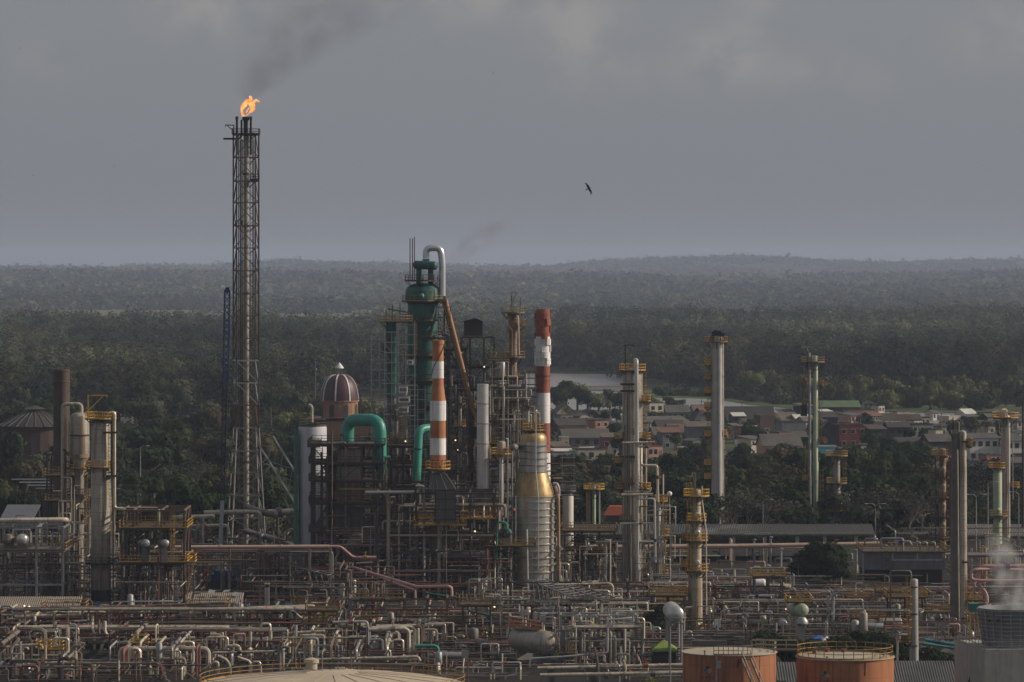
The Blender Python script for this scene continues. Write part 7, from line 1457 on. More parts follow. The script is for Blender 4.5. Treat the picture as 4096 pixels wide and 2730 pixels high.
# ---------------------------------------------------------------- pipework of the yard
random.seed(77)
def pt(px, py, d): return P(px, py, d)
FL = 'in the front left pipework'
d = 690
HERO = [
 ([(-60,2462),(330,2452),(560,2440),(572,2436),(572,2424)],7.5,690,greenp if False else lag,'long pale beige pipe with an upturned end on the left front rack'),
 ([(60,2470),(300,2460),(412,2452),(420,2458)],9,688,lag,'thick pale pipe ending at a short elbow on the left front rack'),
 ([(420,2456),(800,2440),(1252,2425),(1255,2430),(1255,2525)],7,692,lag,'very long beige pipe dropping down at its right end on the front rack'),
 ([(-60,2500),(300,2488),(600,2470)],6.5,687,redp,'long rust red pipe below the beige pipes of the left front rack'),
 ([(572,2476),(780,2465),(784,2480)],6.5,686,pink,'pink level pipe at the middle of the left front rack'),
 ([(588,2478),(618,2440)],4,685,pink,'left one of two short slanted pink pipes'),([(606,2478),(634,2440)],4,685,pink,'right one of two short slanted pink pipes'),
 ([(296,2486),(352,2482)],4,684,whw,'short white pipe in the left front rack'),
 ([(352,2500),(352,2452)],3,684,pinkb,'short upright white pipe in the left front rack'),
 ([(-60,2440),(600,2425),(900,2412)],6,700,lagd,'thin dull pipe at the back of the left front rack'),
 ([(370,2445,700),(370,2515),(378,2535),(378,2630)],5,668,lag,'upright pipe with a kink under the left front rack, left one'),([(396,2480),(396,2535),(410,2545),(410,2625)],5,668,lagd,'upright pipe with a kink under the left front rack, middle one'),([(420,2485),(420,2530),(436,2550),(405,2585),(406,2630)],6,666,lag,'thick silver pipe with a zigzag bend in the left front pipework'),
 ([(468,2545),(470,2640)],5,662,lag,'plain upright pipe right of the zigzag pipe'),
 ([(45,2665),(46,2592),(76,2556)],6,632,lag,'slanting topped thick pipe at the bottom left corner'),([(55,2584),(160,2580),(168,2585),(170,2650)],6,634,lag,'thick inverted L pipe at the bottom left corner'),([(182,2640),(182,2582)],5,633,lag,'plain thick upright pipe beside the inverted L pipe, bottom left'),([(50,2656),(278,2650),(284,2655),(286,2700)],5,626,lag,'long level pipe with a down-bend, bottom left'),
 ([(230,2632),(258,2628),(262,2650)],5,640,lag,'short hooked pipe above the long level pipe, bottom left'),([(222,2672),(318,2668),(324,2700),(324,2745)],6,620,lag,'thick arch pipe at the bottom edge, left one'),([(160,2745),(162,2720),(215,2705),(290,2705),(298,2745)],6.5,618,lag,'wide thick arch pipe at the bottom edge, left corner'),([(92,2610),(92,2660),(68,2690)],5,628,lag,'bent thick pipe beside the bottom left corner'),
 ([(186,2560),(340,2576)],6,655,lag,'thick sloping beige pipe left of the zigzag pipe'),([(10,2590),(165,2582)],5,652,lag,'level beige pipe left of the zigzag pipe'),([(480,2572),(572,2562)],6,650,lag,'level thick pipe right of the zigzag pipe'),([(610,2562),(780,2552)],6,652,lag,'level thick pipe behind the box floodlight post'),
 ([(890,2530),(890,2620)],5,648,lag,'upright pipe with a rusty tip, left of three in the front'),([(1003,2528),(1003,2620)],5,648,lag,'upright pipe with a rusty tip, middle of three in the front'),([(1083,2526),(1085,2640)],6,648,lag,'upright pipe with a rusty tip, right of three in the front'),
 ([(846,2640),(850,2612),(1100,2606)],5,640,lag,'long level pipe with a left drop crossing the three uprights'),([(905,2588),(945,2582),(958,2590),(960,2625)],7,644,lag,'thick short arch pipe between the three uprights'),([(800,2690),(860,2648),(872,2652),(872,2720)],6,628,lag,'thick pipe bending down before the pale tank, left one'),([(870,2625),(905,2640),(918,2660),(920,2720)],7,626,lag,'thick pipe bending down before the pale tank, second one'),([(950,2630),(995,2645),(1002,2655),(1002,2720)],6,628,lag,'thick pipe bending down before the pale tank, third one'),([(1005,2700),(1008,2650),(1040,2648),(1046,2720)],5,626,lag,'narrow arch pipe before the pale tank'),
 ([(1130,2540),(1132,2535),(1250,2528),(1300,2526)],6,660,lag,'level beige pipe under the big yellow left turn'),([(1160,2470),(1165,2440),(1210,2478),(1250,2472)],5,680,lag,'wavy light pipe near the right end of the front rack'),
 ([(1330,2490),(1460,2487),(1470,2492),(1472,2620)],5.5,655,alu,'bright inverted L pipe left of the beige arch pipes'),([(1345,2500),(1345,2560)],4,655,lag,'short upright below the bright inverted L pipe'),([(1475,2520),(1620,2515),(1635,2525),(1637,2645)],8,640,lag,'front one of three thick beige arch pipes'),([(1490,2512),(1645,2508),(1660,2518),(1662,2600)],6.5,648,lag,'middle one of three thick beige arch pipes'),([(1505,2505),(1660,2502),(1672,2510),(1674,2600)],5.5,652,lag,'rear one of three thick beige arch pipes'),
 ([(1240,2640),(1560,2632),(1672,2628),(1680,2645)],6.5,625,lag,'very long thick pale pipe in front of the beige arch pipes'),([(1660,2585),(1738,2584),(1752,2592),(1755,2632)],7,640,greenb,'bright green elbow pipe right of the beige arch pipes'),([(1570,2616),(1728,2608),(1738,2614),(1740,2665)],4,632,redp,'maroon arch pipe in front of the green elbow'),
 ([(1480,2560),(1520,2558),(1530,2562),(1532,2600)],5,640,alu,'small silver hook in front of the beige arch pipes'),([(1540,2620),(1555,2602),(1560,2605),(1562,2640)],5,634,alu,'small silver bend below the beige arch pipes'),
 ([(1605,2530),(1606,2436),(1618,2428),(1810,2422)],6,700,lagd,'grey elbow pipe left under the pink pipe'),([(1632,2500),(1634,2482),(1780,2478)],5,690,lag,'beige level pipe with a down-turn under the grey elbow pipe'),
 ([(1350,2252,775),(1668,2348,735),(1795,2346,733),(1806,2352,733),(1808,2395,733)],6,740,pink,'long pink pipe slanting down right and turning down, centre'),([(1390,2262,772),(1650,2358,735),(1660,2362,735),(1662,2428,735)],5,740,pink,'second pink pipe slanting below the long pink one'),([(1340,2292),(1480,2290)],4,768,pink,'level pink pipe at the upper end of the slanting pink pipes'),([(1305,2260),(1490,2250)],4,769,pinkb,'upper level pale pink pipe left of the dark structure'),
 ([(2160,2456),(2388,2454)],4,680,alu,'thin bright silver pipe right of the sign panels'),([(2220,2524),(2420,2522)],5,676,galv,'level silver pipe right of the big stained vessel'),([(2120,2668),(2122,2635),(2250,2628),(2430,2612),(2432,2480),(2500,2476)],4,630,alu,'thin bright stepped pipe in front of the big stained vessel'),
 ([(2150,2674),(2400,2668),(2740,2660)],7,615,lag,'upper one of two long tan pipes at the bottom, left of the tanks'),([(2160,2702),(2400,2698),(2740,2692)],8,610,lag,'lower one of two long tan pipes at the bottom, left of the tanks'),
 ([(1970,2690),(1971,2652),(2080,2650),(2082,2672)],3.5,622,alu,'thin white inverted U pipe below the big stained vessel, large one'),([(1892,2690),(1893,2662),(1940,2660)],3,620,alu,'thin white inverted U pipe below the big stained vessel, left one'),([(2022,2720),(2024,2705),(2064,2700),(2066,2672)],3,618,alu,'thin white inverted U pipe below the big stained vessel, right one'),
 ([(1870,2400),(1874,2440),(1880,2445),(1960,2462),(1965,2580)],5,690,green,'dark green bent pipe left of the big stained vessel'),([(1700,2372),(1870,2398),(1872,2440)],4,700,green,'thin dark green sloping pipe in the centre'),
 ([(2220,2340),(2440,2334),(2452,2345),(2453,2400)],4,730,lag,'beige arch pipe right of the great banded vessel'),([(2330,2332),(2395,2328)],6,735,lag,'short thick beige pipe right of the great banded vessel'),([(2990,2400),(2992,2385),(3100,2382)],4,715,alu,'thin silver pipe left of the mint vessel'),
 ([(2880,2480),(2886,2445),(2960,2428),(2965,2396)],4,700,lag,'thin beige stepped pipe right of the column with five platforms'),([(2735,2560),(2738,2432),(2770,2430)],4.5,690,lag,'beige riser left of the column with five platforms'),([(2745,2570),(2746,2528),(2766,2526),(2768,2560)],4,680,lag,'small inverted U beside the foot of the column with five platforms'),
 ([(3360,2470),(3470,2465),(3480,2472)],4,690,mat('red_pipe', (.35,.085,.05), (.27,.07,.045), .6, 0, .6),'thin red level pipe right of the mint vessel'),([(3470,2506),(3610,2506)],3.5,680,MATS['red_pipe'],'thin red pipe behind the short grey column'),([(3340,2380),(3332,2382),(3330,2520)],7,690,galv,'thick pale upright bent pipe right of the mint vessel, right one'),([(3312,2384),(3314,2520)],6,690,galv,'thick pale upright pipe right of the mint vessel, left one'),
 ([(3700,2560),(3900,2592)],7,640,mat('teal_pipe', (.05,.19,.20), (.04,.15,.16), .55, 0, .8),'upper teal pipe slanting right below the twin tall columns'),([(3690,2575),(3900,2606)],6,636,MATS['teal_pipe'],'lower teal pipe slanting right below the twin tall columns'),
 ([(3660,2412),(3830,2440)],8,720,mat('mauve_grey_pipe', (.19,.17,.19), (.15,.135,.15), .5, .1, .8),'thick mauve pipe slanting right behind the short grey column, upper'),([(3660,2428),(3830,2462)],7,715,MATS['mauve_grey_pipe'],'thick mauve pipe slanting right behind the short grey column, lower'),
 ([(-60,2108),(20,2106),(60,2100)],5,745,lag,'thin pale pipe above the two drum ends'),([(285,2140),(330,2138),(345,2135)],4,742,lag,'small white pipe left of the broad beige column base'),
]
for a in HERO: ppx(a[0], a[1], a[2], a[3], a[4])
SHAPE = {}
ADJ = {lag.name: 'beige', lagd.name: 'dull grey', galv.name: 'pale grey', brown.name: 'brown', dark.name: 'black', redp.name: 'rust red', alu.name: 'silver', grey.name: 'dark grey', tan.name: 'tan', pinkb.name: 'pale pink', green.name: 'green', pink.name: 'pink'}
PLACES = [(60,2640,'in the bottom left corner'),(330,2640,'at the bottom edge below the zigzag pipe'),(620,2640,'left of the box floodlight post, front'),(800,2650,'before the left side of the pale tank'),(1000,2640,'among the three rusty-tipped uprights'),(1200,2640,'before the top of the pale tank'),(1420,2600,'left of the beige arch pipes'),(1680,2600,'around the green elbow pipe'),(1880,2650,'below the small rosy drum'),(2140,2660,'under the big stained vessel'),(2380,2600,'right of the big stained vessel'),(2560,2620,'left of the lime tent'),
 (100,2480,'on the left end of the front rack'),(450,2480,'under the front rack by the pink pipes'),(800,2480,'under the middle of the front rack'),(1100,2480,'at the right end of the front rack'),(1400,2420,'under the slanting pink pipes'),(1750,2430,'below the dark central structure'),(2020,2430,'left of the sign panels'),(2300,2420,'below the great banded vessel'),(2600,2420,'left of the column with five platforms'),(2950,2420,'left of the mint vessel'),(3250,2480,'right of the mint vessel'),(3520,2470,'before the grey clad building'),
 (100,2250,'inside the pale left frame'),(420,2200,'around the broad beige column'),(640,2300,'under the yellow railed platform'),(900,2280,'around the crawler crane'),(1150,2300,'under the long straight pipe'),(1400,2320,'under the blackened structure'),(1700,2250,'inside the dark central structure'),(1950,2250,'left of the great banded vessel'),(2320,2280,'right of the great banded vessel'),(2560,2300,'at the foot of the broad stained column'),(2900,2330,'before the low cream wall'),(3150,2330,'left of the round bushy tree'),(3650,2330,'at the grey clad building'),(3950,2350,'by the curved pink pipes')]
def place(p):
    px = 2048+p.x*F/p.y; py = Y0+(CH-p.z)*F/p.y
    return min(PLACES, key=lambda q: (q[0]-px)**2+(1.6*(q[1]-py))**2)[2]
KEEP = [(2010,2250,2435,2650,655),(2598,2718,2545,2660,640),(3140,3255,2395,2510,668),(2655,2745,2415,2500,640),(2050,2228,1720,2345,786),(1985,2052,2085,2165,778),(1700,1832,1880,2090,768),(1340,1815,2245,2400,733),(1465,1690,2495,2650,640),(2484,2580,1450,2330,795),(2735,2842,1940,2520,700),(3180,3412,2190,2345,790),(0,118,2130,2190,731),(560,690,2150,2200,734),(360,455,1690,2400,746),(0,1255,2422,2490,684),(840,960,2275,2360,797),(1362,1548,1655,1930,790),(1000,1190,1720,1960,880),(340,440,2500,2640,664),(3480,3760,2215,2330,795),(1180,1265,1700,2180,812),(3000,3100,2310,2360,760),(1900,1960,1537,1960,786),(1010,1090,2335,2430,741),(840,1110,2520,2720,640),(690,1310,2178,2198,761),(1655,1985,2045,2100,768)]
def blocked(pts):
    for a, b in zip(pts, pts[1:] if len(pts) > 1 else pts):
        a, b = Vector(a), Vector(b); k = max(2, int((b-a).length/1.2))
        for i in range(k+1):
            p = a+(b-a)*(i/k); px = 2048+p.x*F/p.y; py = Y0+(CH-p.z)*F/p.y
            for q in KEEP:
                if p.y < q[4] and q[0] < px < q[1] and q[2] < py < q[3]: return True
    return False
def auto(pts, r, m, shape):
    if blocked(pts): return
    c = (Vector(pts[0])+Vector(pts[-1]))/2; w = place(c); g = 'thick' if r > .2 else 'thin'
    pipe(pts, r, m, '%s %s %s pipe %s' % (g, ADJ.get(m.name, 'grey'), shape, w), '%s pipes %s' % (shape, w))
RK = [(683,7,4.7,-40,1250),(655,7,3.6,-40,1130),(672,7,4.2,1280,1910),(700,7,4.6,1890,2570),(715,7,3.6,2570,3430),(640,7,5.5,2220,2550),(735,7,4,3430,3870),(765,7,8.5,790,1310),(632,6,2.6,-60,1100),(628,6,2.4,1150,1760),(668,6,3.0,60,900),(690,7,6.4,1350,1880),(738,6,5.6,1900,2600),(742,7,4.6,2560,3300),(690,6,3.2,2560,3420)]
def clutter(px0, px1, d0, d1, n, zmax, mats, kinds='xyhv', rr=(.07,.24), zmin=.6):
    for _ in range(int(n*1.5)):
        d = random.uniform(d0, d1); x = X(random.uniform(px0, px1), d); k = random.choice(kinds); m = random.choice(mats); r = random.uniform(*rr)*random.choice([.7,.8,1,1.25]); z = random.uniform(zmin, zmax)
        rk = [q for q in RK if d0-8 <= q[0] <= d1+2 and q[3]-20 < px0+(px1-px0)*.5 < q[4]+400]
        if k == 'x' and rk and random.random() < .72:
            q = random.choice(rk); d = q[0]+random.uniform(.2, q[1]-.2); z = random.choice([q[2], q[2], q[2]*.62])+r+.02; a = random.uniform(q[3], q[4]); L = random.uniform(10, 38); x = X(a, d); x1 = min(x+L, X(q[4]+20, d))
            if x1-x < 4: continue
            pts = [(x,d,z),(x1,d,z)]
            if random.random() < .5: pts = [(x,d,.2)]+pts
            if random.random() < .6: pts = pts+[(x1,d,.2)]
            auto(pts, r, m, 'level')
        elif k == 'x':
            L = random.uniform(5, 20)
            if zmax > 7.5: L = min(L, X(px1+15, d)-x)
            if L < 2: continue
            pts = [(x,d,z),(x+L,d,z)]; e = random.random()
            if e < .35: pts = [(x,d,max(.2, z-random.uniform(1,3)))]+pts
            elif e < .7: pts = pts+[(x+L,d,max(.2, z-random.uniform(1,4)))]
            auto(pts, r, m, 'level')
        elif k == 'y':
            L = random.uniform(6, 22); pts = [(x,d,z),(x,d+L,z)]
            if random.random() < .6: pts = [(x,d,max(.2, z-random.uniform(1,3)))]+pts
            auto(pts, r, m, 'receding')
        elif k == 'h':
            L = random.uniform(1.2, 4)*random.choice([-1,1]); z = max(z, 1.8); pts = [(x,d,.1),(x,d,z),(x+L,d,z),(x+L,d,max(.1, z-random.uniform(1,5)))]
            if random.random() < .3: pts = [(x,d,.1),(x,d,z),(x,d+abs(L)*1.5,z),(x,d+abs(L)*1.5,.3)]
            auto(pts, r, m, 'arched')
        elif k == 'v':
            pts = [(x,d,.05),(x,d,z*1.15)]
            if random.random() < .5: pts.append((x+random.choice([-1,1])*random.uniform(.8,2), d, z*1.15))
            auto(pts, r, m, 'upright')
Lm = [lag, lag, lagd, lagd, galv, brown, dark, redp, tan]
clutter(-60, 1120, 614, 650, 120, 4.6, Lm, 'hhxyv', (.15,.31)); clutter(-60, 1120, 645, 675, 80, 5.4, Lm, 'hxxvv', (.1,.26)); clutter(-60, 1250, 660, 725, 150, 6.0, Lm, 'xxxxyhv', (.08,.24)); clutter(1120, 1760, 618, 665, 85, 4.6, Lm, 'hxyv', (.12,.29)); clutter(1180, 1900, 662, 730, 90, 5.0, Lm, 'xyhv')
clutter(1760, 2600, 612, 650, 60, 3.5, Lm, 'xxyhv', (.07,.18)); clutter(2230, 2560, 632, 690, 90, 6.5, [lag, lagd, galv, tan], 'vvhvx', (.1,.22)); clutter(1850, 2560, 670, 760, 130, 5, [lagd, galv, lag, grey, dark, lag], 'xyhv', (.06,.18)); clutter(2540, 3480, 675, 760, 170, 4.2, [lag, lagd, galv, lagd, brown, galv, dark], 'xxhvy', (.06,.17)); clutter(2560, 3250, 755, 815, 70, 4, [lag, lagd, galv, brown], 'xxhv', (.06,.17))
clutter(3350, 3900, 655, 780, 70, 4, [lagd, galv, pinkb, brown, redp], 'xxhvy', (.06,.18)); clutter(3450, 4100, 790, 880, 50, 7, [lagd, galv, brown, mat('MATS', (0.1,0.1,0.1)) if False else dark, yeld], 'xhvy', (.06,.18)); clutter(3850, 4100, 600, 690, 35, 6, [pinkb, brown, yeld, lagd, galv], 'xhvy', (.06,.2))
clutter(-40, 300, 738, 760, 60, 14, [lagd, galv, dark, lag, brown], 'xhvv', (.06,.2)); clutter(230, 460, 752, 790, 60, 20, [lag, lagd, brown, galv, lagd], 'vhxv', (.07,.2)); clutter(480, 760, 736, 756, 70, 13, [lagd, galv, brown, lag, dark], 'vhxy', (.06,.2)); clutter(740, 1320, 765, 880, 110, 9, [brown, dark, lagd, grey, redp], 'xyhv', (.08,.24))
clutter(1245, 1530, 786, 806, 70, 26, [dark, brown, dark, lagd, brown], 'vhx', (.08,.28)); clutter(1500, 2050, 770, 788, 130, 18, [dark, lagd, grey, lag, brown, galv], 'vhxy', (.07,.26)); clutter(1300, 1560, 735, 770, 40, 8, [brown, lagd, dark], 'xyv', (.1,.25)); clutter(1770, 2110, 836, 870, 90, 34, [dark, brown, grey, lagd, lag], 'vhx', (.08,.26)); clutter(1640, 2060, 788, 800, 60, 20, [lag, lagd, galv, brown], 'vhx', (.07,.2), 8); clutter(1950, 2110, 826, 832, 45, 36, [lag, galv, tan, lagd], 'vhx', (.07,.2), 18)
clutter(2200, 2640, 775, 815, 100, 9, [lag, lagd, galv, brown, tan], 'xhvy', (.07,.2)); clutter(2590, 2665, 796, 806, 30, 18, [lag, lagd, brown, galv], 'vhx', (.06,.16)); clutter(2490, 2580, 802, 812, 18, 26, [lagd, brown, lag], 'vh', (.06,.16)); clutter(2250, 3500, 840, 880, 60, 5, [lagd, grey, greenp, pinkb], 'xhv', (.08,.2))
# supports of the front racks: portals of rust brown steel
def portal(px, d, w, h, m, lab, grp, depth=7):
    x = X(px,d); root = thing('pipe_rack', lab, 'pipe rack', (x, d+depth/2, 0), grp)
    for yy in (d, d+depth): MB().box(x-.16, x+.16, yy-.16, yy+.16, 0, h).build('post', m, root, smooth=False)
    for k, z in enumerate((h-.05, h*.62)):
        MB().box(x-.14, x+.14, d-.6, d+depth+.6, z-.3, z).build('beam', m, root, smooth=False)
    MB().bar((x, d, h*.62-.3), (x, d+depth, .4), .14).build('brace', m, root, smooth=False); MB().box(x-w/2, x+w/2, d-.1, d+.1, h-.36, h-.1).build('stringer', m, root, smooth=False)
k = 0
for d, n, p0, p1, h in ((668,7,60,900,3.0),(690,5,1350,1880,6.4),(738,6,1900,2600,5.6),(742,6,2560,3300,4.6),(683,13,-20,1230,4.7),(655,8,0,1120,3.6),(672,6,1290,1900,4.2),(700,7,1900,2560,4.6),(715,9,2580,3420,3.6),(640,5,2230,2540,5.5),(735,5,3440,3860,4),(765,6,800,1300,8.5)):
    for i in range(n):
        px = p0+(p1-p0)*(i+.5*random.random())/n; w = place(Vector((X(px,d), d, h))); l1, _ = uniq(['brown steel pipe rack bent '+w, 'second brown steel pipe rack bent '+w, 'another tall steel pipe rack bent '+w, 'third steel pipe rack bent '+w, 'further steel pipe rack bent '+w, 'small steel pipe rack bent '+w])
        portal(px, d, (X(p1,d)-X(p0,d))/n*.98, h, random.choice([brown, flm['r'], grey, brown, tan]), l1, 'pipe rack bents')
for lb, a, b, d, zz, m_, rm in (('grey pipe frame with many upright legs left of the lime tent',2245,2545,645,(7.2,5.2),galv,galv),('brown two-level frame with a railing right of the front rack end',1235,1345,665,(6.2,3.4),brown,yeld),('tan frame with a railing under the slanting pink pipes',1420,1600,712,(4.2,2.4),tan,yeld),('grey frame with a landing left of the mint vessel',3020,3130,742,(6,3.2),grey,yel),('brown frame with a landing right of the lamp post before the lime tent',2610,2740,705,(5.5,3.0),brown,yel),('dark frame with a landing behind the short grey column',3560,3700,700,(5.6,3.0),dark,yel),('rust brown frame with a railing under the long beige rack pipes, left',180,330,697,(3.8,2.2),flm['r'],yeld),('grey frame with a railing before the damaged shed',760,900,708,(3.4,2),grey,yeld),('dark frame with a landing left of the stained vessel',1850,1960,672,(6.5,3.6),dark,yeld)):
    n_ = max(2, round((X(b,d)-X(a,d))/2.6)); frame('steel_structure', lb, 'steel structure', [X(a+(b-a)*i/n_,d) for i in range(n_+1)], [d, d+5], [zz[1], zz[0]], m_, .24, decks=(1,) if m_ is not galv else (), rail_m=rm, brace='y')
# pipe bridges: lattice girders
for lab, a, b, w in (('dark sloping lattice pipe bridge right below the great banded vessel', P(2150,2355,748), P(2350,2435,700), 3.2),('second dark lattice pipe bridge sloping right beside the first', P(2235,2358,752), P(2430,2425,708), 2.6),('dark sloping lattice bridge in front of the crane', P(1100,2270,775), P(1330,2330,755), 2.4)):
    root = thing('pipe_bridge', lab, 'pipe bridge', ((a.x+b.x)/2, (a.y+b.y)/2, 0)); lattice(MB(), a, b, w, 2.4, .2, .12).build('girder', grey, root, smooth=False)
    for t_ in (.05, .5, .95): c_ = a+(b-a)*t_; MB().box(c_.x-.2, c_.x+.2, c_.y-.2, c_.y+.2, 0, c_.z-w/2).build('post', grey, root, smooth=False)
# small equipment
def pump(x, y, lab, g):
    root = thing('pump', lab, 'pump', (x, y, 0), g); MB().box(x-.9, x+.9, y-.45, y+.45, 0, .35).build('baseplate', conc, root, smooth=False); MB().drum((x-.75,y,.8),(x+.05,y,.8),.36, 12).build('motor', random.choice([green, galv, blue, lagd]), root); MB().lathe(x+.5, y, [(.3,.35),(.42,.6),(.42,1.0),(.2,1.3),(.12,2.2)], 12).build('casing', lagd, root)
def exch(x, y, lab, g, m=None):
    L = random.uniform(3.5, 6); z = random.uniform(1.3, 2.8); r = random.uniform(.4, .75); m = m or random.choice([lag, lagd, galv, colm]); yy = y+(L if random.random() < .5 else .3)
    root = hvessel('heat_exchanger', lab, 'heat exchanger', (x,y,z), (x+(.2 if yy-y > 1 else L), yy, z), r, m, group=g)
def drumv(x, y, lab, g):
    h = random.uniform(2.2, 5.5); r = random.uniform(.45, 1.1); m = random.choice([lagd, colg, galv, colm, lagd, grey]); root = thing('upright_drum', lab, 'vessel', (x, y, 0), g)
    MB().lathe(x, y, [(r*.7,.9),(r,1.2),(r,h),(r*.8,h+r*.3),(r*.4,h+r*.45),(.02,h+r*.5)], 18).build('shell', m, root)
    for a in (.6, 2.2, 3.7, 5.3): MB().bar((x+r*.85*math.cos(a), y+r*.85*math.sin(a), 0), (x+r*.85*math.cos(a), y+r*.85*math.sin(a), 1.3), .14).build('leg', grey, root, smooth=False)
def stage(x, y, lab, g):
    w, dp, h = random.uniform(2, 4.5), random.uniform(1.5, 2.5), random.uniform(1.6, 4.5); root = thing('access_platform', lab, 'platform', (x, y, 0), g); m = random.choice([yel, yeld, yel, yeld, tan])
    for sx in (-1, 1):
        for sy in (-1, 1): MB().box(x+sx*w/2-.08, x+sx*w/2+.08, y+sy*dp/2-.08, y+sy*dp/2+.08, 0, h-.16).build('post', grey, root, smooth=False)
    rdeck(root, x-w/2-.1, x+w/2+.1, y-dp/2-.1, y+dp/2+.1, h, m); ladder(root, x+w/2+.35, y-dp/2, .05, h+1, m, cage=False)
def cabinet(x, y, lab, g):
    root = thing('control_cabinet', lab, 'cabinet', (x, y, 0), g); MB().box(x-.06, x+.06, y, y+.12, 0, 2.6).build('post', grey, root, smooth=False); MB().box(x-.5, x+.5, y-.2, y-.005, 1.6, 2.9).build('box', random.choice([whw, conc, galv, bluew]), root, smooth=False)
EQ = [(pump,'pump with motor','pumps','green and grey '),(exch,'horizontal exchanger','horizontal exchangers','pale '),(drumv,'small upright drum on legs','small upright drums','pale '),(stage,'small railed access platform','small access platforms','yellow '),(cabinet,'control box on a post','control boxes','pale ')]
for fn, nm, g, col, n in ((*EQ[0],38),(*EQ[1],48),(*EQ[2],30),(*EQ[3],50),(*EQ[4],24)):
    for i in range(n):
        px, d0, d1 = random.choice([(random.uniform(0,1250),620,725),(random.uniform(1200,1900),630,735),(random.uniform(2100,2560),640,770),(random.uniform(2560,3420),680,800),(random.uniform(3420,3850),665,760),(random.uniform(750,1500),740,860)]); d = random.uniform(d0, d1); x = X(px, d); w = place(Vector((x, d, 1.5)))
        if blocked([(x-1,d,.3),(x,d,5.5)]) or blocked([(x+2,d,.3),(x+2,d,3)]): continue
        lab, _ = uniq([col+nm+' '+w, 'second '+col+nm+' '+w, 'third '+col+nm+' '+w, 'fourth '+col+nm+' '+w, 'further '+col+nm+' '+w]); fn(x, d, lab, g+' of the yard')
# vehicles on the service road
d = 742; x = X(3398,d); root = thing('utility_cart', 'small white roofed utility cart parked below the round bushy tree', 'cart', (x, d, 0))
MB().box(x-1.4, x+1.4, d-.7, d+.7, .35, .95).build('body', whw, root, smooth=False); MB().box(x-1.1, x+1.0, d-.7, d+.7, 1.9, 1.98).build('roof', white, root, smooth=False); MB().box(x-.5, x+.6, d-.55, d+.55, .95, 1.15).build('seat', black, root, smooth=False)
for a in (-1.0, .95):
    for b in (-.62, .62): MB().bar((x+a, d+b, .95), (x+a*.95, d+b, 1.92), .06).build('roof_post', grey, root, smooth=False)
for a in (-.9, .9):
    for b in (-.75, .6): MB().tube([(x+a, d+b, .3), (x+a, d+b+.15, .3)], .3, 12).build('wheel', black, root)
root = thing('work_platform', 'yellow decked low platform right of the pale upright pipes', 'platform', (X(3388,735), 735, 0)); rdeck(root, X(3362,735), X(3416,735), 735, 737, Z(2402,735), yel, rail=False, dm=yel)
for px in (3366, 3412): MB().box(X(px,735)-.1, X(px,735)+.1, 735.2, 735.4, 0, Z(2402,735)-.16).build('leg', galv, root, smooth=False)
root = thing('round_sign', 'round white sign on a post beside the service road', 'sign', (X(3443,735), 735, 0)); MB().lathe(X(3443,735), 735, [(.08, 0), (.08, 2.3)], 6).build('post', white, root); MB().tube([P(3443, 2435, 734.9), P(3443, 2435, 734.8)], .42, 16).build('sign_face', whw, root); MB().tube([P(3443, 2435, 734.8), P(3443, 2435, 734.77)], .2, 12).build('sign_centre', redw, root)
o = MB().box(X(2765,668), X(2905,668), 668, 668.1, .3, Z(2562,668)); tag(o.build('fence', mat('striped_fence', (.6,.58,.54), (.5,.48,.45), .8, 0, 1), smooth=False), 'white slatted fence behind the left orange tank', 'fence')
fr_ = bpy.data.objects['fence']; mb = MB()
for i in range(17): mb.box(X(2770+8*i,668), X(2774+8*i,668), 667.85, 667.98, .25, Z(2563,668))
mb.build('gap', mat('fence_gap', (.08,.07,.065), (.06,.055,.05), .9, 0, 1), fr_, smooth=False)
for px, py, d, lb in ((2008,2428,735,'right'),(1978,2420,738,'left')): pass
# low runs of small dark pipes close to the ground
random.seed(5)
def low(px0, px1, d0, d1, n, ms=(brown, dark, lagd, grey, redp, lagd), z1=2.2):
    for _ in range(n):
        d = random.uniform(d0, d1); x = X(random.uniform(px0, px1), d); z = random.uniform(.25, z1); k = random.random(); m = random.choice(ms); r = random.uniform(.05, .16)
        if k < .45: pts = [(x,d,z),(x+random.uniform(4,16),d,z)]
        elif k < .6: pts = [(x,d,z),(x,d+random.uniform(5,16),z)]
        elif k < .85: pts = [(x,d,.05),(x,d,z+random.uniform(.5,2.2))]
        else: pts = [(x,d,.05),(x,d,z),(x+random.uniform(-2,2),d,z),(x+random.uniform(-2,2),d,.05)]
        if blocked(pts): continue
        PIPES.append(dict(pts=[Vector(p) for p in pts], r=r, m=m, label='', group=None, name='pipe', score=-1, n=6, fl=False))
low(-80,1250,612,735,900); low(1180,1900,612,735,450); low(1860,2600,640,790,600); low(2540,3450,672,815,700); low(3350,4100,650,800,300); low(740,1560,740,885,500, z1=5); low(-60,760,735,790,350, z1=9); low(1240,2060,770,800,350, z1=12); low(1640,2100,800,880,200, z1=22)
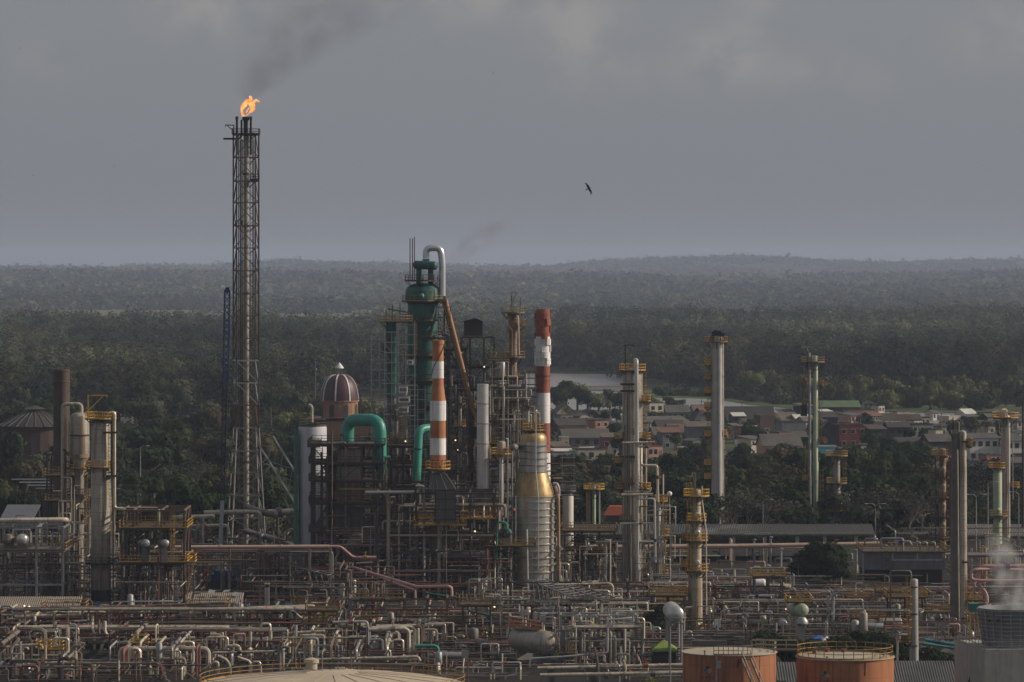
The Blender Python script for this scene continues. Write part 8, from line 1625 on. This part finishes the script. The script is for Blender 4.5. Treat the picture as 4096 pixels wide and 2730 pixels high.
# emit pipes
PIPES.sort(key=lambda p: -p['score'])
ONE, REST = PIPES[:292], PIPES[292:]
seen = {}
for p in ONE: seen.setdefault(p['label'], []).append(p)
for p in ONE:
    mb = MB().tube(p['pts'], p['r'], p['n'])
    if p['fl'] and p['r'] > .1:
        for a, b in zip(p['pts'], p['pts'][1:]):
            L = (b-a).length
            if L > 9:
                for t_ in (.3, .7): c_ = a+(b-a)*t_; dv = (b-a).normalized()*.12; mb.tube([c_-dv, c_+dv], p['r']*1.28, p['n'])
    o = mb.build(p['name'], p['m']); tag(o, p['label'], 'pipe', p['group'] or ('pipes' if len(seen[p['label']]) > 1 else None))
    if p['r'] > .09 and random.random() < .5:
        a, b = max(zip(p['pts'], p['pts'][1:]), key=lambda q: (q[1]-q[0]).length)
        if (b-a).length > 1.5:
            c_ = a+(b-a)*random.uniform(.3,.7); dv = (b-a).normalized()*(.18+p['r']*.6); up_ = Vector((0,0,1)) if abs(dv.normalized().z) < .7 else Vector((.6,-.8,0)); q = p['r']
            v_ = MB().tube([c_-dv, c_-dv*.7, c_+dv*.7, c_+dv], q*1.5, 8); v_.tube([c_, c_+up_*(q*2.2+.35)], .07, 6); e_ = c_+up_*(q*2.2+.35); v_.tube([e_, e_+up_*.06], .26, 10)
            v_.build('valve', random.choice([lagd, dark, redw, yeld, grey, blue, lagd]), o)
ms_ = []; mb = MB()
for p in REST:
    if p['m'] not in ms_: ms_.append(p['m'])
    mb.mi = ms_.index(p['m']); mb.tube(p['pts'], p['r'], 6)
o = mb.build('pipework', ms_); tag(o, 'dense tangle of thin process pipes filling the yard between the larger ones', 'pipework', kind='stuff')
print('pipes', len(ONE), len(REST))
# ---------------------------------------------------------------- smoke, steam, birds, small lit lamps
def puff(name, label, px0, px1, py0, py1, d, dep, dens, col, path, scale, thr, kind_em=None):
    """drifting cloud in a box; path gives (row fraction up, centre fraction across, half width fraction)"""
    lo = Vector((X(px0,d), d-dep/2, Z(py1,d))); hi = Vector((X(px1,d), d+dep/2, Z(py0,d)))
    m = bpy.data.materials.new(name); m.use_nodes = True; t = m.node_tree; t.nodes.clear(); out = N(t, 'ShaderNodeOutputMaterial'); pv = N(t, 'ShaderNodeVolumePrincipled'); pv.inputs['Color'].default_value = (*col, 1); pv.inputs['Anisotropy'].default_value = .2
    tc = N(t, 'ShaderNodeTexCoord'); sp = N(t, 'ShaderNodeSeparateXYZ'); t.links.new(tc.outputs['Generated'], sp.inputs[0])
    n1 = N(t, 'ShaderNodeTexNoise', i_Scale=scale, i_Detail=5.0, i_Roughness=.6); t.links.new(tc.outputs['Object'], n1.inputs['Vector'])
    cen = N(t, 'ShaderNodeFloatCurve'); cur = cen.mapping.curves[0]; wid = N(t, 'ShaderNodeFloatCurve'); cw = wid.mapping.curves[0]
    for c_, idx in ((cur, 1), (cw, 2)):
        c_.points[0].location = (path[0][0], path[0][idx]); c_.points[1].location = (path[-1][0], path[-1][idx])
        for p in path[1:-1]: c_.points.new(p[0], p[idx])
    cen.mapping.update(); wid.mapping.update()
    t.links.new(sp.outputs[2], cen.inputs['Value']); t.links.new(sp.outputs[2], wid.inputs['Value'])
    dx = mth(t, 'DIVIDE', mth(t, 'SUBTRACT', sp.outputs[0], cen.outputs[0]), wid.outputs[0]); dy = mth(t, 'MULTIPLY', mth(t, 'SUBTRACT', sp.outputs[1], .5), 2.1)
    q = mth(t, 'SQRT', mth(t, 'ADD', mth(t, 'MULTIPLY', dx, dx), mth(t, 'MULTIPLY', dy, dy)))
    f = mth(t, 'MAXIMUM', mth(t, 'SUBTRACT', 1.0, q), 0.0); f = mth(t, 'MINIMUM', mth(t, 'MULTIPLY', f, 1.6), 1.0)
    nn = mth(t, 'MAXIMUM', mth(t, 'MULTIPLY', mth(t, 'SUBTRACT', n1.outputs['Fac'], thr), 4.0), 0.0)
    edge = mth(t, 'MINIMUM', mth(t, 'MULTIPLY', mth(t, 'SUBTRACT', 1.0, sp.outputs[2]), 5.0), 1.0)
    t.links.new(mth(t, 'MULTIPLY', mth(t, 'MULTIPLY', mth(t, 'MULTIPLY', f, nn), edge), dens), pv.inputs['Density']); t.links.new(pv.outputs[0], out.inputs['Volume'])
    o = MB().box(lo.x, hi.x, lo.y, hi.y, lo.z, hi.z).build(name, m, smooth=False); tag(o, label, name.replace('_', ' '), kind='stuff'); return o
puff('smoke', 'thin dark smoke drifting up right from the flare flame', 940, 1720, -40, 395, 900, 16, .042, (.16,.16,.17), [(0,.07,.05),(.12,.11,.14),(.4,.26,.30),(.7,.45,.42),(1,.66,.5)], .17, .38)
puff('steam', 'faint grey steam puff drifting up right of the green tower top', 1775, 2060, 880, 1075, 900, 8, .16, (.40,.40,.42), [(0,.12,.16),(.3,.28,.24),(.65,.55,.30),(1,.82,.26)], .25, .40)
puff('cooling_steam', 'white steam rising from the ribbed cooling tower fan stack', 3855, 4230, 2130, 2450, 549, 9, .34, (.95,.95,.96), [(0,.62,.36),(.3,.55,.32),(.6,.45,.22),(1,.35,.16)], .45, .45)
# soaring bird
def bird(px, py, d, s, roll, pitch, lab, big=True):
    c = P(px, py, d); root = thing('bird', lab, 'bird', c, None if big else 'far birds'); mb = MB(); s_ = s
    from mathutils import Matrix
    M_ = Matrix.Rotation(roll, 3, 'Y') @ Matrix.Rotation(R(pitch), 3, 'X')
    def T(x, y, z): return c+M_ @ Vector((x*s_, y*s_, z*s_))
    # body and head, tail: one lofted mesh
    prof = [(-.42,.01),(-.36,.05),(-.28,.07),(-.1,.10),(.1,.11),(.26,.085),(.34,.055),(.40,.06),(.46,.045),(.53,.012)]; n = 10; ring = []
    for z, r in prof: ring.append([T(r*math.cos(2*math.pi*k/n), r*.8*math.sin(2*math.pi*k/n), z) for k in range(n)])
    for p, q in zip(ring, ring[1:]):
        for k in range(n): mb.quad(p[k], p[(k+1)%n], q[(k+1)%n], q[k])
    mb.quad(T(-.05,0,-.3), T(.05,0,-.3), T(.17,0,-.62), T(0,0,-.66), T(-.17,0,-.62)); mb.build('body', fea, root)
    for sd_ in (-1, 1):
        w = MB(); L = [(.08,.22),(.35,.30),(.65,.27),(.9,.20),(1.12,.08)]; Tr = [(.08,-.14),(.3,-.20),(.6,-.16),(.85,-.12),(1.0,-.10)]
        for (a, b), (c1, d1) in zip(zip(L, Tr), zip(L[1:], Tr[1:])):
            f = lambda q: T(sd_*q[0], -.02+.05*q[0], q[1]); g = lambda q: T(sd_*q[0], .01+.05*q[0], q[1]); w.quad(f(a), f(c1), f(d1), f(b)); w.quad(g(b), g(d1), g(c1), g(a))
        if big:
            for i in range(5): a = R(18*i-30); w.quad(T(sd_*1.0,.04,.08-.05*i), T(sd_*(1.02+.34*math.cos(a)),.06,.08-.05*i-.34*math.sin(a)), T(sd_*(1.0+.32*math.cos(a)),.06,.04-.05*i-.34*math.sin(a)), T(sd_*.98,.04,.03-.05*i))
        wo_ = w.build('wing', fea, root, smooth=False)
        if big: MB().quad(T(sd_*.72,-.03,.16), T(sd_*.98,-.03,.08), T(sd_*.95,-.03,-.06), T(sd_*.70,-.03,-.02)).build('wing_patch', fep, wo_, smooth=False)
fea = mat('dark_feathers', (.03,.028,.025), (.05,.045,.038), .8, 0, 4); fep = mat('pale_feathers', (.28,.27,.24), (.2,.19,.17), .8, 0, 4)
bird(2355, 755, 520, .62, R(62), 20, 'large dark soaring bird with pale wing patches in the open sky')
for i, (px, py, w) in enumerate(((3485,1138,'above the distant hills, right'),(80,193,'high at the upper left corner'),(1973,293,'in the sky above the centre'),(455,665,'left of the flare stack lattice'),(133,703,'low in the left sky'),(3055,1040,'over the hill line right'),(1742,173,'in the sky right of the dark smoke'))): bird(px, py, 1500, .34, R(40+35*i), 10, 'tiny dark bird '+w, False)
# lamps that are lit in the plant
lit = bpy.data.materials.new('lit_lamp'); lit.use_nodes = True; t = lit.node_tree; t.nodes.clear(); out = N(t, 'ShaderNodeOutputMaterial'); em = N(t, 'ShaderNodeEmission', i_Strength=2.2); em.inputs[0].default_value = (1,.72,.42,1); t.links.new(em.outputs[0], out.inputs[0])
for i, (px, py, d, w) in enumerate(((1622,1766,806,'on the scaffold between the green columns'),(1937,1468,866,'on the open steel tower'),(1822,1762,846,'behind the orange and white chimney'),(1832,1800,846,'below the first one behind the orange and white chimney'),(98,2424,709,'left one on the tan corrugated shed'),(118,2427,709,'right one on the tan corrugated shed'),(1978,2428,712,'in the dark yard centre'),(2960,2258,866,'under the long shed'),(1900,2126,766,'beside the green drum end'),(3145,2437,700,'left of the mint vessel'))):
    root = thing('floodlight', 'small lit floodlight '+w, 'floodlight', P(px, py, d), 'lit floodlights'); p = P(px, py, d); MB().box(p.x-.18, p.x+.18, p.y-.05, p.y+.12, p.z-.15, p.z+.15).build('housing', grey, root, smooth=False); MB().ball((p.x, p.y-.09, p.z), .16, .06, .14, 10, 6).build('lens', lit, root); MB().bar((p.x, p.y+.12, p.z), (p.x, p.y+.5, p.z-.5), .06).build('bracket', grey, root, smooth=False)
